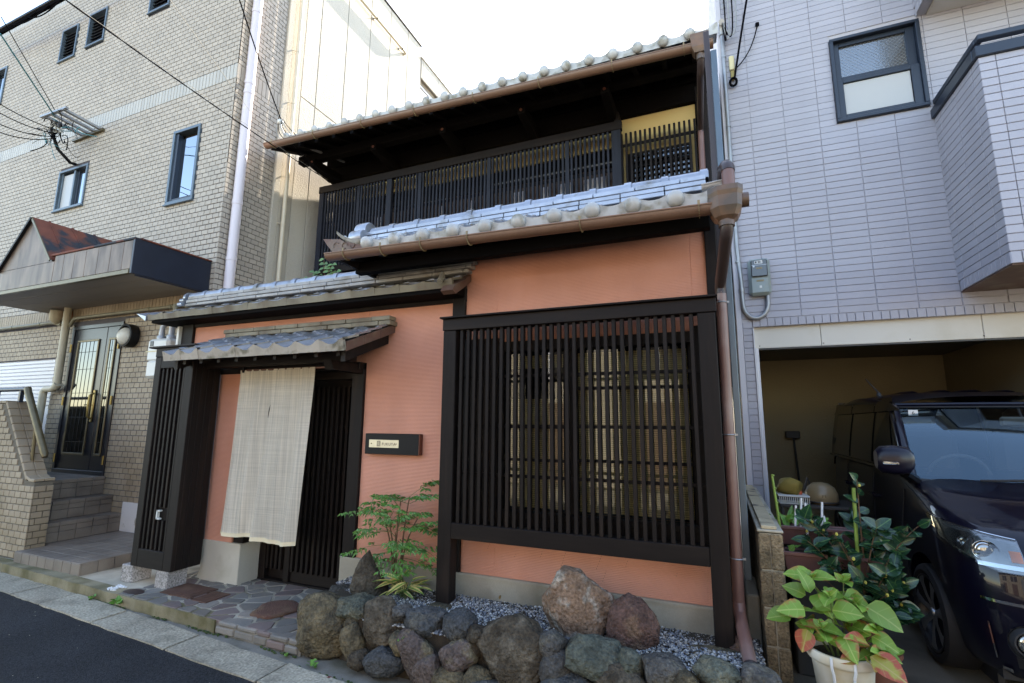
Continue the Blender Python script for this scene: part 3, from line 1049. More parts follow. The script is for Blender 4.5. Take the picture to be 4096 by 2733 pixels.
def tile_mesh(name, wd, L, amp, slope, kind, drop, m, disc=.05, top='tile'):
    a = math.atan(slope)
    nx, ny = 8, 2
    b = MB()
    v, f = [], []
    for j in range(ny + 1):
        for i in range(nx + 1):
            u = i / nx
            v.append((u * wd, j / ny * L, wave(u, amp) + .010 * u + .016 * (1 - j / ny)))
    k = nx + 1
    for j in range(ny):
        for i in range(nx):
            f.append((j * k + i, j * k + i + 1, (j + 1) * k + i + 1, (j + 1) * k + i))
    b.add(v, f)
    ntop = len(b.f)
    # front edge
    fr, ff = [], []
    for i in range(nx + 1):
        x, y, z = v[i]
        if kind == 'plain':
            fr += [(x, 0, z), (x, .002, z - .017)]
        else:
            fr += [(x, -.001, z), (x, -drop * sin(a), -drop * cos(a))]
    for i in range(nx):
        ff.append((2 * i + 1, 2 * i + 3, 2 * i + 2, 2 * i))
    b.add(fr, ff)
    # right flank step
    b.add([(wd, 0, v[nx][2]), (wd, L, v[-1][2]), (wd, L, v[-1][2] - .018), (wd, 0, v[nx][2] - .018)], [(3, 2, 1, 0)])
    if kind != 'plain':
        b.add([(wd, -.001, v[nx][2]), (wd, .03, v[nx][2]), (wd, .03 - drop * sin(a), -drop * cos(a)), (wd, -drop * sin(a), -drop * cos(a))], [(0, 3, 2, 1)])
        b.add([(0, -.001, v[0][2]), (0, .03, v[0][2]), (0, .03 - drop * sin(a), -drop * cos(a)), (0, -drop * sin(a), -drop * cos(a))], [(0, 1, 2, 3)])
    if kind == 'disc':
        b.ball((0, -.028, amp * .35), disc, 16, (1, .62, 1))
        b.tube([(0, -.02, amp * .35), (0, .05, amp * .35)], disc * .9, 14)
    me = b.mesh(name, top, True)
    me.materials.append(MT[m])
    me.polygons.foreach_set('material_index', [0] * ntop + [1] * (len(me.polygons) - ntop))
    return me

def roof(part, x_at, pitch, n, y0, z0, slope, rows, rowlen, kind, amp, drop, m_edge, m_tile, dz=0., disc=.05):
    a = math.atan(slope)
    ev = tile_mesh('eave_tile', pitch * 1.02, rowlen * 1.25, amp, slope, kind, drop, m_edge, disc)
    pl = tile_mesh('roof_tile', pitch * 1.02, rowlen * 1.25, amp, slope, 'plain', drop, m_tile)
    for r in range(rows):
        for i in range(n):
            s = r * rowlen
            x = x_at + i * pitch
            j = R.uniform(-.002, .002)
            put('eave_tile' if r == 0 else 'roof_tile', ev if r == 0 else pl, part,
                (x, y0 + s * cos(a) + R.uniform(-.003, .003), z0 + s * sin(a) + dz * x + j), (a, 0, R.uniform(-.006, .006)))

def flat_tiles(part, x0, x1, y0, y1, z, h, L, m, name='ridge_tile', jit=.004):
    x = x0
    first = R.uniform(.4, 1)
    while x < x1 - .03:
        e = min(x1, x + L * first)
        first = 1
        j = R.uniform(-jit, jit)
        box(name, m, part, x + .0025, e - .0025, y0 + j, y1 + j, z + .003, z + h - .003, .004)
        x = e

def cap_tiles(part, x0, x1, y, z, r, L, m, zslope=0.):
    pts = [(-r * 1.02, -.02), (-r, .0)] + [(r * cos(pi - pi * k / 8), r * sin(pi - pi * k / 8)) for k in range(1, 8)] + [(r, 0), (r * 1.02, -.02)]
    b = MB().prism(pts, 0, L * .99, 'X')
    big = [(p[0] * 1.17, p[1] * 1.17 if p[1] > 0 else p[1]) for p in pts]
    b.prism(big, L * .78, L * .97, 'X')
    me = b.mesh('cap_tile', m, True)
    x = x0
    while x < x1 - L * .5:
        put('cap_tile', me, part, (x, y, z + zslope * (x - x0)), (0, R.uniform(-.008, .008), 0))
        x += L

def half_gutter(name, part, p, q, r, m):
    """half-round gutter with a rolled lip, open at the top"""
    p, q = Vector(p), Vector(q)
    prof = [(-r, .0)] + [(r * cos(pi + pi * k / 10), r * sin(pi + pi * k / 10)) for k in range(1, 10)] + [(r, 0)]
    prof += [(r - .006, 0)] + [((r - .006) * cos(2 * pi - pi * k / 10), (r - .006) * sin(2 * pi - pi * k / 10)) for k in range(1, 10)] + [(-r + .006, 0)]
    n = len(prof)
    b = MB()
    v = []
    for c in (p, q):
        v += [(c.x, c.y + a, c.z + h) for a, h in prof]
    b.add(v, [(i, (i + 1) % n, n + (i + 1) % n, n + i) for i in range(n)] + [tuple(range(n))[::-1], tuple(range(n, 2 * n))])
    b.tube([(p.x, p.y - r, p.z), (q.x, q.y - r, q.z)], .0065, 6)
    end = [(r * cos(pi + pi * k / 10), r * sin(pi + pi * k / 10)) for k in range(11)]
    b.prism([(p.y + a, p.z + h) for a, h in end], p.x, p.x + .006, 'X')
    b.prism([(q.y + a, q.z + h) for a, h in end], q.x - .006, q.x, 'X')
    return b.build(name, m, part, True)

def strap(part, x, y, z, r):
    pts = [(x, y + (r + .003) * cos(pi + pi * k / 10) - 0, z + (r + .003) * sin(pi + pi * k / 10)) for k in range(11)]
    b = MB()
    for a, c in zip(pts, pts[1:]):
        b.bar(a, c, .016, .004, (1, 0, 0))
    b.bar((x, y - r, z), (x, y - r, z + .03), .014, .005)
    b.build('strap', 'strap', part)

# -------- small roof over the entrance
can = MB().add([(-4.74, -.60, 2.175), (-2.66, -.60, 2.175), (-2.64, 0, 2.415), (-4.74, 0, 2.415), (-4.74, -.60, 2.150), (-2.66, -.60, 2.150), (-2.64, 0, 2.39), (-4.74, 0, 2.39)],
               [(0, 1, 2, 3), (7, 6, 5, 4), (0, 4, 5, 1), (1, 5, 6, 2), (3, 7, 4, 0)]).build('entrance_roof', 'soffit', H)
roof(can, -4.765, .2355, 9, -.62, 2.172, .41, 4, .155, 'wave', .042, .036, 'tile_edge', 'tile')
flat_tiles(can, -4.66, -2.60, -.115, -.001, 2.432, .045, .29, 'tile_old')
flat_tiles(can, -4.70, -2.615, -.10, -.001, 2.478, .045, .29, 'tile_old')
for i in range(3):
    y = -.60 + i * .2
    z = 2.145 + (y + .60) * .41
    MB().prism([(y, z - .01), (y + .21, z + .076), (y + .21, z + .152), (y, z + .066)], -2.655 + i * .004, -2.632 + i * .004, 'X').build('verge_tile', 'tile_brown', can)
MB().prism([(-.56, 2.06), (-.02, 2.28), (-.02, 2.375), (-.56, 2.145)], -2.72, -2.675, 'X').build('barge_board', 'wood', can)
MB().prism([(-.56, 2.06), (-.02, 2.28), (-.02, 2.375), (-.56, 2.145)], -4.70, -4.655, 'X').build('barge_board', 'wood', can)
for i in range(9):
    x = -4.55 + i * .226
    MB().prism([(-.57, 2.105), (-.02, 2.33), (-.02, 2.375), (-.57, 2.15)], x - .018, x + .018, 'X').build('rafter', 'wood', can)
MB().prism([(-.40, 2.02), (-.03, 2.02), (-.03, 2.10), (-.44, 2.10)], -3.02, -2.93, 'X').build('bracket', 'wood', can)
box('noren_rail', 'wood_red', can, -4.25, -2.98, -.205, -.185, 2.062, 2.078, .003)
for x in (-4.22, -3.02):
    box('rail_hook', 'wood', can, x - .01, x + .01, -.215, -.175, 2.05, 2.12, .002)

# -------- roof over the garden wall
gate = MB().add([(-5.66, -.24, 2.66), (-1.92, -.24, 2.66), (-1.92, .02, 2.81), (-5.66, .02, 2.81), (-1.92, .34, 2.66), (-5.66, .34, 2.66), (-5.66, -.24, 2.635), (-1.92, -.24, 2.635), (-1.92, .34, 2.635), (-5.66, .34, 2.635)],
                [(0, 1, 2, 3), (3, 2, 4, 5), (6, 9, 8, 7), (0, 6, 7, 1), (1, 7, 8, 4, 2), (5, 9, 6, 0, 3), (4, 8, 9, 5)]).build('garden_wall_roof', 'soffit', H)
roof(gate, -5.70, .2525, 15, -.255, 2.700, .44, 2, .15, 'flat', .014, .036, 'tile_old', 'tile')
flat_tiles(gate, -5.40, -1.86, -.075, .085, 2.836, .036, .30, 'noshi')
flat_tiles(gate, -5.39, -1.83, -.075, .075, 2.872, .040, .30, 'noshi')
flat_tiles(gate, -5.38, -1.80, -.065, .065, 2.912, .040, .30, 'noshi')
flat_tiles(gate, -2.78, -1.80, -.065, .065, 2.952, .036, .30, 'tile_old')
cap_tiles(gate, -5.38, -2.78, 0, 2.952, .052, .262, 'tile')
def gable_end(part, x, y, z, s, m='tile'):
    b = MB()
    b.prism([(y + s * .62 * cos(pi * k / 10), z + s * .75 * sin(pi * k / 10)) for k in range(11)] + [(y - s * .8, z - s * .8), (y + s * .8, z - s * .8)], x - s * .12, x + s * .12, 'X')
    b.lathe([(0, -.2 * s), (.62 * s, -.2 * s), (.66 * s, .25 * s), (.5 * s, .25 * s), (.5 * s, -.1 * s), (0, -.1 * s)], (x - s * .1, y, z + s * .05), 20, 'X')
    b.tube([(x - s * .5, y - s * .62, z - s * .35), (x + s * .2, y - s * .62, z - s * .35)], s * .26, 12)
    b.tube([(x - s * .5, y - s * .86, z - s * .85), (x + s * .2, y - s * .86, z - s * .85)], s * .24, 12)
    b.tube([(x - s * .5, y + s * .62, z - s * .35), (x + s * .2, y + s * .62, z - s * .35)], s * .26, 12)
    b.build('gable_ornament', m, part, True)
gable_end(gate, -5.44, 0, 2.945, .095)
MB().prism([(-.30, 2.665), (-.14, 2.75), (-.05, 2.815), (-.02, 2.83), (-.02, 2.77), (-.12, 2.70), (-.28, 2.60), (-.33, 2.62)], -1.97, -1.86, 'X').build('verge_tile', 'tile_brown', gate, True)
MB().tube([(-1.99, -.315, 2.70), (-2.0, -.27, 2.74), (-2.02, -.22, 2.80)], [.022, .028, .02], 8).build('verge_curl', 'tile_old', gate, True)
MB().add([(-5.72, -.27, 2.71), (-5.94, -.24, 2.762), (-5.72, .0, 2.83), (-5.72, -.27, 2.66), (-5.9, -.245, 2.745), (-5.72, .0, 2.79)],
         [(0, 2, 1), (3, 4, 5), (0, 1, 4, 3), (1, 2, 5, 4), (2, 0, 3, 5)]).build('corner_tile', 'tile', gate)

# -------- eaves roof over the right bay
low = MB().add([(-2.80, -.50, 2.985), (.05, -.50, 2.985), (.05, -.08, 3.155), (-2.80, -.08, 3.155), (.05, .62, 2.97), (-2.80, .62, 2.97),
                (-2.80, -.50, 2.955), (.05, -.50, 2.955), (.05, .0, 3.10), (-2.80, .0, 3.10)],
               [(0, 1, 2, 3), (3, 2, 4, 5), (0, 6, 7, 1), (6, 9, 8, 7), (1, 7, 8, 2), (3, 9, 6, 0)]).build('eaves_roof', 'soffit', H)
roof(low, -2.54, .264, 10, -.525, 2.980, .40, 3, .16, 'disc', .032, .052, 'tile_disc', 'tile', dz=-.0138, disc=.054)
ds = MB()
flat_tiles(low, -2.86, .02, -.20, 0, 3.175, .040, .31, 'tile')
flat_tiles(low, -2.86, .02, -.19, -.01, 3.216, .040, .31, 'tile')
flat_tiles(low, -2.86, .02, -.18, -.02, 3.257, .040, .31, 'tile')
cap_tiles(low, -2.84, .02, -.10, 3.30, .058, .262, 'tile')
b = MB()
for r, x0, x1, y, z in ((.098, -2.985, -2.865, -.10, 3.318), (.072, -2.975, -2.85, -.205, 3.235), (.072, -2.975, -2.85, .005, 3.235)):
    b.lathe([(r * .55, x0 + .004), (r * .6, x0 - .006), (r * .95, x0 - .006), (r, x0 + .004), (r, x1 - .01), (r * .93, x1), (0, x1)], (0, y, z), 24, 'X')
    b.lathe([(0, x0 + .03), (r * .58, x0 + .03)], (0, y, z), 24, 'X')
    b.ball((x0 + .028, y, z), r * .34, 12)
b.box(-2.96, -2.87, -.20, 0, 3.16, 3.30, .01)
b.build('gable_ornament', 'tile', low, True)
cv = MB()
pts = []
for k in range(7):
    t = k / 6
    pts.append((-2.58 - .30 * t, -.53, 3.0 + .02 * t + .10 * t ** 2.2))
for a in (0,):
    v = []
    for i, p in enumerate(pts):
        wd = .07 * (1 - .35 * i / 6)
        for k in range(7):
            an = pi * k / 6
            v.append((p[0], p[1] + .05 - wd * cos(an) * 1.1, p[2] + .045 - wd * .55 * sin(an)))
    cv.add(v, [(i * 7 + k, i * 7 + k + 1, (i + 1) * 7 + k + 1, (i + 1) * 7 + k) for i in range(6) for k in range(6)])
    v2 = [(x, y, z + .012) for x, y, z in v]
    cv.add(v2, [(i * 7 + k, (i + 1) * 7 + k, (i + 1) * 7 + k + 1, i * 7 + k + 1) for i in range(6) for k in range(6)])
cv.build('corner_tile', 'tile_disc', low, True)
# carved end of the eaves board
MB().prism([(-2.50, 3.005), (-2.56, 3.035), (-2.62, 3.05), (-2.70, 3.07), (-2.78, 3.065), (-2.84, 3.10), (-3.02, 3.125), (-3.0, 3.10), (-2.97, 3.06), (-2.93, 3.02), (-2.90, 2.985), (-2.5, 2.975)],
           -.53, -.50, 'Y').build('carved_board', 'tile_brown', low)
orn = MB()
for cx, cz, r, a0, a1 in ((-2.78, 3.035, .028, 0, 5.2), (-2.70, 3.03, .022, pi, 7.5), (-2.87, 3.045, .030, .6, 3.6)):
    orn.tube([(cx + r * cos(a0 + (a1 - a0) * k / 14), -.533, cz + r * sin(a0 + (a1 - a0) * k / 14)) for k in range(15)], .0035, 5)
orn.build('carved_scroll', 'tile_brown', low)
half_gutter('gutter', low, (-2.87, -.612, 2.935), (.10, -.612, 2.870), .050, 'copper')
for x in (-2.68, -2.32, -1.96, -1.57, -.75, -.03):
    strap(low, x, -.612, 2.935 - .0219 * (x + 2.87), .050)
for i in range(10):
    x = -2.72 + i * .295
    MB().prism([(-.50, 2.905), (0, 3.05), (0, 3.10), (-.50, 2.953)], x - .022, x + .022, 'X').build('rafter', 'soffit', low)
box('purlin', 'soffit', low, -2.84, .03, -.32, -.24, 2.86, 2.955, .005)
MB().prism([(-.55, 2.90), (.02, 2.88), (.02, 3.10), (-.1, 3.14), (-.55, 2.985)], -2.83, -2.80, 'X').build('barge_board', 'wood', low)
box('side_wall', 'wood_h', H, -2.80, -2.03, .0, .08, 2.72, 3.10, .003)

# rainwater head, stub pipe and downpipe at the right corner
hop = MB()
v = []
for s, z in ((1.12, 2.955), (1.12, 2.925), (1.04, 2.90), (1.0, 2.835), (.74, 2.785), (.45, 2.765)):
    wx, wy = .085 * s, .085 * s
    v += [(.115 - wx, -.61 - wy * .5, z), (.115 - wx * .45, -.61 - wy, z), (.115 + wx * .7, -.61 - wy, z), (.115 + wx, -.61 - wy * .6, z),
          (.115 + wx, -.61 + wy, z), (.115 - wx, -.61 + wy, z)]
n = 6
hop.add(v, [(i * n + k, (i + 1) * n + k, (i + 1) * n + (k + 1) % n, i * n + (k + 1) % n) for i in range(5) for k in range(n)] + [tuple(range(n)), tuple(range(5 * n, 6 * n))[::-1]])
hop.build('rainwater_head', 'hopper', low)
MB().tube([(.19, -.61, 2.885), (.24, -.61, 2.885)], .042, 12).build('gutter_stub', 'hopper', low, True)
MB().tube([(.115, -.61, 2.775), (.115, -.61, 2.735)], .045, 14).build('collar', 'hopper', low, True)
MB().tube([(.14, -.60, 2.98), (.14, -.60, 3.085)], .036, 14).build('overflow_pipe', 'pipe_brown', low, True)
MB().tube([(.14, -.60, 3.08), (.14, -.595, 3.105), (.135, -.57, 3.13), (.12, -.52, 3.13)], .040, 14).build('overflow_elbow', 'pipe_dark', low, True)
MB().tube([(.12, -.53, 3.125), (.09, -.40, 3.03)], .035, 12).build('overflow_pipe', 'pipe_dark', low, True)
half_gutter('gutter_stub', low, (-.01, -.50, 3.05), (.12, -.50, 3.06), .045, 'galv')
dp = MB().tube([(.115, -.61, 2.745), (.113, -.605, 2.72), (.11, -.58, 2.69), (.075, -.15, 2.545), (.071, -.10, 2.51), (.071, -.10, 2.46)], .036, 14).build('downpipe', 'pipe_dark', H, True)
MB().tube([(.071, -.10, 2.47), (.066, -.10, 1.7), (.063, -.10, .50)], .0345, 14).build('downpipe', 'pipe_brown', H, True)
for z in (2.40, 1.53, .78):
    b = MB()
    b.tube([(.068 + .038 * cos(2 * pi * k / 14), -.10 + .038 * sin(2 * pi * k / 14), z) for k in range(15)], .0045, 5)
    b.box(.104, .118, -.115, -.10, z - .006, z + .006)
    b.build('pipe_clip', 'galv', dp)
MB().tube([(.063, -.10, .52), (.064, -.13, .46), (.070, -.22, .43), (.098, -.50, .315)], .036, 14).build('downpipe', 'pipe_brown', H, True)
MB().tube([(.094, -.47, .327), (.108, -.61, .27), (.112, -.65, .2)], .041, 14).build('pipe_shoe', 'pipe_dark', H, True)
# sheet metal corner and cloth drape in the gap to the neighbour
box('corner_flashing', 'alu_blue', H, .108, .150, .04, .06, .62, 4.4, .004)
box('corner_flashing', 'pipe_dark', H, .065, .106, .07, .10, .4, 4.6, .004)
box('gap_blocker', 'pipe_dark', H, .09, .245, 2.35, 2.40, 2.0, 5.6, .002)  # added dark panel that blocks the bright view through the gap
b = MB()
pth = [(.13 + .012 * sin(k * 1.7), 1.2 - k * .02, 5.25 - k * .09) for k in range(18)]
b.tube(pth, [.035 + .012 * sin(k * 2.1) for k in range(18)], 7)
b.build('rolled_netting', 'drape', H, True)

# ---------------------------------------------------------------- lattice screen before the window
scr = box('lattice_screen', 'wood_h', H, -1.985, .036, -.255, -.140, 2.312, 2.405, .004)
box('cap_board', 'wood_h', scr, -2.00, .045, -.285, -.125, 2.406, 2.420, .003)
for x0, x1 in ((-1.98, -1.868), (-.083, .026)):
    box('post', 'wood', scr, x0, x1, -.248, -.143, .295, 2.311, .005)
box('beam', 'wood_h', scr, -1.867, -.084, -.246, -.146, .745, .857, .004)
sl = MB().box(-.0128, .0128, -.021, .021, -.7275, .7275, .003).mesh('slat', 'wood')
for i in range(31):
    put('slat', sl, scr, (-1.823 + i * .0567, -.214, 1.5845))
for z in (1.20, 1.56, 1.93):
    box('cross_rail', 'wood_h', scr, -1.867, -.084, -.187, -.165, z, z + .022, .002)
# window behind the screen
win = box('window', 'wood_h', H, -1.62, -.115, .03, .10, 2.16, 2.22, .003)
box('sill', 'wood_h', win, -1.66, -.09, -.03, .10, .89, .932, .004)
for x0, x1 in ((-1.62, -1.575), (-1.075, -.985), (-.165, -.115)):
    box('frame', 'wood', win, x0, x1, .03, .10, .932, 2.16, .003)
for z in (1.855, 1.32):
    box('glazing_bar', 'wood_h', win, -.985, -.165, .045, .075, z - .011, z + .011, .002)
for z in (1.56, 1.31):
    box('glazing_bar', 'wood_h', win, -1.575, -1.075, .05, .08, z - .011, z + .011, .002)
box('pane', 'pane', win, -1.575, -1.075, .060, .064, .932, 2.16, 0)
box('pane', 'pane', win, -.985, -.165, .056, .060, .932, 2.16, 0)
bl = MB().box(-.40, .40, -.002, .002, -.0062, .0062).mesh('blind_slat', 'bamboo_blind')
bl2 = MB().box(-.24, .24, -.002, .002, -.0062, .0062).mesh('blind_slat', 'bamboo_blind')
for i in range(78):
    put('blind_slat', bl, win, (-.575, .105, .955 + i * .0152))
for i in range(0, 78):
    if i < 55 or i > 70:
        put('blind_slat', bl2, win, (-1.325, .115, .955 + i * .0152))
for x0, x1, z0, z1 in ((-1.905, -1.6, .80, 2.27), (-.135, -.016, .80, 2.27), (-1.6, -.135, .80, .935), (-1.6, -.135, 2.155, 2.235)):
    box('window_casing', 'wood', win, x0, x1, -.022, .03, z0, z1, .002)
box('room_back', 'room_dark', H, -1.75, -.05, .9, .95, .5, 2.6, 0)
box('room_side', 'room_dark', H, -1.80, -1.75, .13, .95, .5, 2.6, 0)
box('room_side', 'room_dark', H, -.05, .0, .13, .95, .5, 2.6, 0)
box('room_ceiling', 'room_dark', H, -1.8, 0, .13, .95, 2.6, 2.65, 0)
box('room_floor', 'room_dark', H, -1.8, 0, .13, .95, .45, .5, 0)
for x0, x1, z0, z1 in ((-1.42, -1.37, 1.0, 1.75), (-1.13, -1.08, .97, 1.2), (-1.28, -1.2, 1.1, 1.7)):
    box('curtain', 'curtain', win, x0, x1, .13, .14, z0, z1, 0)

# ---------------------------------------------------------------- upper storey
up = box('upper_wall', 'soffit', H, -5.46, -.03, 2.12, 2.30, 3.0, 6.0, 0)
box('side_wall', 'wood', H, -5.46, -5.30, 2.12, 5.6, 2.6, 5.9, 0)
box('side_wall', 'wood', H, .01, .085, .13, 1.93, .3, 3.3, 0)
box('side_wall', 'wood', H, .012, .087, 2.3, 5.6, .3, 5.5, 0)
box('upper_beam', 'soffit', up, -5.46, -.03, 2.03, 2.13, 5.33, 5.56, .004)
box('plaster_band', 'yellow_wall', up, -5.40, -.04, 2.085, 2.125, 4.98, 5.325, .003)
box('plaster_wall', 'yellow_wall', up, -.93, -.04, 2.09, 2.127, 4.0, 4.985, .003)
box('beam', 'wood_h', up, -5.40, -.95, 2.06, 2.12, 4.72, 4.80, .004)
box('wall_board', 'shutter_brown', up, -5.40, -.95, 2.09, 2.12, 3.8, 4.72, .003)
for i in range(17):
    x = -5.3 + i * .26
    box('wall_batten', 'shutter_brown', up, x, x + .03, 2.07, 2.09, 3.8, 4.72, .003)
for x, wd in ((-2.35, .17), (-1.95, .1), (-1.72, .2), (-1.38, .28), (-3.0, .09), (-4.55, .09), (-3.45, .07)):
    box('curtain', 'curtain', up, x, x + wd, 2.045, 2.068, 3.85, 4.60, .003)
MB().tube([(-2.6, 2.0, 4.74), (-1.0, 2.0, 4.74)], .012, 8).build('laundry_pole', 'galv', up)
MB().tube([(-3.9, 2.0, 4.66), (-3.3, 2.0, 4.66)], .012, 8).build('laundry_pole', 'galv', up)
# window and lattice at the right end
uw = box('upper_window', 'wood', up, -.83, -.10, 2.06, 2.09, 4.05, 4.84, 0)
box('pane', 'glass_dim', uw, -.80, -.13, 2.052, 2.058, 4.08, 4.80, 0)
b = MB().box(-.006, .006, -.006, .006, -.36, .36).mesh('muntin', 'wood')
for i in range(9):
    put('muntin', b, uw, (-.76 + i * .075, 2.044, 4.44))
b = MB().box(-.335, .335, -.005, .005, -.007, .007).mesh('muntin', 'wood')
for i in range(11):
    put('muntin', b, uw, (-.465, 2.034, 4.11 + i * .066))
ul = box('upper_lattice', 'wood_h', up, -.90, -.045, 1.985, 2.005, 4.90, 4.935, .002)
box('rail', 'wood_h', ul, -.90, -.045, 1.985, 2.005, 4.30, 4.335, .002)
sl = MB().box(-.0125, .0125, -.018, .018, -.46, .46, .002).mesh('slat', 'wood')
for i in range(16):
    put('slat', sl, ul, (-.885 + i * .0555, 1.97, 4.60))
# balcony lattice
bal = box('balcony_lattice', 'wood_h', H, -5.50, -.86, 1.83, 1.90, 5.055, 5.165, .004)
for x0, x1 in ((-5.49, -5.405), (-4.235, -4.145), (-.985, -.875)):
    box('post', 'wood_blue', bal, x0, x1, 1.835, 1.90, 3.75, 5.054, .004)
box('rail', 'wood_h', bal, -5.404, -.99, 1.85, 1.90, 3.76, 3.86, .003)
box('rail', 'wood_h', bal, -5.404, -.99, 1.885, 1.90, 4.56, 4.60, .002)
sl = MB().box(-.0130, .0130, -.016, .016, -.597, .597, .002).mesh('slat', 'wood_blue')
x = -5.365
k = 0
while x < -1.01:
    if not (-4.26 < x < -4.12):
        put('slat', sl, bal, (x, 1.86, 4.457), None, (1.9 if k % 19 == 11 else 1, 1, 1))
    x += .0563
    k += 1
box('post', 'wood', H, -.955, -.90, 1.90, 2.12, 3.7, 5.33, .004)
box('balcony_floor', 'soffit', H, -5.46, -.9, 1.84, 2.12, 3.66, 3.74, .003)
box('under_wall', 'wood_h', H, -5.44, -.03, 1.90, 2.1, 2.6, 3.66, .003)

# -------- main roof
s_ = .385
main = MB().add([(-5.62, 1.10, 5.47), (.12, 1.10, 5.36), (.12, 4.3, 6.59), (-5.62, 4.3, 6.70), (.12, 7.4, 5.4), (-5.62, 7.4, 5.5),
                 (-5.62, 1.10, 5.44), (.12, 1.10, 5.33), (.12, 4.3, 6.5), (-5.62, 4.3, 6.6), (.12, 7.4, 5.3), (-5.62, 7.4, 5.4)],
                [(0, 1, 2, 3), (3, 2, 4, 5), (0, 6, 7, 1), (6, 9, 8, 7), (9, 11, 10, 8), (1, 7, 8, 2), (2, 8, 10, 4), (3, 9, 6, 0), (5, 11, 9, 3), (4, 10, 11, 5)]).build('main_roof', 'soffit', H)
roof(main, -.043 - .2535 * 21, .2535, 22, 1.075, 5.41, s_, 3, .17, 'disc', .032, .05, 'tile_disc', 'tile', dz=-.0222, disc=.056)
half_gutter('gutter', main, (-5.70, 1.0, 5.447), (.165, 1.0, 5.215), .054, 'copper')
for x in (-5.55, -4.8, -4.0, -3.2, -2.4, -1.6, -.8, -.1, .11):
    strap(main, x, 1.0, 5.447 - .0396 * (x + 5.70), .054)
for i in range(19):
    x = -5.5 + i * .305
    zz = 5.47 - .0192 * (x + 5.62)
    MB().prism([(1.11, zz - .085), (2.12, zz + .30), (2.12, zz + .35), (1.11, zz - .032)], x - .024, x + .024, 'X').build('rafter', 'soffit', main)
box('purlin', 'soffit', main, -5.62, .08, 1.50, 1.62, 5.40, 5.52, .006)
box('purlin', 'soffit', main, -5.55, .08, 2.0, 2.12, 5.57, 5.72, .006)
for x in (-5.30, -4.2, -3.1, -2.0, -.98):
    MB().prism([(1.46, 5.30), (2.1, 5.20), (2.1, 5.42), (1.46, 5.40)], x - .045, x + .045, 'X').build('bracket', 'soffit', main)
    MB().lathe([(0, 0), (.018, 0), (.018, .01), (0, .012)], (x, 1.45, 5.35), 10, 'Y').build('bracket_peg', 'wood_red', main)
MB().prism([(1.05, 5.39), (4.3, 6.60), (4.3, 6.75), (1.05, 5.50)], -5.66, -5.625, 'X').build('barge_board', 'wood', main)
b = MB()
v = []
for s, z in ((1.0, 5.30), (1.0, 5.275), (.92, 5.24), (.86, 5.17), (.6, 5.12)):
    wx, wy = .085 * s, .08 * s
    v += [(.045 - wx, 1.0 - wy, z), (.045 + wx, 1.0 - wy, z), (.045 + wx, 1.0 + wy, z), (.045 - wx, 1.0 + wy, z)]
b.add(v, [(i * 4 + k, (i + 1) * 4 + k, (i + 1) * 4 + (k + 1) % 4, i * 4 + (k + 1) % 4) for i in range(4) for k in range(4)] + [(0, 1, 2, 3), (19, 18, 17, 16)])
b.build('rainwater_head', 'hopper', main)
MB().tube([(.045, 1.0, 5.13), (.045, 1.0, 5.06)], .040, 12).build('collar', 'hopper', main, True)
MB().tube([(.045, 1.0, 5.08), (.044, 1.03, 5.03), (.035, 1.15, 5.0), (.012, 1.85, 4.93), (.008, 1.93, 4.90), (.008, 1.94, 4.86)], .035, 12).build('downpipe', 'pipe_dark', main, True)
MB().tube([(.008, 1.94, 4.87), (.004, 1.94, 3.9)], .034, 12).build('downpipe', 'pipe_brown', main, True)
box('post', 'wood', H, .035, .09, 1.95, 2.12, 3.0, 5.5, .004)

# ================================================================== THINGS AT THE ENTRANCE
t = thing('shop_curtain', 'beige linen entrance curtain with a slit hanging over the dark lattice door', 'curtain', (-3.8, -.2, 1.3))
def cloth(name, u0, u1, bot, m='linen'):
    NX, NZ = 26, 44
    v, f = [], []
    for j in range(NZ + 1):
        w_ = j / NZ
        for i in range(NX + 1):
            u = u0 + (u1 - u0) * i / NX
            top = 2.075
            zb = bot(u)
            z = top + (zb - top) * w_
            x = -4.265 + u * .945 - .085 * w_ ** 1.3
            y = -.205 - .010 * w_ + .020 * w_ * sin(u * 17 + w_ * 2.0) + .012 * w_ ** .5 * sin(u * 31 + 1.3 + w_) + .004 * sin(u * 63)
            if name == 'left_half':
                y += .006
            v.append((x, y, z))
    k = NX + 1
    for j in range(NZ):
        for i in range(NX):
            f.append((j * k + i, (j + 1) * k + i, (j + 1) * k + i + 1, j * k + i + 1))
    return MB().add(v, f), v, k, NZ, NX
def slit_x(w_):
    return .47 + .012 * max(0, w_ - .25) 
# left and right cloths meet in a seam down to the slit
for nm, a, b_, bot in (('cloth', .0, .476, lambda u: .553 - .012 * sin(u * 9) - .055 * max(0, u - .3) ** 1.0 + .02 * max(0, u - .41) * 4),
                       ('cloth', .470, 1.0, lambda u: .530 + .02 * max(0, .62 - u) + .006 * sin(u * 14))):
    mb, v, k, NZ, NX = cloth('left_half' if a == 0 else 'right_half', a, b_, bot)
    o = mb.build(nm, 'linen', t, True)
    hem = MB()
    hv = v[(NZ - 1) * k:]
    q = [(p[0], p[1] - .0025, p[2]) for p in hv]
    hem.add(q, [(i, k + i, k + i + 1, i + 1) for i in range(NX)])
    hem.build('hem', 'linen_hem', o, True)
    hem = MB()
    q = [(p[0], p[1] - .003, p[2]) for p in v[:k]] + [(p[0], p[1] - .003, p[2]) for p in v[2 * k:3 * k]]
    hem.add(q, [(i, k + i, k + i + 1, i + 1) for i in range(NX)])
    hem.build('hem', 'linen', o, True)
MB().tube([(-3.825, -.211, 1.74), (-3.830, -.213, 1.70), (-3.836, -.214, 1.655), (-3.838, -.213, 1.62)], [.001, .004, .003, .001], 5).build('slit', 'room_dark', t)

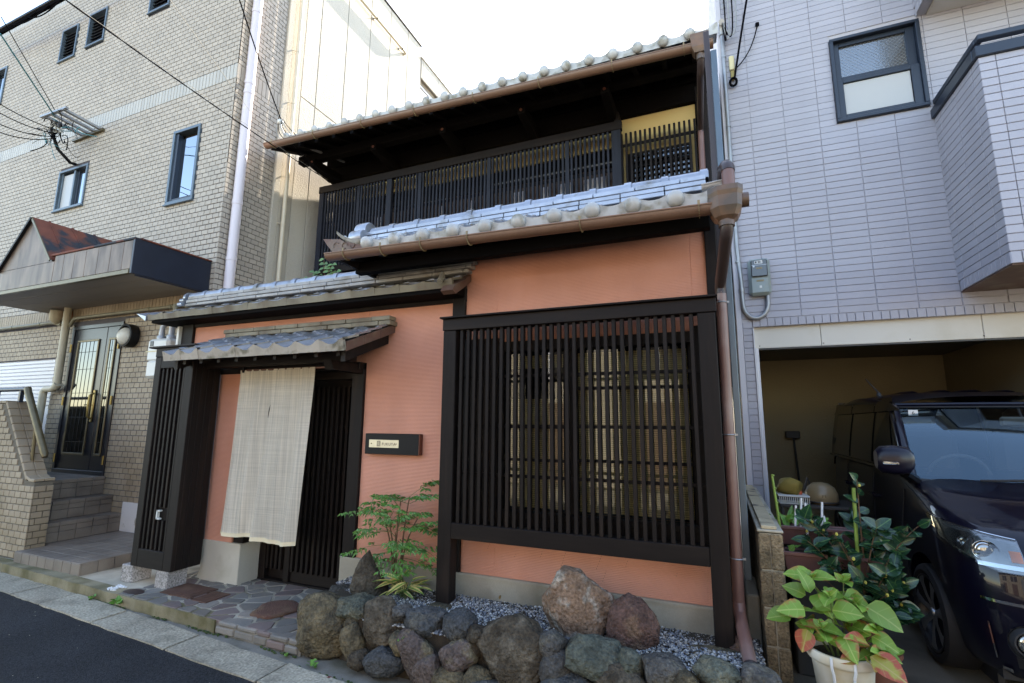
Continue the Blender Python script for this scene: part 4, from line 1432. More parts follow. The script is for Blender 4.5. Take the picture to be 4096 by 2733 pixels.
t = thing('name_plaque', 'dark wooden name plaque with a brass plate on the salmon wall', 'sign', (-2.57, -.05, 1.41))
box('board', 'black_metal', t, -2.845, -2.30, -.055, -.002, 1.318, 1.492, .003)
box('board_end', 'wood_red', t, -2.2995, -2.292, -.053, -.002, 1.320, 1.490, .001)
o = box('plate', 'champagne', t, -2.800, -2.495, -.058, -.0555, 1.374, 1.440, .001)
text('lettering', 'FUKUYA', 'pipe_dark', o, (-2.665, -.0585, 1.393), .034, space=1.12)
mk = MB()
for i in range(4):
    mk.bar((-2.715 + i * .011, -.0585, 1.385), (-2.715 + i * .011, -.0585, 1.430), .0022, .001)
for z in (1.386, 1.397, 1.408, 1.419, 1.429):
    mk.bar((-2.717, -.0585, z), (-2.681, -.0585, z), .001, .0022)
mk.tube([(-2.699 + .016 * cos(2 * pi * k / 16), -.0585, 1.408 + .02 * sin(2 * pi * k / 16)) for k in range(17)], .0013, 4)
mk.build('crest', 'pipe_dark', o)
for x in (-2.775, -2.52):
    MB().lathe([(0, -.003), (.005, -.002), (.006, 0)], (x, -.058, 1.407), 10, 'Y').build('screw', 'bronze', o)

# slatted cupboard on granite feet
t = thing('slatted_cupboard', 'tall dark slatted wooden cupboard standing on granite blocks by the entrance', 'cupboard', (-4.92, -.26, .09))
for x0, x1 in ((-4.835, -4.665), (-5.33, -5.17)):
    box('foot', 'granite_foot', t, x0, x1, -.42, -.235, .078, .232, .005)
for x0, x1, m in ((-5.205, -5.115, 'wood'), (-4.745, -4.632, 'wood')):
    box('stile', m, t, x0, x1, -.425, -.385, .235, 2.215, .004)
box('rail', 'wood_h', t, -5.114, -4.746, -.425, -.385, .235, .395, .004)
box('rail', 'wood_h', t, -5.114, -4.746, -.425, -.385, 2.10, 2.215, .004)
box('rail', 'wood_h', t, -5.205, -4.632, -.43, -.38, 2.216, 2.305, .004)
sl = MB().box(-.013, .013, -.013, .013, -.853, .853, .002).mesh('slat', 'wood')
ss = MB().box(-.013, .013, -.013, .013, -.135, .135, .002).mesh('slat', 'wood')
s3 = MB().box(-.013, .013, -.013, .013, -.66, .66, .002).mesh('slat', 'wood')
for i in range(6):
    x = -5.085 + i * .062
    if i in (3, 4):
        put('slat', s3, t, (x, -.40, 1.44))
        put('slat', ss, t, (x, -.40, .53))
    else:
        put('slat', sl, t, (x, -.40, 1.247))
box('back_panel', 'room_dark', t, -5.19, -4.70, -.36, -.34, .26, 2.2, 0)
for i in range(4):
    box('side_board', 'wood', t, -4.680, -4.634, -.384 + i * .062, -.384 + i * .062 + .060, .236, 2.214, .003)
for i in range(4):
    box('side_board', 'wood', t, -5.205, -5.165, -.384 + i * .062, -.384 + i * .062 + .060, .236, 2.214, .003)
box('top_board', 'wood_h', t, -5.285, -4.60, -.455, -.12, 2.306, 2.324, .003)
b = MB().box(-4.915, -4.870, -.425, -.40, .745, .757).box(-4.915, -4.870, -.425, -.40, .673, .685).box(-4.918, -4.904, -.425, -.40, .673, .757)
b.build('meter_frame', 'white_plastic', t)

# gas meter with its pipes
t = thing('gas_meter', 'white gas meter with grey pipes behind the slatted cupboard', 'gas meter', (-6.0, .3, 2.2))
b = MB().box(-6.36, -5.98, .16, .36, 2.28, 2.56, .03).box(-6.33, -6.02, .15, .30, 2.08, 2.30, .03)
b.build('body', 'white_plastic', t)
box('seam', 'cream_box', t, -6.37, -5.97, .155, .365, 2.40, 2.412, .001)
box('dial', 'dark_plastic', t, -6.30, -6.24, .155, .161, 2.47, 2.53, .001)
for x in (-6.27, -6.09):
    MB().lathe([(.045, 2.55), (.05, 2.60), (.045, 2.61), (.032, 2.61), (.032, 2.66)], (x, .26, 0), 14).build('coupling', 'galv', t, True)
MB().tube([(-6.27, .26, 2.64), (-6.27, .26, 2.72), (-6.24, .27, 2.76), (-6.12, .30, 2.765)], .030, 10).build('pipe', 'galv', t, True)
MB().tube([(-6.09, .26, 2.64), (-6.09, .26, 2.74), (-6.05, .25, 2.79), (-5.62, .20, 2.74)], .032, 10).build('pipe', 'galv', t, True)
MB().tube([(-6.30, .40, 2.70), (-6.30, .40, 3.05)], .026, 10).build('pipe', 'pipe_green', t, True)
box('conduit', 'white_plastic', H, -5.50, -5.465, -.06, .0, 2.32, 2.62, .003)
# ================================================================== LEFT NEIGHBOUR: BRICK-TILED APARTMENT BLOCK
D('step_tile', (.20, .165, .135), .55, .15, 6, rnd=.18, fine=.08, fs=120, col2=(.11, .09, .075), c2s=3, c2t=.58)
D('peeling', (.60, .59, .58), .8, .06, 3, col2=(.30, .27, .22), c2s=6, c2t=.66, c2w=.02)
apt = thing('apartment_block', 'beige brick tiled block with rough white side wall, left of the timber house', 'building', (-8.5, .7, 0))
A = apt
FY = .574
box('facade_wall', 'mortar', A, -6.1, -5.8795, FY + .3, 1.30, -.03, 10.17, 0)
openings = [(-7.035, -6.465, 4.572, 5.705), (-9.89, -9.09, 4.94, 5.645), (-10.56, -10.07, 7.88, 8.52), (-9.75, -9.245, 7.93, 8.57), (-8.08, -7.575, 8.01, 8.65),
            (-12.95, -12.385, 7.54, 8.37), (-8.80, -7.595, .2, 2.95), (-11.4, -9.17, .3, 2.49)]
def free(x0, x1, z0, z1):
    """parts of the brick left beside the openings"""
    segs = [(x0, x1)]
    for a, b_, c, d in openings:
        if z1 > c + .004 and z0 < d - .004:
            out = []
            for s, e in segs:
                if e <= a or s >= b_:
                    out.append((s, e))
                else:
                    if a - s > .02:
                        out.append((s, a - .002))
                    if e - b_ > .02:
                        out.append((b_ + .002, e))
            segs = out
    return segs
holed('facade_wall', 'mortar', A, -14.5, -5.879, FY, FY + .3, -.03, 9.37, openings[:6] + openings[7:])
PW, PH = .118, .0699
lower, upper, sold = [], [], []
def course(z, x0, x1, row, dst):
    x = x1 - (PW if row % 2 else PW / 2) + .010
    first = True
    xe = x1
    while xe > x0:
        s = max(x, x0)
        for a, b_ in free(s + .0045, xe - .0045 if not first else xe, z, z + .0605):
            dst.append((a, b_, FY - .009, FY + .004, z, z + .0605))
        xe = x
        x -= PW
        first = False
def soldier(z, x0, x1, dst, h=.224):
    x = x1 - .006
    while x > x0:
        for a, b_ in free(x - .0605, x, z, z + h):
            dst.append((a, b_, FY - .009, FY + .004, z, z + h))
        x -= .0690
XE = -5.867
k = 0
z = .20
while z < 2.99:
    course(z, -11.0, XE, k, lower)
    z += PH
    k += 1
soldier(3.022, -11.6, XE, lower)
z = 3.255
while z < 6.2:
    course(z, -12.0, XE, k, upper)
    z += PH
    k += 1
soldier(6.262, -12.6, XE, sold)
z = 6.494
while z < 9.1:
    course(z, -13.5, XE, k, upper)
    z += PH
    k += 1
soldier(9.14, -13.6, XE, sold)
under_canopy = lambda c: c.z < .4
side = []
def side_course(z, row):
    y = FY + .004 + (PW if row % 2 else PW / 2) - .012
    ys = FY - .008
    while ys < 1.29:
        side.append((-5.885, XE, ys + (.0045 if ys > FY else 0), min(y, 1.295) - .0045, z, z + .0605))
        ys = y
        y += PW
k = 0
z = 2.7
while z < 6.2:
    side_course(z, k)
    z += PH
    k += 1
y = FY - .008
for zz in (6.262,):
    y = FY - .008
    while y < 1.28:
        side.append((-5.885, XE, y, y + .0605, zz, zz + .224))
        y += .069
z = 6.494
while z < 8.6:
    side_course(z, k)
    z += PH
    k += 1
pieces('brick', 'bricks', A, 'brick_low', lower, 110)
pieces('brick', 'bricks', A, 'brick', upper, 100)
pieces('brick', 'bricks', A, 'brick_soldier', sold, 30)
pieces('brick', 'bricks', A, 'brick', side, 60)
box('parapet_coping', 'black_metal', A, -14.5, -5.86, FY - .03, FY + .32, 9.372, 9.42, .004)
box('painted_base', 'peeling', A, -7.12, -5.90, FY - .016, FY + .01, .19, .548, .003)

# rough white side wall in tall panels
box('side_wall', 'alc_joint', A, -6.2, -5.878, 1.30, 4.93, -.03, 10.16, 0)
box('side_wall', 'alc_joint', A, -6.2, -5.878, 4.93, 4.98, -.03, 9.9, 0)
box('side_wall', 'alc_joint', A, -6.2, -5.878, 4.98, 7.2, -.03, 8.5, 0)
box('side_wall', 'alc_joint', A, -6.2, -5.878, 4.98, 7.2, 9.40, 9.9, 0)
box('side_wall', 'alc_joint', A, -6.2, -5.878, 5.72, 7.2, 8.5, 9.40, 0)
box('corner_column', 'roughcast', A, -5.95, -5.842, 1.305, 1.42, -.03, 10.14, .01)
box('corner_column', 'roughcast', A, -5.95, -5.856, 1.424, 1.655, -.03, 10.14, .01)
ys = [1.66, 1.97, 2.585, 3.20, 3.81, 4.42, 4.93]
for a, b_ in zip(ys, ys[1:]):
    for z0, z1 in ((2.0, 6.705), (6.715, 10.15)):
        box('wall_panel', 'alc', A, -5.878, -5.864, a + .006, b_ - .006, z0, z1, .005)
ys = [4.985, 5.05, 5.72, 6.35, 7.0]
for a, b_ in zip(ys, ys[1:]):
    for z0, z1 in ((2.0, 8.49), (8.5, 9.39), (9.41, 9.89)):
        if z0 == 8.5 and a < 5.7:
            continue
        box('wall_panel', 'alc', A, -5.878, -5.866, a + .005, b_ - .005, z0, z1, .005)
box('roof_coping', 'black_metal', A, -6.2, -5.84, 1.3, 4.94, 10.162, 10.19, .003)
box('roof_coping', 'alc', A, -6.2, -5.845, 4.945, 7.2, 9.90, 9.93, .003)
w_ = box('side_window', 'brick_low', A, -6.0, -5.93, 4.98, 5.72, 8.5, 9.40, 0)
box('frame', 'alu_white', w_, -5.93, -5.90, 4.99, 5.71, 9.20, 9.25, .002)
for i in range(14):
    box('louvre', 'alu_white', w_, -5.93, -5.90, 4.99, 5.71, 8.52 + i * .047, 8.535 + i * .047, 0)
# pipes on the side wall
MB().tube([(-5.788, .715, 2.3), (-5.788, .715, 9.6)], .062, 18).build('rainwater_pipe', 'pipe_white', A, True)
rp = bpy.data.objects['rainwater_pipe']
for z in (3.66, 4.44, 6.07, 6.22, 7.35):
    MB().tube([(-5.788, .715, z), (-5.788, .715, z + .05)], .067, 18).build('pipe_joint', 'pipe_white', rp, True)
for z in (3.62, 6.25, 7.3):
    box('pipe_clip', 'galv', rp, -5.875, -5.80, .705, .72, z, z + .015, .002)
MB().tube([(-5.79, 1.475, 2.3), (-5.79, 1.475, 8.9)], .030, 12).build('thin_pipe', 'pipe_cream', A, True)
rp = bpy.data.objects['thin_pipe']
for z in (4.46, 5.2, 6.42, 7.32):
    b = MB().tube([(-5.79, 1.475, z), (-5.79, 1.475, z + .03)], .034, 12)
    b.tube([(-5.86, 1.40, z + .012), (-5.79, 1.475, z + .012)], .008, 6)
    b.build('pipe_clip', 'pipe_cream', rp, True)
MB().tube([(-5.79, 1.9, 9.47), (-5.79, 4.22, 9.47), (-5.80, 4.27, 9.47), (-5.87, 4.28, 9.47)], .030, 12).build('wall_pipe', 'pipe_cream', A, True)
rp = bpy.data.objects['wall_pipe']
for y in (3.26, 4.12):
    b = MB().tube([(-5.87, y, 9.47), (-5.80, y, 9.47)], .009, 6).lathe([(0, .0), (.028, .0), (.022, .012), (0, .014)], (-5.866, y, 9.47), 10, 'X')
    b.tube([(-5.79, y - .012, 9.47), (-5.79, y + .012, 9.47)], .034, 12)
    b.build('pipe_clip', 'bronze', rp, True)

# windows of the facade
def aframe(win, x0, x1, z0, z1, m, wd=.035, y0=FY - .03, y1=FY + .08):
    box('frame', m, win, x0, x1, y0, y1, z0, z0 + wd, .003)
    box('frame', m, win, x0, x1, y0, y1, z1 - wd, z1, .003)
    box('frame', m, win, x0, x0 + wd, y0, y1, z0 + wd, z1 - wd, .003)
    box('frame', m, win, x1 - wd, x1, y0, y1, z0 + wd, z1 - wd, .003)
a, b_, c, d = openings[0]
wn = box('window', 'room_dark', A, a, b_, FY + .085, FY + .10, c, d, 0)
aframe(wn, a, b_, c, d, 'alu_blue', .042)
box('sash', 'alu_navy', wn, a + .042, a + .10, FY - .01, FY + .06, c + .042, d - .042, .003)
box('pane', 'glass_sky', wn, a + .10, b_ - .045, FY + .045, FY + .05, c + .06, d - .11, 0)
box('sash', 'alu_navy', wn, a + .10, b_ - .042, FY - .005, FY + .06, c + .043, c + .085, .003)
box('sill', 'alu_blue', wn, a - .01, b_ + .01, FY - .05, FY, c - .022, c, .003)
a, b_, c, d = openings[1]
wn = box('window', 'room_dark', A, a, b_, FY + .085, FY + .10, c, d, 0)
aframe(wn, a, b_, c, d, 'alu_blue', .035)
m_ = (a + b_) / 2
box('pane', 'glass_frost', wn, a + .075, m_ - .01, FY + .02, FY + .025, c + .07, d - .07, 0)
box('sash', 'alu_blue', wn, a + .035, a + .075, FY, FY + .05, c + .035, d - .035, .003)
box('sash', 'alu_blue', wn, m_ - .01, m_ + .03, FY - .005, FY + .06, c + .035, d - .035, .003)
box('sash', 'alu_navy', wn, m_ + .03, m_ + .075, FY + .03, FY + .06, c + .035, d - .035, .003)
box('pane', 'glass_sky', wn, m_ + .07, b_ - .035, FY + .045, FY + .05, c + .05, d - .05, 0)
box('sill', 'alu_blue', wn, a - .01, b_ + .01, FY - .05, FY, c - .022, c, .003)
a, b_, c, d = openings[5]
wn = box('window', 'room_dark', A, a, b_, FY + .085, FY + .10, c, d, 0)
aframe(wn, a, b_, c, d, 'alu_blue', .04)
box('pane', 'glass_sky', wn, a + .04, b_ - .04, FY + .045, FY + .05, c + .04, d - .04, 0)
for a, b_, c, d in openings[2:5]:
    wn = box('louvred_window', 'room_dark', A, a, b_, FY + .10, FY + .12, c, d, 0)
    aframe(wn, a, b_, c, d, 'alu_blue', .03)
    n = 9
    for i in range(n):
        z = c + .05 + (d - c - .08) * i / n
        MB().prism([(FY + .01, z), (FY + .016, z - .004), (FY + .085, z + .055), (FY + .08, z + .06)], a + .03, b_ - .03, 'X').build('louvre', 'alu_navy', wn)
    box('sill', 'alu_blue', wn, a - .01, b_ + .01, FY - .04, FY, c - .02, c, .003)

# metal porch roof with a small gable
cy0 = -.347
can = box('porch_roof', 'canopy_soffit', A, -9.6, -5.96, cy0 + .03, FY, 3.23, 3.25, .002)
box('side_fascia', 'canopy_side', can, -5.98, -5.945, cy0 - .004, FY - .01, 3.205, 3.615, .004)
box('lower_lip', 'canopy_side', can, -5.975, -5.955, cy0 + .05, FY - .01, 3.19, 3.204, .002)
x = -5.985
for wd in (.16, .24, .24, .24, .24, .22, .20):
    box('fascia_panel', 'canopy_face', can, x - wd + .003, x, cy0, cy0 + .03, 3.262, 3.60, .004)
    x -= wd
box('fascia_panel', 'canopy_face', can, -9.6, x - .003, cy0, cy0 + .03, 3.262, 3.535, .004)
MB().prism([(-7.58, 3.537), (-8.18, 4.19), (-8.80, 3.537)], cy0, cy0 + .03, 'Y').build('gable_panel', 'canopy_face', can)
box('lower_lip', 'bronze', can, -9.6, -5.985, cy0 - .012, cy0 + .03, 3.205, 3.255, .004)
roofm = MB()
roofm.add([(-8.18, cy0 - .02, 4.215), (-7.57, cy0 - .02, 3.555), (-7.57, FY - .01, 3.555), (-8.18, FY - .01, 4.215), (-8.18, cy0 - .02, 4.185), (-7.60, cy0 - .02, 3.55)],
          [(0, 1, 2, 3), (0, 4, 5, 1)])
roofm.add([(-8.18, cy0 - .02, 4.215), (-8.82, cy0 - .02, 3.52), (-8.82, FY - .01, 3.52), (-8.18, FY - .01, 4.215)], [(3, 2, 1, 0)])
roofm.build('gable_roof', 'rust', can)
for y in (cy0 + .16, cy0 + .42, cy0 + .68):
    MB().bar((-8.18, y, 4.222), (-7.57, y, 3.562), .018, .022, (0, 1, 0)).build('roof_seam', 'rust', can)
MB().bar((-8.18, cy0 - .024, 4.20), (-7.585, cy0 - .024, 3.545), .03, .012, (0, 1, 0)).build('gable_trim', 'bronze', can)
MB().bar((-8.18, cy0 - .024, 4.20), (-8.81, cy0 - .024, 3.53), .03, .03, (0, 1, 0)).build('gable_trim', 'black_metal', can)
box('flat_roof', 'rust', can, -7.6, -5.98, cy0 + .03, FY - .01, 3.54, 3.56, 0)
box('roof_edge', 'rust', can, -7.60, -5.945, cy0 - .012, cy0 + .05, 3.602, 3.628, .004)
box('roof_edge', 'rust', can, -5.99, -5.935, cy0 + .051, FY - .01, 3.617, 3.635, .004)
for k in range(4):
    box('soffit_board', 'canopy_soffit', can, -9.6, -5.985, cy0 + .035 + k * .22, cy0 + .035 + k * .22 + .216, 3.222, 3.229, .001)

# entrance door
dr = box('entrance_door', 'door_black', A, -8.80, -7.595, FY + .03, FY + .09, .845, 2.95, 0)
aframe(dr, -8.80, -7.595, .845, 2.95, 'door_black', .055, FY - .025, FY + .06)
box('leaf', 'door_black', dr, -8.742, -7.965, FY - .01, FY + .028, .87, 2.895, .005)
box('leaf', 'door_black', dr, -7.955, -7.652, FY - .01, FY + .028, .87, 2.895, .005)
def lead_pane(x0, x1, z0, z1, nx, bars):
    p = box('pane', 'glass_dim', dr, x0, x1, FY - .018, FY - .012, z0, z1, 0)
    for a, b_, c, d in ((x0 - .03, x1 + .03, z0 - .03, z0), (x0 - .03, x1 + .03, z1, z1 + .03), (x0 - .03, x0, z0, z1), (x1, x1 + .03, z0, z1)):
        box('moulding', 'bronze', p, a, b_, FY - .026, FY - .0105, c, d, .004)
    mb = MB()
    for i in range(1, nx):
        x = x0 + (x1 - x0) * i / nx
        mb.box(x - .003, x + .003, FY - .021, FY - .0185, z0, z1)
    for z in bars:
        mb.box(x0, x1, FY - .022, FY - .0187, z - .003, z + .003)
    mb.build('leading', 'black_metal', p)
lead_pane(-8.60, -8.14, 1.13, 2.70, 5, (1.28, 1.62, 1.96, 2.30, 2.55))
lead_pane(-7.85, -7.755, 1.13, 2.70, 2, (1.28, 1.62, 1.96, 2.30, 2.55))
for z in (2.62, 1.85, 1.05):
    for x in (-8.77, -7.632):
        MB().tube([(x, FY - .03, z - .06), (x, FY - .03, z + .06)], .014, 8).build('hinge', 'brass', dr, True)
hd = MB().box(-8.07, -8.02, FY - .03, FY - .012, 1.55, 2.0, .008)
hd.tube([(-8.045, FY - .03, 1.60), (-8.045, FY - .075, 1.63), (-8.045, FY - .08, 1.78), (-8.045, FY - .075, 1.92), (-8.045, FY - .03, 1.95)], .013, 8)
hd.tube([(-8.05, FY - .05, 1.79), (-8.17, FY - .06, 1.79)], .008, 6)
hd.build('handle', 'brass', dr, True)
# roller shutter
shu = box('roller_shutter', 'alu_white', A, -11.4, -9.17, FY + .02, FY + .04, .3, 2.49, 0)
me = MB().prism([(FY - .0, .0), (FY + .019, -.02), (FY + .019, .05), (FY - .0, .038)], -11.4, -9.17, 'X').mesh('slat', 'alu_white')
for i in range(12):
    put('slat', me, shu, (0, 0, 1.80 + i * .0575))
# pipes along the facade
MB().tube([(-12.2, FY - .07, 3.035), (-9.25, FY - .07, 3.035), (-9.1, FY - .07, 3.0), (-9.02, FY - .07, 2.99)], .026, 10).build('facade_pipe', 'pipe_green', A, True)
MB().tube([(-8.80, FY - .07, 2.95), (-8.72, FY - .07, 3.05), (-8.6, FY - .07, 3.06), (-6.3, FY - .07, 3.06), (-6.24, FY - .08, 3.04)], .024, 10).build('facade_pipe', 'pipe_green', A, True)
for x in (-7.0, -6.55, -9.6, -10.4):
    MB().tube([(x - .03, FY - .07, 3.06 if x > -9 else 3.035), (x + .03, FY - .07, 3.06 if x > -9 else 3.035)], .031, 10).build('pipe_joint', 'pipe_green', A, True)
dpp = MB().tube([(-8.84, FY - .10, 3.22), (-8.83, FY - .10, 2.12), (-8.85, FY - .10, 2.05), (-8.92, FY - .10, 2.025), (-9.1, FY - .10, 2.02), (-9.15, FY - .10, 1.98), (-9.15, FY - .10, 1.4)], .048, 12).build('porch_downpipe', 'pipe_beige', A, True)
MB().tube([(-8.86, FY - .10, 2.045), (-8.80, FY - .10, 2.10)], .055, 12).build('pipe_joint', 'pipe_beige', dpp, True)
b = MB().lathe([(.0, 3.33 - .2), (.075, 3.33 - .2), (.085, 3.20), (.085, 3.06), (.06, 3.03), (.03, 3.0), (0, 3.0)], (-9.12, FY - .10, 0), 14)
b.build('vent_box', 'pipe_beige', A, True)
box('junction_box', 'orange', A, -8.97, -8.90, FY - .06, FY - .01, 3.05, 3.2, .006)
# wall lamp
t = thing('wall_lamp', 'round black wall lamp with a white globe beside the black entrance door', 'lamp', (-7.36, FY, 2.72))
MB().lathe([(0, -.02), (.155, -.02), (.16, -.06), (.155, -.13), (.13, -.135), (.13, -.05), (0, -.05)], (-7.36, FY - .0, 2.72), 28, 'Y').build('bowl', 'black_metal', t, True)
b = MB()
b.ball((-7.365, FY - .105, 2.705), .122, 20, (1, .75, 1))
b.build('globe', 'globe', t, True)

# ------------------------------------------------ steps and stair wall
st = thing('entrance_steps', 'brown tiled steps rising to the black entrance door', 'steps', (-7.0, .1, .08))
box('core', 'mortar', st, -6.96, -5.852, -.488, FY - .012, .04, .188, 0)
box('core', 'mortar', st, -9.2, -7.132, -.245, FY - .012, .04, .40, 0)
box('core', 'mortar', st, -9.2, -7.345, -.245, FY - .012, .40, .612, 0)
box('core', 'mortar', st, -9.2, -7.568, -.245, FY - .012, .612, .836, 0)
tl_ = []
x = -5.842
while x > -7.12:
    y = -.498
    while y < FY - .03:
        if not (x < -7.0 and y < -.25):
            tl_.append((max(x - .143, -7.12), x, y, min(y + .143, FY - .018), .184, .195))
        y += .148
    x -= .148
x = -5.842
while x > -6.93:
    tl_.append((x - .143, x, -.499, -.486, .06, .1835))
    x -= .148
y = -.484
while y < .4:
    tl_.append((-5.854, -5.842, y, y + .143, .06, .1835))
    y += .148
for xr, z0, z1 in ((-7.12, .197, .412), (-7.333, .414, .624), (-7.556, .626, .848)):
    y = -.248
    while y < FY - .03:
        e = min(y + .163, FY - .014)
        tl_.append((xr - .013, xr, y, e, z0, (z0 + z1) / 2 - .002))
        tl_.append((xr - .013, xr, y, e, (z0 + z1) / 2 + .002, z1 - .045))
        tl_.append((xr - .10, xr + .006, y, e, z1 - .042, z1))
        tl_.append((xr - .212, xr - .104, y, e, z1 - .014, z1 - .001))
        y += .168
x = -7.78
while x > -8.95:
    y = -.248
    while y < FY - .03:
        tl_.append((x - .163, x, y, min(y + .163, FY - .014), .836, .847))
        y += .168
    x -= .168
pieces('step_tile', 'step_tiles', st, 'step_tile', tl_, 260)

sw = thing('stair_wall', 'low brick stair wall with sloping top beside the entrance steps', 'wall', (-7.6, -.34, .08))
D('mortar_mid', (.14, .12, .09), .95, .15, 12)
prof = [(-7.016, .06), (-7.016, .895), (-7.18, .91), (-7.87, 1.77), (-11.5, 1.77), (-11.5, .06)]
MB().prism(prof, -.424, -.256, 'Y').build('core', 'mortar_mid', sw)
def top_at(x):
    return .905 if x > -7.17 else min(1.77, .925 + (-7.17 - x) * 1.25)
bk = []
z = .095
k = 0
while z < 1.78:
    x1 = -7.002
    x = x1 - (PW if k % 2 else PW / 2)
    xe = x1
    while xe > -11.3:
        if top_at(xe) > z + .06:
            xs = x
            if top_at((xe + x) / 2) > z + .055:
                bk.append((x + .0045, xe - (.0045 if xe != x1 else 0), -.434, -.42, z, z + .0605))
        xe = x
        x -= PW
    y = -.42
    for ye in ((-.376, -.246) if k % 2 else (-.317, -.246)):
        if z < .85:
            bk.append((-7.016, -7.003, y + .0045, ye - .0045, z, z + .0605))
        y = ye
    z += PH
    k += 1
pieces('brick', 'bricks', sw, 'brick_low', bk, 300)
# coping tiles
cp = MB().box(-.053, .053, -.048, .048, -.016, .016, .005).mesh('coping_tile', 'brick_low')
ang = atan2(.85, -.68)
for i in range(10):
    x = -7.21 - i * .0695
    z = .965 + i * .0695 * 1.25
    for y in (-.385, -.285):
        o = put('coping_tile', cp, sw, (x, y, z), (0, radians(51.3), 0))
for i in range(24):
    for y in (-.385, -.285):
        put('coping_tile', cp, sw, (-7.93 - i * .112, y, 1.79))
for y in (-.385, -.285):
    put('coping_tile', cp, sw, (-7.075, y, .918))
    put('coping_tile', cp, sw, (-7.155, y, .935), (0, radians(20), 0))
hr = MB()
hr.tube([(-11.4, -.335, 1.945), (-7.66, -.335, 1.945)], .026, 10)
hr.build('handrail', 'alu_navy', sw, True)
MB().tube([(-7.62, -.36, 1.955), (-7.58, -.365, 1.90), (-7.03, -.37, 1.20), (-7.015, -.37, 1.17)], [.034, .036, .036, .028], 12).build('handrail', 'bronze', sw, True)
for x, z0, z1 in ((-7.80, 1.79, 1.93), (-8.35, 1.79, 1.93), (-9.1, 1.79, 1.93)):
    box('post', 'alu_navy', sw, x - .02, x + .02, -.355, -.315, z0, z1, .003)
MB().tube([(-7.32, -.345, 1.12), (-7.32, -.36, 1.56)], .018, 8).build('post', 'bronze', sw, True)

# ------------------------------------------------ power line bracket and cables
t = thing('cable_bracket', 'galvanised cable bracket on the brick facade tangled with black and teal wires', 'cable bracket', (-9.2, FY, 6.1))
for i, x in enumerate((-8.90, -9.06, -9.22, -9.38)):
    MB().bar((x, FY - .005, 6.19), (x - .02, FY - .52, 6.24), .05, .035).build('arm', 'galv', t)
MB().bar((-8.80, FY - .03, 6.16), (-9.62, FY - .03, 6.14), .04, .04).build('wall_rail', 'bronze', t)
MB().bar((-8.85, FY - .50, 6.25), (-9.5, FY - .52, 6.24), .04, .03).build('front_rail', 'galv', t)
MB().tube([(-9.42, FY - .40, 6.05), (-9.40, FY - .30, 5.80), (-9.44, FY - .1, 5.68), (-9.46, FY - .02, 5.70)], .024, 8).build('strut', 'black_metal', t, True)
for i in range(5):
    MB().lathe([(0, 0), (.022, .0), (.03, .02), (.018, .04), (.03, .06), (.0, .075)], (-9.34 + .05 * i, FY - .44 + .03 * (i % 2), 5.98 + .05 * (i % 3)), 10).build('insulator', 'porcelain' if i % 2 else 'drape', t, True)
for i in range(46):
    p = Vector((-9.32 + R.gauss(0, .13), FY - .38 + R.gauss(0, .09), 6.03 + R.gauss(0, .10)))
    q = p + Vector((R.gauss(0, .16), R.gauss(0, .1), R.gauss(0, .12)))
    m = p.lerp(q, .5) + Vector((R.gauss(0, .14), R.gauss(0, .1), R.gauss(0, .16)))
    MB().tube(bez(p, m, q, 8), R.choice((.004, .005, .007)), 5).build('wire', R.choice(('cable', 'cable', 'cable', 'cable', 'cable_white', 'cable_teal')), t, True)

def catenary(p, q, sag, n=16):
    p, q = Vector(p), Vector(q)
    return [p.lerp(q, i / n) - Vector((0, 0, sag * 4 * (i / n) * (1 - i / n))) for i in range(n + 1)]
def cable(label, pts, r, m='cable', twist=False, group=None):
    b = MB()
    if twist:
        for s in (0, 1):
            b.tube([p + Vector((0, cos(i * .9 + s * pi), sin(i * .9 + s * pi))) * r * .7 for i, p in enumerate(pts)], r, 6)
    else:
        b.tube(pts, r, 6)
    o = b.build('cable', m, None, True)
    return tag(o, label, 'cable', group)
cable('thick twisted black cable running down across the brick facade to the balcony corner', catenary((-4.114, -2.0, 4.534), (-5.30, 1.82, 5.225), .04, 60), .0042, twist=True)
cable('pale thin wire running just above the twisted cable', catenary((-4.20, -2.0, 4.60), (-5.30, 1.80, 5.235), .01, 16), .0018, 'cable_white')
cable('thin pale wire crossing the brick facade to the roof corner', catenary((-3.823, -1.5, 4.878), (-5.60, .98, 5.51), .01, 14), .002, 'cable_white')
cable('black wire hanging from above to the white insulator at the roof corner', catenary((-4.735, -.3, 6.289), (-5.467, 1.0, 5.80), .03, 14), .0075)
for i, (z0, z1) in enumerate(((5.134, 6.02), (5.10, 5.98), (5.02, 5.95), (4.98, 5.93))):
    cable(('uppermost', 'second highest', 'second lowest', 'lowest')[i] + ' of the four black service wires under the teal wire', catenary((-7.9 - .05 * i, -1.1, z0 + .14 + .05 * (3 - i)), (-9.22 - .03 * i, .2, z1), .05 + .02 * i, 14), .0065, group='black wires to the bracket')
cable('teal wire sloping down to the tangled cable bracket', catenary((-8.12, -1.0, 6.40), (-9.25, .12, 6.22), .0, 12), .009, 'cable_teal')
cable('grey wire above the teal one sloping to the cable bracket', catenary((-8.18, -1.0, 6.66), (-9.22, .12, 6.27), .0, 12), .005, 'cable')
b = catenary((-12.4, .2, 8.62), (-8.9, .2, 8.62), .0, 26)
o = cable('bundle of thick black cables along the top of the brick facade', b, .032)
for k in range(3):
    MB().tube(catenary((-11.9 + k * .5, .17 - k * .01, 8.60), (-10.6 + k * .4, .17, 8.60), .06 + .05 * k, 18), .010, 6).build('loose_cable', 'cable', o, True)
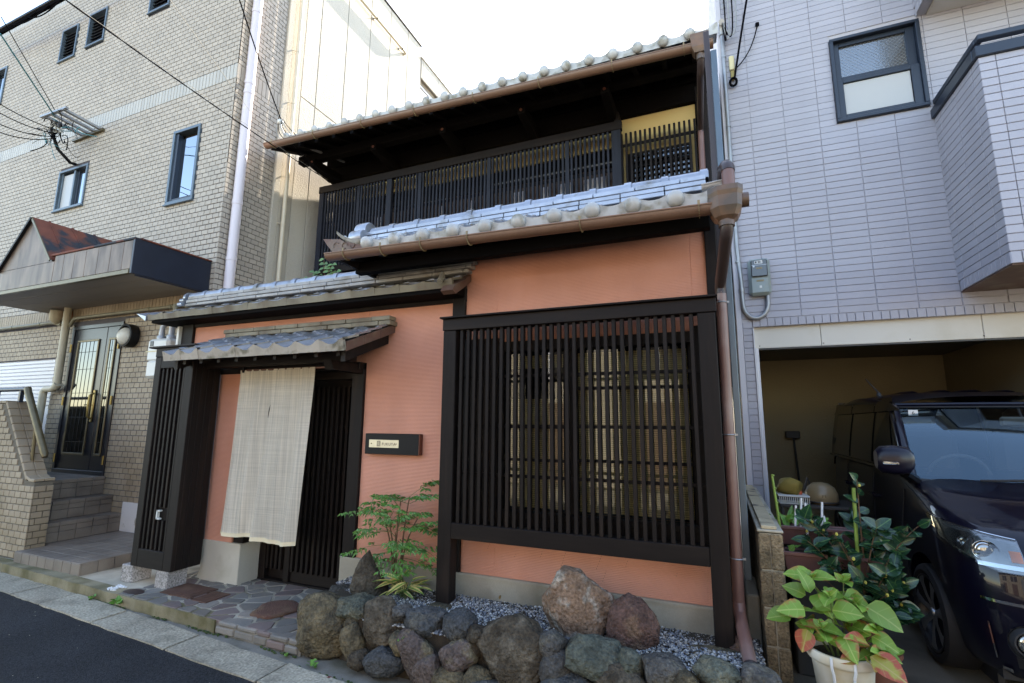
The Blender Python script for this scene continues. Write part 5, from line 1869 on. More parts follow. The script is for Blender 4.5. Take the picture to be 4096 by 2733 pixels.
# insulator and loops at the roof corner
t = thing('line_insulator', 'white porcelain line insulator with looped wires at the upper roof corner', 'insulator', (-5.47, 1.0, 5.76))
MB().ball((-5.47, 1.0, 5.755), .043, 14, (1, 1, .9)).build('knob', 'porcelain', t, True)
MB().tube([(-5.47, .99, 5.75), (-5.45, 1.0, 5.70), (-5.44, 1.0, 5.66), (-5.41, 1.0, 5.62), (-5.36, 1.0, 5.52)], .006, 6).build('hook', 'galv', t, True)
for k in range(6):
    MB().tube(bez((-5.50 + .02 * k, .98, 5.86 - .02 * k), (-5.58 + .05 * k, .99, 5.50 + .03 * k), (-5.38 + .05 * k, 1.02 + .02 * k, 5.47 - .01 * k), 12), .005, 5).build('wire_loop', 'cable' if k % 2 else 'cable_grey', t, True)
for k, (q, s) in enumerate((((-5.30, 1.83, 5.20), .12), ((-5.18, 1.83, 5.19), .25), ((-5.06, 1.83, 5.185), .3))):
    MB().tube(catenary((-5.36 + .03 * k, 1.05, 5.46), q, s * .3, 12), .005, 5).build('wire_loop', 'cable', t, True)
MB().bar((-5.34, 1.0, 5.47), (-5.05, 1.85, 5.50), .03, .02).build('bracket_arm', 'galv', t)
# ================================================================== RIGHT NEIGHBOUR WITH ITS CARPORT
nb = thing('garage_house', 'lavender grey sided house with a balcony and an open garage at the right', 'house', (2.0, 2.2, 0))
N = nb
NY = 2.086
holed('wall_core', 'siding_joint', N, .30, 5.2, NY, NY + .2, 2.61, 9.2, [(1.343, 2.126, 4.73, 5.70)])
box('wall_core', 'siding_joint', N, .30, .40, NY, NY + .2, .0, 2.62, 0)
box('side_wall', 'trim_lav', N, .262, .31, NY + .1, 9.6, 0, 9.2, 0)
for i in range(24):
    box('side_rib', 'trim_lav', N, .258, .262, NY + .12 + i * .31, NY + .14 + i * .31, 2, 9.2, 0)
box('corner_trim', 'trim_lav', N, .248, .303, NY - .016, NY + .1, .95, 9.2, .004)
MB().tube([(.24, 9.55, 4), (.24, 9.55, 9.2)], .05, 8).build('side_pipe', 'pipe_brown', N, True)
TW, TH = .3254, .0698
tiles = []
wz0, wz1, wx0, wx1 = 4.73, 5.70, 1.343, 2.126
def tile_row(z, x0, x1, y, dst):
    x = .86 - TW * 6
    while x < x1:
        a, b_ = max(x + .003, x0), min(x + TW - .003, x1)
        if b_ - a > .03:
            segs = [(a, b_)]
            if z + .062 > wz0 and z < wz1 and y > 2:
                segs = []
                if a < wx0:
                    segs.append((a, min(b_, wx0 - .004)))
                if b_ > wx1:
                    segs.append((max(a, wx1 + .004), b_))
            for s, e in segs:
                if e - s > .02:
                    dst.append((s, e, y - .009, y + .004, z, z + .0655))
        x += TW
z = 2.697
while z < 7.3:
    tile_row(z, .307, 5.1, NY, tiles)
    z += TH
x = .404
while x < 5.0:
    tiles.append((x, x + .066, NY - .012, NY + .01, 2.607, 2.691))
    x += .0706
z = .99
while z < 2.6:
    tiles.append((.307, .398, NY - .009, NY + .004, z, z + .0655))
    z += TH
pieces('siding_tile', 'siding_tiles', N, 'siding', tiles, 240)
# window
wn = box('window', 'room_dark', N, wx0, wx1, NY + .10, NY + .12, wz0, wz1, 0)
def nframe(a, b_, c, d, m, wd, y0, y1):
    box('frame', m, wn, a, b_, y0, y1, c, c + wd, .004)
    box('frame', m, wn, a, b_, y0, y1, d - wd, d, .004)
    box('frame', m, wn, a, a + wd, y0, y1, c + wd, d - wd, .004)
    box('frame', m, wn, b_ - wd, b_, y0, y1, c + wd, d - wd, .004)
nframe(wx0, wx1, wz0, wz1, 'alu_navy', .035, NY - .045, NY + .09)
for c, d, y in ((wz0 + .035, 5.215, NY - .02), (5.215, wz1 - .035, NY + .01)):
    for a, b_, e, f in ((wx0 + .035, wx0 + .09, c, d), (wx1 - .11, wx1 - .035, c, d), (wx0 + .09, wx1 - .11, c, c + .045), (wx0 + .09, wx1 - .11, d - .045, d)):
        box('sash', 'alu_navy', wn, a, b_, y, y + .05, e, f, .003)
D('wired_glass', (.22, .235, .245), .12, .03, 3, metal=.75, bump=.25, bs=60, bd=.004)
box('pane', 'wired_glass', wn, wx0 + .09, wx1 - .11, NY + .035, NY + .04, 5.26, wz1 - .08, 0)
wire = MB()
for k in range(-16, 22):
    for s in (1, -1):
        p0 = (wx0 + .09 + k * .04, 5.26)
        L = .36
        x0, z0, x1, z1 = p0[0], 5.26, p0[0] + s * L, 5.26 + L
        lo, hi = wx0 + .092, wx1 - .112
        t0, t1 = 0., 1.
        for bound, sg in ((lo, 1), (hi, -1)):
            d0, d1 = (x0 - bound) * sg, (x1 - bound) * sg
            if d0 < 0 and d1 < 0:
                t1 = -1
                break
            if d0 < 0:
                t0 = max(t0, d0 / (d0 - d1))
            elif d1 < 0:
                t1 = min(t1, d0 / (d0 - d1))
        if t1 > t0:
            wire.bar((x0 + (x1 - x0) * t0, NY + .033, z0 + (z1 - z0) * t0), (x0 + (x1 - x0) * t1, NY + .033, z0 + (z1 - z0) * t1), .0012, .0012, (0, 1, 0))
wire.build('wire_mesh', 'steel', wn, kind='stuff')
box('insect_screen', 'glass_frost', wn, wx0 + .095, wx1 - .115, NY + .0, NY + .004, wz0 + .085, 5.165, 0)
# balconies
def balcony(x0, z0, z1, label_part, rail=True):
    b0 = box('balcony', 'siding_joint', N, x0 + .012, 5.2, 1.202, NY - .002, z0, z1, 0)
    bt = []
    z = z0 + .095
    k = 0
    while z < z1 - .02:
        zt = min(z + .0655, z1)
        x = x0 + .11
        bt.append((x0 - .0, x0 + .106, 1.19, 1.20, z, zt))
        while x < 4.6:
            bt.append((x, x + TW - .008, 1.19, 1.20, z, zt))
            x += TW
        y = NY - .004
        for wd in (.13, TW - .008, TW - .008, .15):
            y2 = max(y - wd, 1.191)
            if y - y2 > .02:
                bt.append((x0, x0 + .011, y2 + .004, y - .004, z, zt))
            y = y2
        z += TH
    x = x0
    while x < 4.5:
        bt.append((x + .003, x + .067, 1.19, 1.20, z0 - .002, z0 + .090))
        x += .0706
    y = 1.19
    while y < NY - .05:
        bt.append((x0 - .001, x0 + .011, y + .003, y + .067, z0 - .002, z0 + .090))
        y += .0706
    pieces('siding_tile', 'siding_tiles', b0, 'siding', bt, 260)
    if rail:
        box('top_beam', 'alu_navy', b0, x0 - .02, 5.2, 1.165, 1.225, z1 + .002, z1 + .098, .005)
        box('top_beam', 'alu_navy', b0, x0 - .025, x0 + .04, 1.226, NY, z1 + .002, z1 + .098, .005)
        box('handrail', 'alu_navy', b0, x0 + .01, 5.2, 1.175, 1.235, z1 + .155, z1 + .205, .006)
        box('handrail', 'alu_navy', b0, x0 + .005, x0 + .06, 1.236, NY, z1 + .155, z1 + .205, .006)
        for x in (x0 + .58, x0 + 1.15, x0 + 1.75):
            box('rail_post', 'alu_navy', b0, x - .05, x + .05, 1.185, 1.225, z1 + .098, z1 + .155, .004)
        box('rail_post', 'alu_navy', b0, x0 + .01, x0 + .05, NY - .32, NY - .24, z1 + .098, z1 + .155, .004)
    return b0
b0 = balcony(2.15, 2.83, 4.585, 'lower')
box('soffit', 'tile_brown', b0, 2.16, 5.2, 1.21, NY - .01, 2.815, 2.829, .002)
b1 = balcony(2.105, 5.745, 6.9, 'upper', False)
box('soffit', 'header', b1, 2.20, 5.2, 1.28, NY - .01, 5.725, 5.744, .002)
# garage
box('garage_header', 'header', N, .40, 1.02, NY + .045, NY + .10, 2.385, 2.64, .003)
box('garage_header', 'header', N, 1.024, 2.30, NY + .045, NY + .10, 2.385, 2.64, .003)
box('garage_header', 'header', N, 2.304, 3.6, NY + .045, NY + .10, 2.385, 2.64, .003)
box('header_lip', 'dark_plastic', N, .40, 3.6, NY + .05, NY + .12, 2.368, 2.384, .002)
b = MB()
for x in (.46, 1.04, 1.75, 2.3, 2.9):
    b.lathe([(0, -.003), (.006, -.002), (.006, .002)], (x, NY + .045, 2.41), 8, 'Y')
b.build('screw', 'dark_plastic', N, kind='stuff')
box('jamb', 'alu_white', N, .40, .412, NY - .02, NY + .10, .15, 2.60, .002)
box('jamb', 'alu_white', N, .414, .446, NY + .02, NY + .12, .15, 2.384, .004)
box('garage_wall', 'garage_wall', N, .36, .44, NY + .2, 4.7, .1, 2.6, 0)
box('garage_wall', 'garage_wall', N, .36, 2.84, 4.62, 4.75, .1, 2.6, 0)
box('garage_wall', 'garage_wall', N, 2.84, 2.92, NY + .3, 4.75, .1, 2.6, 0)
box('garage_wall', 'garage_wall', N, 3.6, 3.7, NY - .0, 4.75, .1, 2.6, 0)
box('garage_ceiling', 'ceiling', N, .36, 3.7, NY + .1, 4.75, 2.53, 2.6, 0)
box('back_door', 'door_black', N, 2.822, 2.838, 3.3, 4.55, .2, 1.74, 0)
box('door_trim', 'trim_lav', N, 2.815, 2.838, 3.25, 3.30, .2, 1.76, .003)
drv = structure(MB().add([(.32, -.95, .045), (6, -.95, .045), (6, .05, .150), (.32, .05, .150), (6, 4.75, .158), (.32, 4.75, .158), (.32, -.95, -.1), (6, -.95, -.1)],
                         [(0, 1, 2, 3), (3, 2, 4, 5), (0, 6, 7, 1)]).build('driveway', 'garage_floor'))

# electricity meter and conduit
t = thing('electricity_meter', 'grey electricity meter box with a glass window on the lavender siding', 'electricity meter', (.497, NY - .06, 3.13))
b = MB().box(.392, .602, NY - .09, NY - .012, 2.93, 3.33, .03)
b.build('case', 'grey_plastic', t)
box('window', 'meter_win', t, .42, .575, NY - .115, NY - .0905, 3.125, 3.305, .008)
box('label', 'paper', t, .455, .53, NY - .117, NY - .1155, 3.262, 3.295, .0005)
dg_ = MB()
for i, s in enumerate((.012, .004, .010, .008, .006)):
    dg_.box(.460 + i * .0135, .460 + i * .0135 + s, NY - .1178, NY - .1172, 3.268, 3.268 + R.choice((.018, .022)))
dg_.build('label_print', 'grille', t, kind='stuff')
box('dial_bar', 'steel', t, .425, .572, NY - .117, NY - .1155, 3.246, 3.250, .0004)
box('tag', 'strap', t, .465, .525, NY - .1165, NY - .1155, 3.205, 3.222, .0004)
box('tag', 'strap', t, .465, .535, NY - .094, NY - .0905, 3.075, 3.093, .0006)
box('seal', 'paper', t, .490, .512, NY - .094, NY - .0905, 3.005, 3.03, .0006)
MB().lathe([(0, -.004), (.009, -.003), (.009, .001)], (.445, NY - .1155, 3.235), 10, 'Y').build('screw', 'steel', t, True)
t = thing('cable_conduit', 'grey conduit running down the siding and curving up into the meter box', 'conduit', (.31, NY - .03, 4.4))
pth = [(.300, NY - .035, 6.12), (.303, NY - .035, 3.50), (.320, NY - .035, 3.10), (.322, NY - .035, 2.93)]
pth += [(.444 - .120 * cos(pi * k / 12), NY - .035, 2.86 - .165 * sin(pi * k / 12)) for k in range(13)] + [(.565, NY - .035, 2.94)]
MB().tube(pth, .022, 12).build('pipe', 'galv', t, True)
for z in (5.80, 4.92, 4.05, 3.32):
    MB().tube([(.303, NY - .035, z), (.303, NY - .035, z + .02)], .027, 12).build('clip', 'galv', t, True)
MB().tube([(.321, NY - .035, 2.99), (.3215, NY - .035, 3.03)], .029, 12).build('coupling', 'galv', t, True)
MB().tube([(.300, NY - .035, 6.10), (.30, NY - .05, 6.18), (.30, NY - .09, 6.22), (.30, NY - .13, 6.20)], .032, 12).build('weatherhead', 'galv', t, True)
for k in range(4):
    MB().tube(bez((.33 + .03 * k, NY - .10, 7.6), (.36 + .06 * k, NY - .14, 5.3 + .05 * k), (.31, NY - .12, 6.19), 14), .008, 5).build('wire', 'cable' if k % 2 == 0 else 'cable_grey', t, True)
ch = MB()
for k in range(5):
    z = 6.40 + k * .075
    ch.tube([(.345 + .022 * cos(2 * pi * j / 12) * (1 if k % 2 else .3), NY - .05 + .022 * cos(2 * pi * j / 12) * (.3 if k % 2 else 1), z + .042 * sin(2 * pi * j / 12)) for j in range(13)], .005, 5)
ch.build('chain', 'galv', t, True)
cable('black cable hanging down to the cream connector on the lavender siding', catenary((.78, NY - .3, 7.3), (.40, NY - .06, 5.50), -.04, 14), .012)
cable('thin cable from the wall anchor down to the cream connector', bez((.68, NY - .05, 6.13), (.60, NY - .06, 5.75), (.42, NY - .05, 5.62), 12), .007)
t = thing('cable_connector', 'small cream connector with a black cable tail on the lavender siding', 'connector', (.385, NY - .03, 5.6))
box('cover', 'cream_box', t, .355, .41, NY - .05, NY - .01, 5.62, 5.80, .008)
box('terminal', 'brass', t, .362, .405, NY - .045, NY - .01, 5.50, 5.615, .006)
MB().tube([(.385 + .035 * cos(2 * pi * k / 12), NY - .05, 5.46 + .05 * sin(2 * pi * k / 12)) for k in range(13)], .014, 6).build('tail', 'cable', t, True)
box('anchor', 'cable', N, .655, .695, NY - .04, NY - .009, 6.11, 6.15, .006)

# ------------------------------------------------ concrete block wall
t = thing('block_wall', 'low rough brown concrete block wall between the house and the garage', 'wall', (.255, .9, .1))
for r in range(4):
    z0 = .115 + r * .2105
    y = -.155
    ln = .20 if r % 2 else .39
    while y < 2.06:
        e = min(y + ln, 2.07)
        ln = .39
        for a, b_ in ((.192, .2525), (.2575, .323)):
            yb = e if e - y < .1 else e - .006
            box('block', 'block', t, a + R.uniform(-.002, .002), b_ + R.uniform(-.002, .002), y, yb, z0, z0 + .200, .006)
        y = e
box('mortar_core', 'mortar_pale', t, .20, .315, -.145, 2.06, .05, .95, 0)
box('cap', 'mortar_pale', t, .188, .328, -.158, 2.07, .957, .972, .004)
y = -.14
for L in (.62, .55, .6, .42):
    box('cap_mortar', 'block_cap', t, .212, .296, y, y + L - .002, .9725, .992, .004)
    y += L
box('step_block', 'block', t, .20, .33, -.62, -.17, .02, .135, .008)
box('step_cap', 'mortar_pale', t, .225, .305, -.58, -.19, .1355, .155, .004)
box('ledge', 'conc', None, .11, .188, .10, .55, .05, .52, .01)
tag(bpy.data.objects['ledge'], 'low grey concrete footing in the gap behind the downpipe', 'footing')

# ================================================================== THE CAR
car = thing('parked_car', 'dark blue small minivan parked nose out in the open garage', 'car', (1.9075, 1.45, .16))
G0 = .158
XC, YF = 1.9075, 0.
LV = [(.17, .66, -.16), (.22, .69, -.215), (.34, .715, -.245), (.50, .735, -.255), (.62, .7375, -.25), (.70, .735, -.235), (.78, .73, -.20), (.85, .725, -.145),
      (.905, .722, -.065), (.955, .72, .06), (1.0, .715, .21), (1.04, .712, .36), (1.075, .705, .49), (1.10, .69, .58)]
NE = 2 / 3.4
def level(z):
    for a, b_ in zip(LV, LV[1:]):
        if z <= b_[0]:
            t_ = max(0, (z - a[0]) / (b_[0] - a[0]))
            return a[1] + (b_[1] - a[1]) * t_, a[2] + (b_[2] - a[2]) * t_
    return LV[-1][1:]
def S(th, z, off=0.):
    hw, yf = level(z)
    c, s = max(0, cos(th)), max(0, sin(th))
    x, y = -hw * c ** NE, yf + .50 - .50 * s ** NE
    nx, ny = -c, -s
    return (XC + x + nx * off, y + ny * off, G0 + z)
def outline(z):
    hw, yf = level(z)
    K = 15
    pts = []
    for k in range(K + 1):
        th = pi / 2 * k / K
        pts.append((-hw * cos(th) ** NE if k < K else 0, yf + .50 - .50 * sin(th) ** NE))
    left = pts[::-1]                       # centre front -> left side
    rear = 3.12
    seq = left + [(-hw, .62 + k * .42) for k in range(1, 6)] + [(-hw * .97, rear - .06), (-hw * .86, rear)]
    full = seq + [(-x, y) for x, y in seq[::-1][:-1]]
    return [(XC + x, y, G0 + z) for x, y in full]
b = MB()
rings = [outline(l[0]) for l in LV]
n = len(rings[0])
v = [p for r in rings for p in r]
f = [(i * n + k, i * n + (k + 1) % n, (i + 1) * n + (k + 1) % n, (i + 1) * n + k) for i in range(len(rings) - 1) for k in range(n)]
f += [tuple(range(n)), tuple(range((len(rings) - 1) * n, len(rings) * n))[::-1]]
b.add(v, [q[::-1] for q in f])
body = b.build('body', 'paint', car, True)
# wheel arches cut out of the body
cut = MB()
for y in (.47, 2.90):
    cut.tube([(XC - .9, y, G0 + .30), (XC - .50, y, G0 + .30)], .335, 28)
    cut.tube([(XC + .50, y, G0 + .30), (XC + .9, y, G0 + .30)], .335, 28)
co = cut.build('cutter', 'rubber')
md = body.modifiers.new('arch', 'BOOLEAN')
md.object = co
md.operation = 'DIFFERENCE'
md.solver = 'EXACT'
dg = bpy.context.evaluated_depsgraph_get()
nm = bpy.data.meshes.new_from_object(body.evaluated_get(dg))
body.modifiers.clear()
body.data = nm
bpy.data.objects.remove(co)
# glass house
def G(s, h):
    """upper body: s 0..1 along belt->roof, returns half width and front/rear"""
    return None
belt_z, roof_z = 1.095, 1.60
def ws(u, t_):
    """windscreen grid: u -1..1 across, t 0 bottom .. 1 top"""
    hw = .675 + (.60 - .675) * t_
    y = (.50 + .16 * u * u) * (1 - t_) + (1.06 + .10 * u * u) * t_
    z = (1.055 + .03 * u * u) + (1.585 - 1.055) * t_ + .045 * sin(pi * t_) - .03 * u * u * t_
    return Vector((XC + u * hw, y, G0 + z))
def grid(fn, nu, nv, name, m, parent):
    v = [fn(i / nu, j / nv) for j in range(nv + 1) for i in range(nu + 1)]
    k = nu + 1
    return MB().add(v, [(j * k + i, j * k + i + 1, (j + 1) * k + i + 1, (j + 1) * k + i) for j in range(nv) for i in range(nu)]).build(name, m, parent, True)
grid(lambda a, b_: ws(-1 + 2 * a, b_), 20, 10, 'windscreen', 'windscreen', car)
def rf(a, b_):
    u = -1 + 2 * a
    y0 = 1.06 + .10 * u * u
    y = y0 + (3.10 - y0) * b_
    hw = .615 + .03 * sin(pi * min(1, b_ * 1.2)) - .02 * b_
    z = 1.60 + .145 * sin(pi * min(.62, .10 + b_ * .8)) ** .8 * (1 - .0 * b_) - .055 * abs(u) ** 3.5 - .03 * b_
    return Vector((XC + u * hw, y, G0 + z))
roofo = grid(rf, 20, 16, 'roof', 'paint', car)
for u in (.25, .42, .58, .75):
    MB().tube([rf(u, .25 + .05 * k) + Vector((0, 0, .004)) for k in range(12)], [.001] + [.012] * 10 + [.001], 6).build('roof_rib', 'paint', roofo, True)
rail = [rf(0, k / 12) + Vector((-.004, 0, -.02)) for k in range(13)]
MB().tube([ws(-1, 0) + Vector((-.02, -.03, -.02)), ws(-1, .25) + Vector((-.025, 0, 0)), ws(-1, .6) + Vector((-.022, 0, 0)), ws(-1, .92) + Vector((-.015, .01, .01)), rail[1], *rail[2:]], [.03, .036, .036, .034] + [.03] * 12, 10).build('pillar', 'paint', car, True)
MB().tube([ws(1, 0) + Vector((.02, -.03, -.02)), ws(1, .25) + Vector((.025, 0, 0)), ws(1, .6) + Vector((.022, 0, 0)), ws(1, .92) + Vector((.015, .01, .01))], .035, 10).build('pillar', 'paint', car, True)
MB().tube([ws(-1 + .1 * k, 1.0) + Vector((0, .004, .012)) for k in range(21)], .016, 8).build('header_rail', 'paint', car, True)
MB().tube([ws(-1 + .1 * k, .965) + Vector((0, -.004, .006)) for k in range(21)], .005, 6).build('screen_seal', 'rubber', car, True)
def side(y, t_):
    """side surface above the belt on the left of the picture"""
    return Vector((XC - .715 + (.085) * t_ ** 1.4, y, G0 + belt_z + (1.66 - belt_z) * t_))
def side_grid(y00, y01, y10, y11, t0, t1, off, name, m, parent):
    def fn(a, b_):
        t_ = t0 + (t1 - t0) * b_
        y = (y00 + (y01 - y00) * a) * (1 - b_) + (y10 + (y11 - y10) * a) * b_
        return side(y, t_) + Vector((-off, 0, 0))
    return grid(fn, 8, 8, name, m, parent)
side_grid(.62, 3.10, 1.12, 3.06, 0, 1, 0, 'side_panel', 'black_gloss', car)
sgl = [side_grid(.92, 1.42, 1.12, 1.42, .07, .82, .006, 'side_window', 'side_glass', car),
       side_grid(1.50, 2.20, 1.50, 2.18, .07, .82, .006, 'side_window', 'side_glass', car),
       side_grid(2.27, 2.95, 2.25, 2.86, .07, .80, .006, 'side_window', 'side_glass', car)]
for w0 in ((.80, 1.45, 1.14, 1.45), (1.47, 2.22, 1.47, 2.2), (2.24, 3.0, 2.24, 2.9)):
    side_grid(*w0, .80, .95, .020, 'rain_visor', 'black_gloss', car)
MB().tube([side(.66 + .22 * k, .03) + Vector((-.010, 0, 0)) for k in range(12)], .014, 8).build('belt_moulding', 'black_gloss', car, True)
MB().add([(XC - .70, 3.12, G0 + 1.0), (XC + .70, 3.12, G0 + 1.0), (XC + .61, 3.06, G0 + 1.68), (XC - .61, 3.06, G0 + 1.68)], [(0, 3, 2, 1)]).build('tail_panel', 'black_gloss', car)
MB().add([(XC + .715, .6, G0 + 1.09), (XC + .715, 3.1, G0 + 1.09), (XC + .63, 3.06, G0 + 1.66), (XC + .63, 1.12, G0 + 1.62)], [(0, 3, 2, 1)]).build('side_panel', 'black_gloss', car)
# door seams, handles
for y in (1.47, 2.36):
    MB().tube([(XC - .7385, y, G0 + .26), (XC - .7395, y + .01, G0 + .62), (XC - .728, y + .01, G0 + .9), (XC - .713, y, G0 + 1.09)], .004, 5).build('door_seam', 'rubber', car)
MB().tube([(XC - .739, .80, G0 + .40), (XC - .738, .80, G0 + .75), (XC - .722, .74, G0 + 1.0)], .004, 5).build('door_seam', 'rubber', car)
for y in (1.36, 2.26):
    MB().tube([(XC - .735, y - .10, G0 + .88), (XC - .775, y - .08, G0 + .885), (XC - .775, y + .06, G0 + .885), (XC - .735, y + .08, G0 + .88)], .013, 8).build('door_handle', 'chrome' if y > 3 else 'paint', car, True)
box('side_skirt', 'black_gloss', car, XC - .742, XC - .66, .86, 2.5, G0 + .16, G0 + .25, .015)
# bonnet seam and wipers
MB().tube([S(.12 + 0, .905, .002), S(.10, .955, .002), S(.09, 1.0, .002), S(.08, 1.06, .002)], .003, 5).build('bonnet_seam', 'rubber', car)
MB().tube([ws(-.55, .015) + Vector((0, -.015, .02)), ws(-.05, .05) + Vector((0, -.01, .022)), ws(.5, .09) + Vector((0, -.01, .02))], [.006, .011, .006], 6).build('wiper', 'rubber', car, True)
MB().tube([ws(.2, -.02) + Vector((0, -.02, .012)), ws(.45, .03) + Vector((0, -.015, .02)), ws(.95, .06) + Vector((0, -.012, .015))], [.008, .011, .006], 6).build('wiper', 'rubber', car, True)
grid(lambda a, b_: ws(-.96 + 1.92 * a, -.07 + .075 * b_) + Vector((0, -.012, -.004 + .004 * b_)), 20, 2, 'cowl', 'grille', car)
# interior
grid(lambda a, b_: Vector((XC - .64 + 1.28 * a, .56 + .34 * b_ + .1 * (2 * a - 1) ** 2, G0 + 1.035 + .02 * sin(pi * a * 3) * b_)), 12, 4, 'dashboard', 'dash', car)
box('cabin_floor', 'interior', car, XC - .62, XC + .62, .9, 3.0, G0 + .95, G0 + 1.0, 0)
for x in (XC - .33, XC + .33):
    box('seat', 'interior', car, x - .22, x + .22, 1.50, 1.66, G0 + .95, G0 + 1.40, .05)
    box('headrest', 'interior', car, x - .11, x + .11, 1.55, 1.64, G0 + 1.42, G0 + 1.58, .04)
MB().tube([(XC - .33 + .18 * cos(2 * pi * k / 24), .98 - .06 * sin(2 * pi * k / 24), G0 + 1.06 + .17 * sin(2 * pi * k / 24)) for k in range(25)], .014, 8).build('steering_wheel', 'dash', car, True)
mr = box('rear_view_mirror', 'mirror_back', car, XC - .04, XC + .22, 1.0, 1.03, G0 + 1.435, G0 + 1.505, .02)
MB().tube([(XC + .09, 1.03, G0 + 1.50), (XC + .09, 1.06, G0 + 1.57)], .008, 6).build('stalk', 'dash', mr)
p = ws(-.86, .86)
stc = box('sticker', 'paper', car, p.x - .03, p.x + .03, p.y - .012, p.y - .010, p.z - .022, p.z + .022, .0005)
text('lettering', '6', 'grille', stc, (p.x, p.y - .0135, p.z - .013), .036, align='CENTER')
MB().tube([rf(.10, .40) + Vector((0, 0, .0)), rf(.10, .40) + Vector((0, .0, .03))], [.022, .014], 10).build('antenna', 'rubber', car, True)
MB().tube([rf(.10, .40) + Vector((0, 0, .03)), rf(.10, .40) + Vector((-.05, .16, .17))], [.007, .004], 6).build('antenna', 'rubber', car, True)
# door mirror
b = MB()
v = []
for i, (t_, s) in enumerate(((0, .55), (.15, .9), (.5, 1), (.85, .92), (1, .6))):
    for k in range(14):
        a = 2 * pi * k / 14
        ca, sa = cos(a), sin(a)
        v.append((1.165 - .20 * t_ - .0, .43 + .075 * s * (abs(ca) ** .7) * (1 if ca > 0 else -1), G0 + 1.215 + .095 * s * (abs(sa) ** .7) * (1 if sa > 0 else -1)))
b.add(v, [(i * 14 + k, i * 14 + (k + 1) % 14, (i + 1) * 14 + (k + 1) % 14, (i + 1) * 14 + k) for i in range(4) for k in range(14)] + [tuple(range(14))[::-1], tuple(range(56, 70))])
dm = b.build('door_mirror', 'mirror_shell', car, True)
box('indicator', 'lens', dm, .985, 1.07, .345, .36, G0 + 1.19, G0 + 1.205, .003)
MB().tube([(1.12, .45, G0 + 1.13), (1.20, .55, G0 + 1.08)], [.03, .035], 8).build('mirror_foot', 'black_gloss', dm, True)
# headlamp
def patch(name, th0, th1, z0, z1, off, m, parent, nu=14, nv=5):
    def fn(a, b_):
        th = th0 + (th1 - th0) * a
        lo, hi = z0(a), z1(a)
        return Vector(S(th, lo + (hi - lo) * b_, off))
    return grid(fn, nu, nv, name, m, parent)
lo = lambda a: .80 - .10 * min(1, a * 1.3) if a < .77 else .70 + .0 * a
hi = lambda a: .905 - .055 * a
lamp = patch('headlight', .10, 1.02, lo, hi, .003, 'lamp_base', car)
def bowl(th, z, r, m, parent, depth=.05, off=.016, name='reflector'):
    p = Vector(S(th, z, off))
    d = Vector((-cos(th) * .35, -1, 0)).normalized()
    rot = d.to_track_quat('Z', 'Y').to_matrix()
    b = MB()
    pr = [(r, .0), (r * 1.06, .004), (r * 1.06, -.004), (r * .86, -.012), (r * .72, -.008)]
    n_ = 24
    b.lathe(pr, (0, 0, 0), n_)
    b.v = [tuple(p + rot @ Vector(q)) for q in b.v]
    o = b.build(name, m, parent, True)
    b = MB().ball((0, 0, -.012), r * .72, 16, (1, 1, .45))
    b.v = [tuple(p + rot @ Vector(q)) for q in b.v]
    b.build('projector', 'lens_ball', o, True)
    return o
D('lens_ball', (.38, .38, .36), .05, .1, 30, metal=.85)
patch('reflector', .34, .62, lambda a: .775 - .03 * a, lambda a: .86, .008, 'reflector', lamp, 8, 3)
patch('reflector', .60, 1.0, lambda a: .715, lambda a: .735, .010, 'reflector', lamp, 8, 2)
bowl(.72, .785, .052, 'reflector', lamp)
bowl(.50, .815, .022, 'reflector', lamp, name='marker_lamp')
patch('turn_lamp', .92, 1.01, lambda a: .75, lambda a: .80, .006, 'amber', lamp, 5, 3)
patch('lens', .10, 1.02, lo, hi, .026, 'lens', lamp)
MB().tube([S(.10 + .92 * k / 14, hi(k / 14) + .004, .016) for k in range(15)], .004, 6).build('lamp_trim', 'chrome', lamp, True)
lamp2 = MB()
# bumper details
patch('chrome_strip', .55, 1.57, lambda a: .545, lambda a: .560, .006, 'chrome', car, 14, 1)
patch('grille_mesh', .95, 1.57, lambda a: .57, lambda a: .68, .004, 'grille', car, 12, 3)
patch('lower_grille', .78, 1.57, lambda a: .24, lambda a: .43, .004, 'grille', car, 14, 3)
for k in range(5):
    patch('grille_bar', .80, 1.05, lambda a, k=k: .30 + .026 * k, lambda a, k=k: .308 + .026 * k, .010, 'dark_plastic', car, 6, 1)
patch('chrome_edge', .575, .592, lambda a: .26, lambda a: .44, .008, 'chrome', car, 2, 6)
patch('chrome_edge', .62, .72, lambda a: .205 - .01 * a, lambda a: .225, .008, 'chrome', car, 4, 2)
fp = Vector(S(.93, .375, .01))
b = MB().lathe([(.085, .0), (.078, -.012), (.062, .02), (.055, .02)], (0, 0, 0), 24)
rot = Vector((-.25, -1, 0)).normalized().to_track_quat('Z', 'Y').to_matrix()
b.v = [tuple(fp + rot @ Vector(q)) for q in b.v]
fl = b.build('fog_lamp', 'dark_plastic', car, True)
b = MB().ball((0, 0, .006), .050, 18, (1, 1, .35))
b.v = [tuple(fp + rot @ Vector(q)) for q in b.v]
b.build('reflector', 'lens_ball', fl, True)
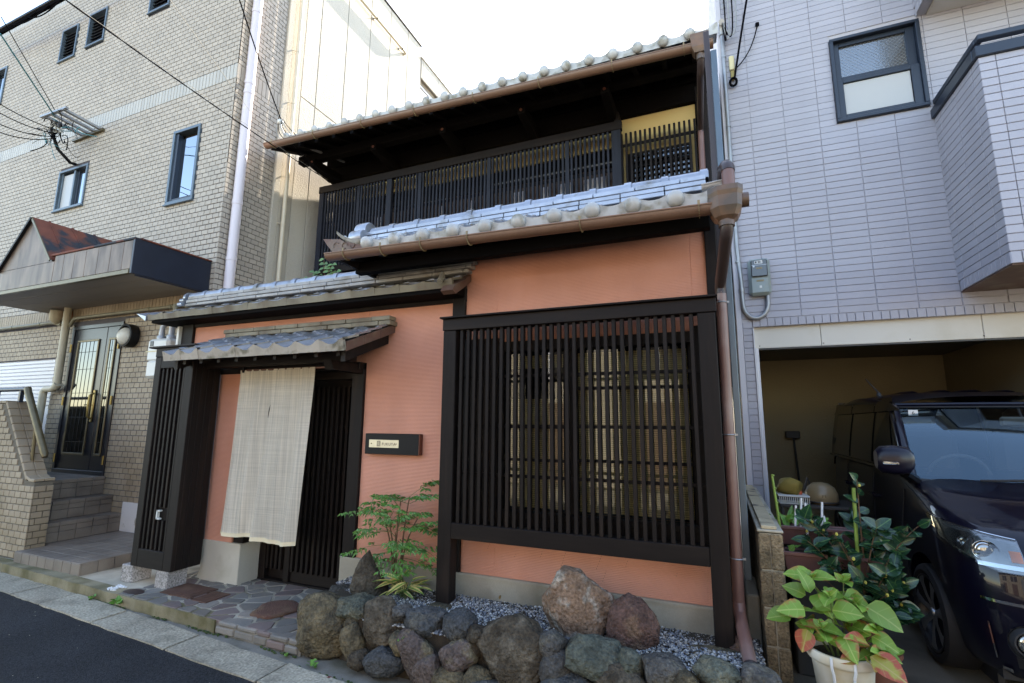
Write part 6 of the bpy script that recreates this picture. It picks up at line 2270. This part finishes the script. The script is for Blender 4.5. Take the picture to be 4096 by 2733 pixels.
# wheels
def wheel(x, y, sgn):
    c = (x, y, G0 + .285)
    wn_ = MB().lathe([(.20, .06 * sgn), (.215, -.06 * sgn), (.245, -.085 * sgn), (.275, -.075 * sgn), (.285, -.05 * sgn), (.285, .08 * sgn), (.21, .09 * sgn)], c, 36, 'X').build('wheel', 'rubber', car, True)
    MB().lathe([(.212, -.066 * sgn), (.222, -.078 * sgn), (.213, -.080 * sgn), (.200, -.060 * sgn), (.198, .04 * sgn), (0, .045 * sgn)], c, 36, 'X').build('rim', 'alloy_dark', wn_, True)
    for k in range(7):
        a = 2 * pi * k / 7 + .2
        b = MB()
        v = []
        for r, hw_, dx in ((.03, .020, -.052), (.10, .019, -.066), (.17, .030, -.072), (.207, .048, -.070)):
            for s, e in ((-1, 0), (0, -.008), (1, 0)):
                ra, ta = r, hw_ * s
                v.append((x + (dx + e) * sgn, y + ra * cos(a) - ta * sin(a), c[2] + ra * sin(a) + ta * cos(a)))
        b.add(v, [(i * 3 + j, i * 3 + j + 1, (i + 1) * 3 + j + 1, (i + 1) * 3 + j) for i in range(3) for j in range(2)])
        b.build('spoke', 'alloy', wn_)
    MB().lathe([(0, -.074 * sgn), (.022, -.072 * sgn), (.03, -.06 * sgn), (.03, -.03 * sgn)], c, 18, 'X').build('hub_cap', 'alloy', wn_, True)
wheel(1.245, .47, 1)
wheel(1.245, 2.90, 1)
wheel(2.57, .47, -1)
box('wheel_well', 'rubber', car, 1.33, 1.36, .10, .85, G0 + .05, G0 + .64, 0)
box('underbody', 'rubber', car, 1.30, 2.5, -.05, 3.0, G0 + .15, G0 + .2, 0)
# ================================================================== PLANTS AND POTS
LEAF = {}
def leaf(kind, m, i):
    k = (kind, m, i)
    if k not in LEAF:
        rr = random.Random(len(kind) * 7 + i)
        pr = {'hyd': (.74, .2, .18), 'cam': (.60, .16, .10), 'nan': (.34, .05, .15), 'sasa': (.19, .2, .35), 'weed': (.7, .1, .2), 'fern': (.6, .1, .3)}[kind]
        LEAF[k] = leaf_mesh('leaf', m, pr[0] * rr.uniform(.9, 1.1), pr[1], pr[2] * rr.uniform(.4, 2.4), n=6)
    return LEAF[k]

FACE = {'hyd': ((0, -.7, .9), .35), 'cam': ((.1, -.8, .75), .5), 'nan': ((0, -1, .45), .5), 'sasa': ((0, -.5, 1), .3), 'weed': ((0, -.4, 1), .4), 'fern': ((0, -1, .4), .4)}
def add_leaf(parent, kind, m, at, d, L, roll=0., wide=1.):
    nrm, j = FACE[kind]
    nrm = Vector(nrm) + Vector((R.gauss(0, j), R.gauss(0, j), R.gauss(0, j * .6)))
    return put('leaf', leaf(kind, m, R.randrange(4)), parent, at, aimn(d, nrm), (L * wide, L, L))

# --- hydrangea in the white pot
PX, PY = .535, -.36
t = thing('flower_pot', 'round white plastic pot with two pale ribs, holding the yellow-green hydrangea', 'pot', (PX, PY, .12))
MB().lathe([(0, .115), (.105, .115), (.112, .13), (.140, .385), (.143, .392), (.158, .398), (.164, .41), (.164, .440), (.160, .448), (.148, .448), (.143, .43), (.138, .40), (0, .395)], (PX, PY, 0), 40).build('pot', 'pot_white', t, True)
MB().lathe([(0, .420), (.08, .418), (.139, .405)], (PX, PY, 0), 20).build('soil', 'soil', t)
for a in (-2.02, -1.42):
    ca, sa = cos(a), sin(a)
    MB().tube([(PX + .166 * ca, PY + .166 * sa, .445), (PX + .168 * ca, PY + .168 * sa, .40), (PX + .146 * ca, PY + .146 * sa, .36), (PX + .118 * ca, PY + .118 * sa, .13)], .0065, 6).build('pot_rib', 'stick_white', t, True)
t = thing('hydrangea', 'hydrangea with broad yellow-green leaves edged in red, growing in the white pot', 'plant', (PX, PY, .41))
stems = [((-.05, .0), (-.19, -.02, .60)), ((-.02, -.03), (-.04, -.06, .70)), ((.03, .02), (.09, .02, .66)), ((.0, .04), (-.10, .06, .76)),
         ((.05, -.02), (.16, -.04, .56)), ((.02, .03), (.05, .07, .75)), ((-.04, -.04), (-.10, -.10, .56)), ((.08, -.03), (.17, -.08, .47))]
for i, (b0_, tp) in enumerate(stems):
    p0 = Vector((PX + b0_[0], PY + b0_[1], .41))
    p2 = Vector((PX + tp[0], PY + tp[1], tp[2]))
    pts = bez(p0, p0.lerp(p2, .5) + Vector((0, 0, .04)), p2, 8)
    MB().tube(pts, [.006 - .0004 * k for k in range(9)], 6).build('stem', 'bark' if i in (2, 4) else 'stem_green', t, True)
    for lvl, q in ((8, 1.0), (6, 1.15), (4, .95)):
        for s in (0, 1):
            a = R.uniform(-.3, .3) + (0 if lvl != 6 else pi / 2) + s * pi + i
            d = Vector((cos(a), sin(a), R.uniform(.15, .55) if lvl == 8 else R.uniform(-.25, .3)))
            red = R.random() < (.04 if lvl > 4 else .2)
            add_leaf(t, 'hyd', 'hyd_red' if red else 'hyd_leaf', pts[lvl], d, R.uniform(.085, .135) * q * (.8 if lvl == 4 else 1))
    for s in range(4):
        a = s * pi / 2 + i
        add_leaf(t, 'hyd', 'hyd_leaf', pts[8] + Vector((0, 0, .01)), (cos(a), sin(a), 1.1), R.uniform(.035, .06))
for (x, y, z), d, L, m in (((PX + .10, PY - .12, .47), (.9, -.5, -.42), .16, 'hyd_red'), ((PX + .04, PY - .13, .46), (-.8, -.5, -.05), .085, 'hyd_red'), ((PX + .10, PY - .10, .52), (-.55, -.35, .35), .12, 'hyd_red'),
                           ((PX - .15, PY - .04, .53), (-.35, -.3, -.9), .12, 'hyd_red'), ((PX + .08, PY - .14, .45), (.3, -.8, .2), .09, 'hyd_red'), ((PX + .13, PY + .02, .66), (.9, -.35, -.35), .17, 'hyd_leaf'),
                           ((PX - .22, PY - .02, .58), (-.95, -.2, -.12), .13, 'hyd_leaf'), ((PX - .16, PY - .06, .63), (-.8, -.5, .1), .14, 'hyd_leaf'), ((PX - .14, PY + .02, .68), (-.9, 0, .45), .11, 'hyd_leaf'),
                           ((PX - .12, PY + .0, .70), (-.25, .0, 1), .12, 'hyd_leaf'), ((PX + .0, PY - .1, .55), (.1, -.8, -.5), .13, 'hyd_leaf')):
    add_leaf(t, 'hyd', m, (x, y, z), d, L)
MB().tube([(PX + .09, PY + .02, .42), (PX + .12, PY + .0, .52), (PX + .13, PY + .0, .56)], [.013, .011, .014], 8).build('cut_stem', 'bark', t, True)

# --- camellia behind it
CX, CY = .74, -.02
t = thing('camellia', 'camellia bush with dark glossy leaves behind the white pot', 'shrub', (CX, CY, .14))
MB().lathe([(0, .14), (.10, .14), (.135, .33), (.142, .335), (.142, .36), (.125, .355), (0, .34)], (CX, CY, 0), 24).build('pot', 'pot_brown', t, True)
tips = [(0.000, -0.06, 1.28), (-0.020, 0.02, 1.05), (-0.285, -0.05, 1.04), (-0.209, 0.05, 0.98), (-0.114, -0.12, 0.93), (0.094, -0.05, 0.98), (0.156, 0.00, 0.97), (0.257, -0.10, 1.05), (0.167, 0.05, 0.86), (0.186, -0.03, 0.73), (0.062, -0.18, 0.80),
        (-0.050, -0.20, 0.75), (0.136, -0.14, 0.64), (0.074, -0.20, 0.60), (0.020, 0.12, 0.85), (-0.142, 0.10, 0.85), (0.000, -0.15, 0.64), (0.112, -0.15, 0.84), (0.167, -0.12, 0.60), (0.155, -0.05, 0.55), (-0.266, 0.06, 0.88), (-0.190, -0.14, 0.80), (0.062, -0.10, 1.02), (0.093, -0.16, 0.72), (-0.285, -0.10, 0.92), (-0.314, 0.00, 0.98), (-0.171, -0.16, 1.00), (-0.100, -0.20, 0.88), (-0.247, -0.12, 0.74), (0.050, -0.22, 0.70)]
nb_leaf = 0
for i, tp in enumerate(tips):
    p0 = Vector((CX + R.uniform(-.03, .03), CY + R.uniform(-.03, .03), .36 + .2 * R.random()))
    p2 = Vector((CX + tp[0], CY + tp[1], tp[2]))
    pts = bez(p0, Vector((CX + tp[0] * .35, CY + tp[1] * .35, p0.z + (p2.z - p0.z) * .7)), p2, 12)
    MB().tube(pts, [.0065 - .0004 * k for k in range(13)], 6).build('branch', 'bark', t, True)
    start = 6 if i != 0 else 7
    for k in range(start, 13):
        for _ in range(2 if (k > 7 and i != 0) else 1):
            if nb_leaf > 297:
                break
            a = k * 2.4 + i + R.uniform(-.4, .4) + _ * 2.2
            ax = (pts[min(k + 1, 12)] - pts[k - 1]).normalized()
            d = Vector((cos(a), sin(a), R.uniform(-.35, .35))) + ax * (.5 if k < 12 else 1.0)
            add_leaf(t, 'cam', 'cam_leaf', pts[k], d, R.uniform(.07, .105))
            nb_leaf += 1
    if R.random() < .6:
        MB().ball(pts[11] + Vector((.008, -.01, .01)), .008, 8, (1, 1, 1.3)).build('bud', 'bud', t, True)
for x, y, z0, z1 in ((CX - .01, CY - .03, .55, 1.23),):
    MB().tube([(x - .03, y, z0), (x - .005, y, z1)], .010, 8).build('cane', 'bamboo_green', t, True)

# --- white plant stakes, bamboo cane, planters along the block wall
t = thing('plant_stakes', 'white plastic plant stakes rising between the camellia leaves', 'stakes', (.46, .2, .7))
for x, y, z0, z1 in ((.43, .16, .72, 1.08), (.46, .22, .70, 1.12), (.50, .15, .70, 1.10), (.53, .20, .66, 1.00), (.57, .16, .70, 1.11), (.47, .10, .68, .95), (.61, .2, .7, 1.02)):
    MB().tube([(x, y, z0), (x + .012 * sin(z0 * 40), y, (z0 + z1) / 2), (x + R.uniform(-.02, .03), y, z1)], .0065, 6).build('stake', 'stick_white', t, True)
o = MB().tube([(.335, .10, .95), (.325, .10, 1.1), (.312, .10, 1.275)], [.0085, .008, .007], 8)
for z in (1.02, 1.10, 1.19, 1.27):
    o.tube([(.328 - (z - 1.1) * .07, .10, z - .004), (.328 - (z - 1.1) * .07, .10, z + .004)], .0105, 8)
tag(o.build('bamboo_cane', 'bamboo_green', None, True), 'green bamboo cane standing beside the block wall', 'cane')
for nm_, z0, y0, lab in (('planter', .84, .22, 'purple brown plastic planter with green seedlings, upper of the two by the block wall'), ('planter', .72, .05, 'purple brown plastic planter, lower of the two by the block wall')):
    t = thing(nm_, lab, 'planter', (.55, y0, z0))
    b = MB()
    b.add([(.345, y0 - .08, z0), (.80, y0 - .08, z0), (.80, y0 + .08, z0), (.345, y0 + .08, z0), (.335, y0 - .10, z0 + .10), (.82, y0 - .10, z0 + .10), (.82, y0 + .10, z0 + .10), (.335, y0 + .10, z0 + .10)],
          [(0, 3, 2, 1), (0, 1, 5, 4), (1, 2, 6, 5), (2, 3, 7, 6), (3, 0, 4, 7)])
    b.build('tub', 'planter', t)
    box('rim', 'planter', t, .328, .828, y0 - .108, y0 - .092, z0 + .095, z0 + .118, .004)
    box('rim', 'planter', t, .328, .344, y0 - .0915, y0 + .108, z0 + .095, z0 + .118, .004)
    box('soil', 'soil', t, .346, .81, y0 - .09, y0 + .095, z0 + .07, z0 + .09, 0)
    for k in range(26 if z0 > .8 else 8):
        x, y = R.uniform(.36, .62), y0 + R.uniform(-.08, .08)
        h = R.uniform(.03, .12)
        a = R.uniform(0, 6.3)
        add_leaf(t, 'weed', 'weed_leaf', (x, y, z0 + .09 + h * .4), (cos(a), sin(a), R.uniform(.2, 1.2)), R.uniform(.035, .07))
    box('stand', 'dark_plastic', t, .36, .80, y0 - .07, y0 + .07, .14, z0 - .002, .01)
# long leaved plant by the wall
t = thing('strap_leaf_plant', 'plant with long arching green leaves beside the block wall', 'plant', (.42, .45, .8))
for k in range(16):
    a = R.uniform(0, 6.3)
    add_leaf(t, 'sasa', 'weed_leaf', (.42 + .02 * cos(a), .42 + .02 * sin(a), .86), (cos(a) * .8, sin(a) * .8, R.uniform(.4, 1.4)), R.uniform(.14, .24), 0, 1.2)
MB().lathe([(0, .14), (.10, .14), (.12, .85), (.11, .85), (0, .83)], (.42, .45, 0), 16).build('pot', 'pot_brown', t, True)

# --- bits at the back of the garage
t = thing('storage_rack', 'dark rack carrying the basket, bag and helmet in the garage', 'rack', (.7, 1.6, .16))
box('shelf', 'leather', t, .46, 1.05, 1.32, 1.80, .90, .925, .004)
for x in (.48, 1.03):
    for y in (1.34, 1.78):
        box('leg', 'leather', t, x - .012, x + .012, y - .012, y + .012, .155, .899, .002)
t = thing('white_basket', 'white slotted plastic basket on the dark rack', 'basket', (.56, 1.4, .925))
box('base', 'white_plastic', t, .46, .68, 1.33, 1.52, .926, .934, .003)
for x in [.46 + .0147 * k for k in range(16)]:
    box('slat', 'white_plastic', t, x, x + .006, 1.328, 1.334, .934, .985, .001)
box('rim', 'white_plastic', t, .452, .69, 1.32, 1.53, .986, 1.0, .004)
me = rock_mesh('yellow_bag', 71, .12, .11, .085, 'yellow_cloth', 6)
tag(put('yellow_bag', me, None, (.56, 1.45, 1.065)), 'yellow cloth bag lying on the white basket', 'bag')
t = thing('helmet', 'beige riding helmet on the dark rack', 'helmet', (.80, 1.55, .925))
MB().lathe([(.115, .93), (.128, .96), (.125, 1.01), (.105, 1.06), (.06, 1.095), (0, 1.105)], (.80, 1.50, 0), 24).build('shell', 'helmet', t, True)
MB().tube([(.80 + .127 * cos(2 * pi * k / 24), 1.50 + .127 * sin(2 * pi * k / 24), .945) for k in range(25)], .007, 6).build('edge', 'leather', t, True)
box('badge', 'bronze', t, .785, .815, 1.375, 1.381, .985, 1.01, .002)
t = thing('garden_shears', 'brown handled tool standing on the rack behind the basket', 'tool', (.70, 1.6, .925))
MB().tube([(.69, 1.60, .93), (.695, 1.6, 1.05), (.72, 1.6, 1.13), (.735, 1.6, 1.08), (.73, 1.6, .95)], .010, 6).build('handle', 'leather', t, True)
o = box('red_box', 'orange', None, .585, .645, 1.40, 1.44, 1.0005, 1.03, .004)
tag(o, 'small orange red object on the rim of the white basket', 'box')
t = thing('broom', 'dark broom leaning on the garage wall behind the car', 'broom', (1.0, 4.4, .16))
MB().tube([(1.02, 4.3, .2), (1.0, 4.55, 1.42)], .014, 8).build('stick', 'leather', t, True)
box('head', 'leather', t, .90, 1.08, 4.5, 4.58, 1.40, 1.50, .01)

# --- nandina by the door
NX_, NY_ = -2.40, -.15
t = thing('nandina', 'slender nandina shrub with feathery green leaves in front of the plaque wall', 'shrub', (NX_, NY_, .3))
mass = MB()
cnt = 0
def nleaf(at, d, L):
    global cnt
    cnt += 1
    if cnt <= 285 and cnt % 1 == 0:
        add_leaf(t, 'nan', 'nan_leaf', at, d, L, R.uniform(-.4, .4))
    else:
        rot = aimn(d, (R.gauss(0, .5), -1, .45 + R.gauss(0, .3)))
        w2 = L * .17
        q = [Vector((0, 0, 0)), Vector((w2, L * .4, .004)), Vector((0, L, -.01)), Vector((-w2, L * .4, .004))]
        mass.add([Vector(at) + rot @ x for x in q], [(0, 1, 2, 3)])
def frond(base, d, L, depth=0):
    d = Vector(d).normalized()
    tipp = base + d * L + Vector((0, 0, -.12 * L))
    pts = bez(base, base + d * L * .55 + Vector((0, 0, .05 * L)), tipp, 8)
    MB().tube(pts, [.0028 - .0002 * k for k in range(9)], 4).build('stalk', 'stem_green', t, True)
    sidev = d.cross(Vector((0, 0, 1))).normalized()
    for k in (3, 5, 7):
        for s in (-1, 1):
            e = (sidev * s + d * .7 + Vector((0, 0, R.uniform(-.25, .15)))).normalized()
            l2 = L * (.42 - .03 * k) * R.uniform(.8, 1.1)
            q0 = pts[k]
            for j, f_ in enumerate((.35, .65, .95)):
                q = q0 + e * l2 * f_ * 1.3
                for s2 in (-1, 1):
                    nleaf(q, (e.cross(Vector((0, 0, 1))) * s2 + e * .6 + Vector((0, 0, R.uniform(-.9, -.1)))), R.uniform(.032, .052))
            nleaf(q0 + e * l2 * 1.3, e + Vector((0, 0, -.5)), R.uniform(.038, .055))
    for s in (-.5, 0, .5):
        nleaf(tipp, d + sidev * s + Vector((0, 0, -.2)), R.uniform(.035, .055))
canes = [(-.02, 0, .03, -.02, .68), (.03, .01, .10, .0, .72), (.0, -.02, -.08, -.05, .60), (.02, .02, .16, .03, .55), (-.03, .01, -.16, .03, .52), (.01, -.01, .03, -.08, .46)]
for i, (bx, by, tx, ty, h) in enumerate(canes):
    p0 = Vector((NX_ + bx, NY_ + by, .285))
    p2 = Vector((NX_ + tx, NY_ + ty, .285 + h))
    pts = bez(p0, p0 + Vector((0, 0, h * .6)), p2, 10)
    MB().tube(pts, [.009 - .0005 * k for k in range(11)], 7).build('stem', 'bark', t, True)
    for k in range(5):
        a = i * 1.3 + k * 2.4
        bp = pts[10 - k] if k < 4 else pts[4]
        frond(bp, (cos(a) * 1.0 + (.25 if tx > 0 else -.3), sin(a) * .55 - .15, .45 - .16 * k), R.uniform(.20, .31))
frond(Vector((NX_ - .14, NY_ + .02, .86)), (-1, -.1, .05), .36)
frond(Vector((NX_ - .10, NY_ + .0, .62)), (-1, -.1, -.15), .34)
frond(Vector((NX_ + .10, NY_ + .0, .95)), (.9, -.1, .35), .30)
frond(Vector((NX_ + .10, NY_ + .0, .65)), (1, -.2, -.1), .30)
if mass.v:
    mass.build('leaves', 'nan_plain', t, kind='stuff')
# variegated bamboo grass
t = thing('bamboo_grass', 'low clump of bamboo grass with yellow edged leaves on the gravel', 'plant', (-2.24, -.26, .3))
for k in range(30):
    a = R.uniform(0, 6.3)
    b0_ = Vector((-2.23 + R.gauss(0, .035), -.26 + R.gauss(0, .03), .30))
    h = Vector((cos(a) * .04, sin(a) * .04 - .01, R.uniform(.03, .12)))
    MB().tube([b0_, b0_ + h], .0022, 4).build('stem', 'stem_green', t)
    add_leaf(t, 'sasa', 'sasa_leaf', b0_ + h, (cos(a) * .9, sin(a) * .9 - .2, R.uniform(-.1, .65)), R.uniform(.12, .20), R.uniform(-.4, .4), 1.15)
# small weeds in the kerb
for i, (x, y, z, n_, s, lab) in enumerate(((-4.86, -.70, .02, 12, .05, 'bright green weed in the kerb joint near the white pebbles'), (-2.55, -.83, .0, 12, .035, 'small green weed at the foot of the largest ochre boulder'), (-2.82, -.80, .0, 8, .025, 'tiny weed below the faced edge of the paving'),
                                           (-1.97, -.90, .0, 9, .025, 'tiny weed at the foot of the slate boulders'), (-1.88, -.82, .26, 8, .025, 'little weed growing in the boulder wall'), (-5.25, -.68, .01, 8, .035, 'low weed creeping along the mossy kerb'))):
    t = thing('weed', lab, 'weed', (x, y, z))
    for k in range(n_):
        a = R.uniform(0, 6.3)
        add_leaf(t, 'weed', 'weed_leaf', (x + R.gauss(0, s * .5), y + R.gauss(0, s * .25), z + R.uniform(.0, s * .7)), (cos(a), sin(a), R.uniform(.2, 1)), s * R.uniform(.6, 1.2), 0, 1.2)
mo = MB()
for _ in range(420):
    x = R.uniform(-6.2, -1.4)
    if noise.noise(Vector((x * 2.3, 0, 0))) < -.05:
        continue
    y = kerb_y(x) - .012 + R.gauss(0, .008) if x < -2.75 else -.90 + R.gauss(0, .02)
    s = R.uniform(.004, .011)
    mo.ball((x, y, -.002), s, 6, (1.4, 1, .6))
o = mo.build('moss', 'moss', None, kind='stuff')
tag(o, 'dark green moss along the foot of the kerb', 'moss')
sp = MB()
t = thing('sapling', 'small self sown sapling with round leaves on the ridge of the garden roof', 'plant', (-4.1, .2, 3.0))
for (bx, tx, tz) in ((-4.02, -4.05, 3.42), (-4.02, -3.92, 3.34), (-4.02, -3.85, 3.25), (-4.05, -4.32, 3.22), (-4.02, -4.18, 3.28)):
    pts = bez((bx, .55, 3.0), (bx, .55, 3.2), (tx, .55, tz), 8)
    MB().tube(pts, .004, 5).build('stem', 'bark', t)
    for k in (4, 6, 7, 8):
        for s in (-1, 1):
            add_leaf(t, 'fern', 'fern_leaf', pts[k], (s, -.5, R.uniform(-.3, .2)), R.uniform(.06, .085))
# fallen leaves
for x, y, z, m, lab in ((-1.53, -.10, .325, 'dry_leaf', 'dry yellow leaf standing in the gravel by the footing'), (-.86, -.52, .31, 'red_leaf', 'dark red dead leaf on the gravel below the tan rock'), (-2.35, -.92, .012, 'red_leaf', 'dark red dead leaf on the slab before the boulders')):
    me = leaf_mesh('fallen_leaf', m, .4, .2, .4)
    o = put('fallen_leaf', me, None, (x, y, z), aim((.2, -.3, .9) if m == 'dry_leaf' else (1, .3, .1)), (.045, .055, .045))
    tag(o, lab, 'leaf')

# ================================================================== ACROSS THE STREET (seen in the window reflections)
t = thing('opposite_house', 'cream rendered house across the street mirrored in the lattice window', 'house', (-1.5, -9.0, 0))
box('wall', 'far_wall', t, -9, 7, -12, -8.8, 0, 4.6, 0)
MB().prism([(-8.4, 4.5), (-10.4, 5.5), (-12.4, 4.5)], -9.3, 7.3, 'X').build('roof', 'roof_grey', t)
for x in (-7.5, -4.8, -2.0, .8, 3.6):
    wv = box('window', 'room_dark', t, x, x + 1.5, -8.79, -8.74, 2.7, 3.9, 0)
    box('frame', 'alu_white', wv, x + .72, x + .78, -8.745, -8.70, 2.7, 3.9, 0)
    box('door', 'shutter_brown', t, x + .1, x + 1.3, -8.79, -8.75, .05, 2.1, 0)
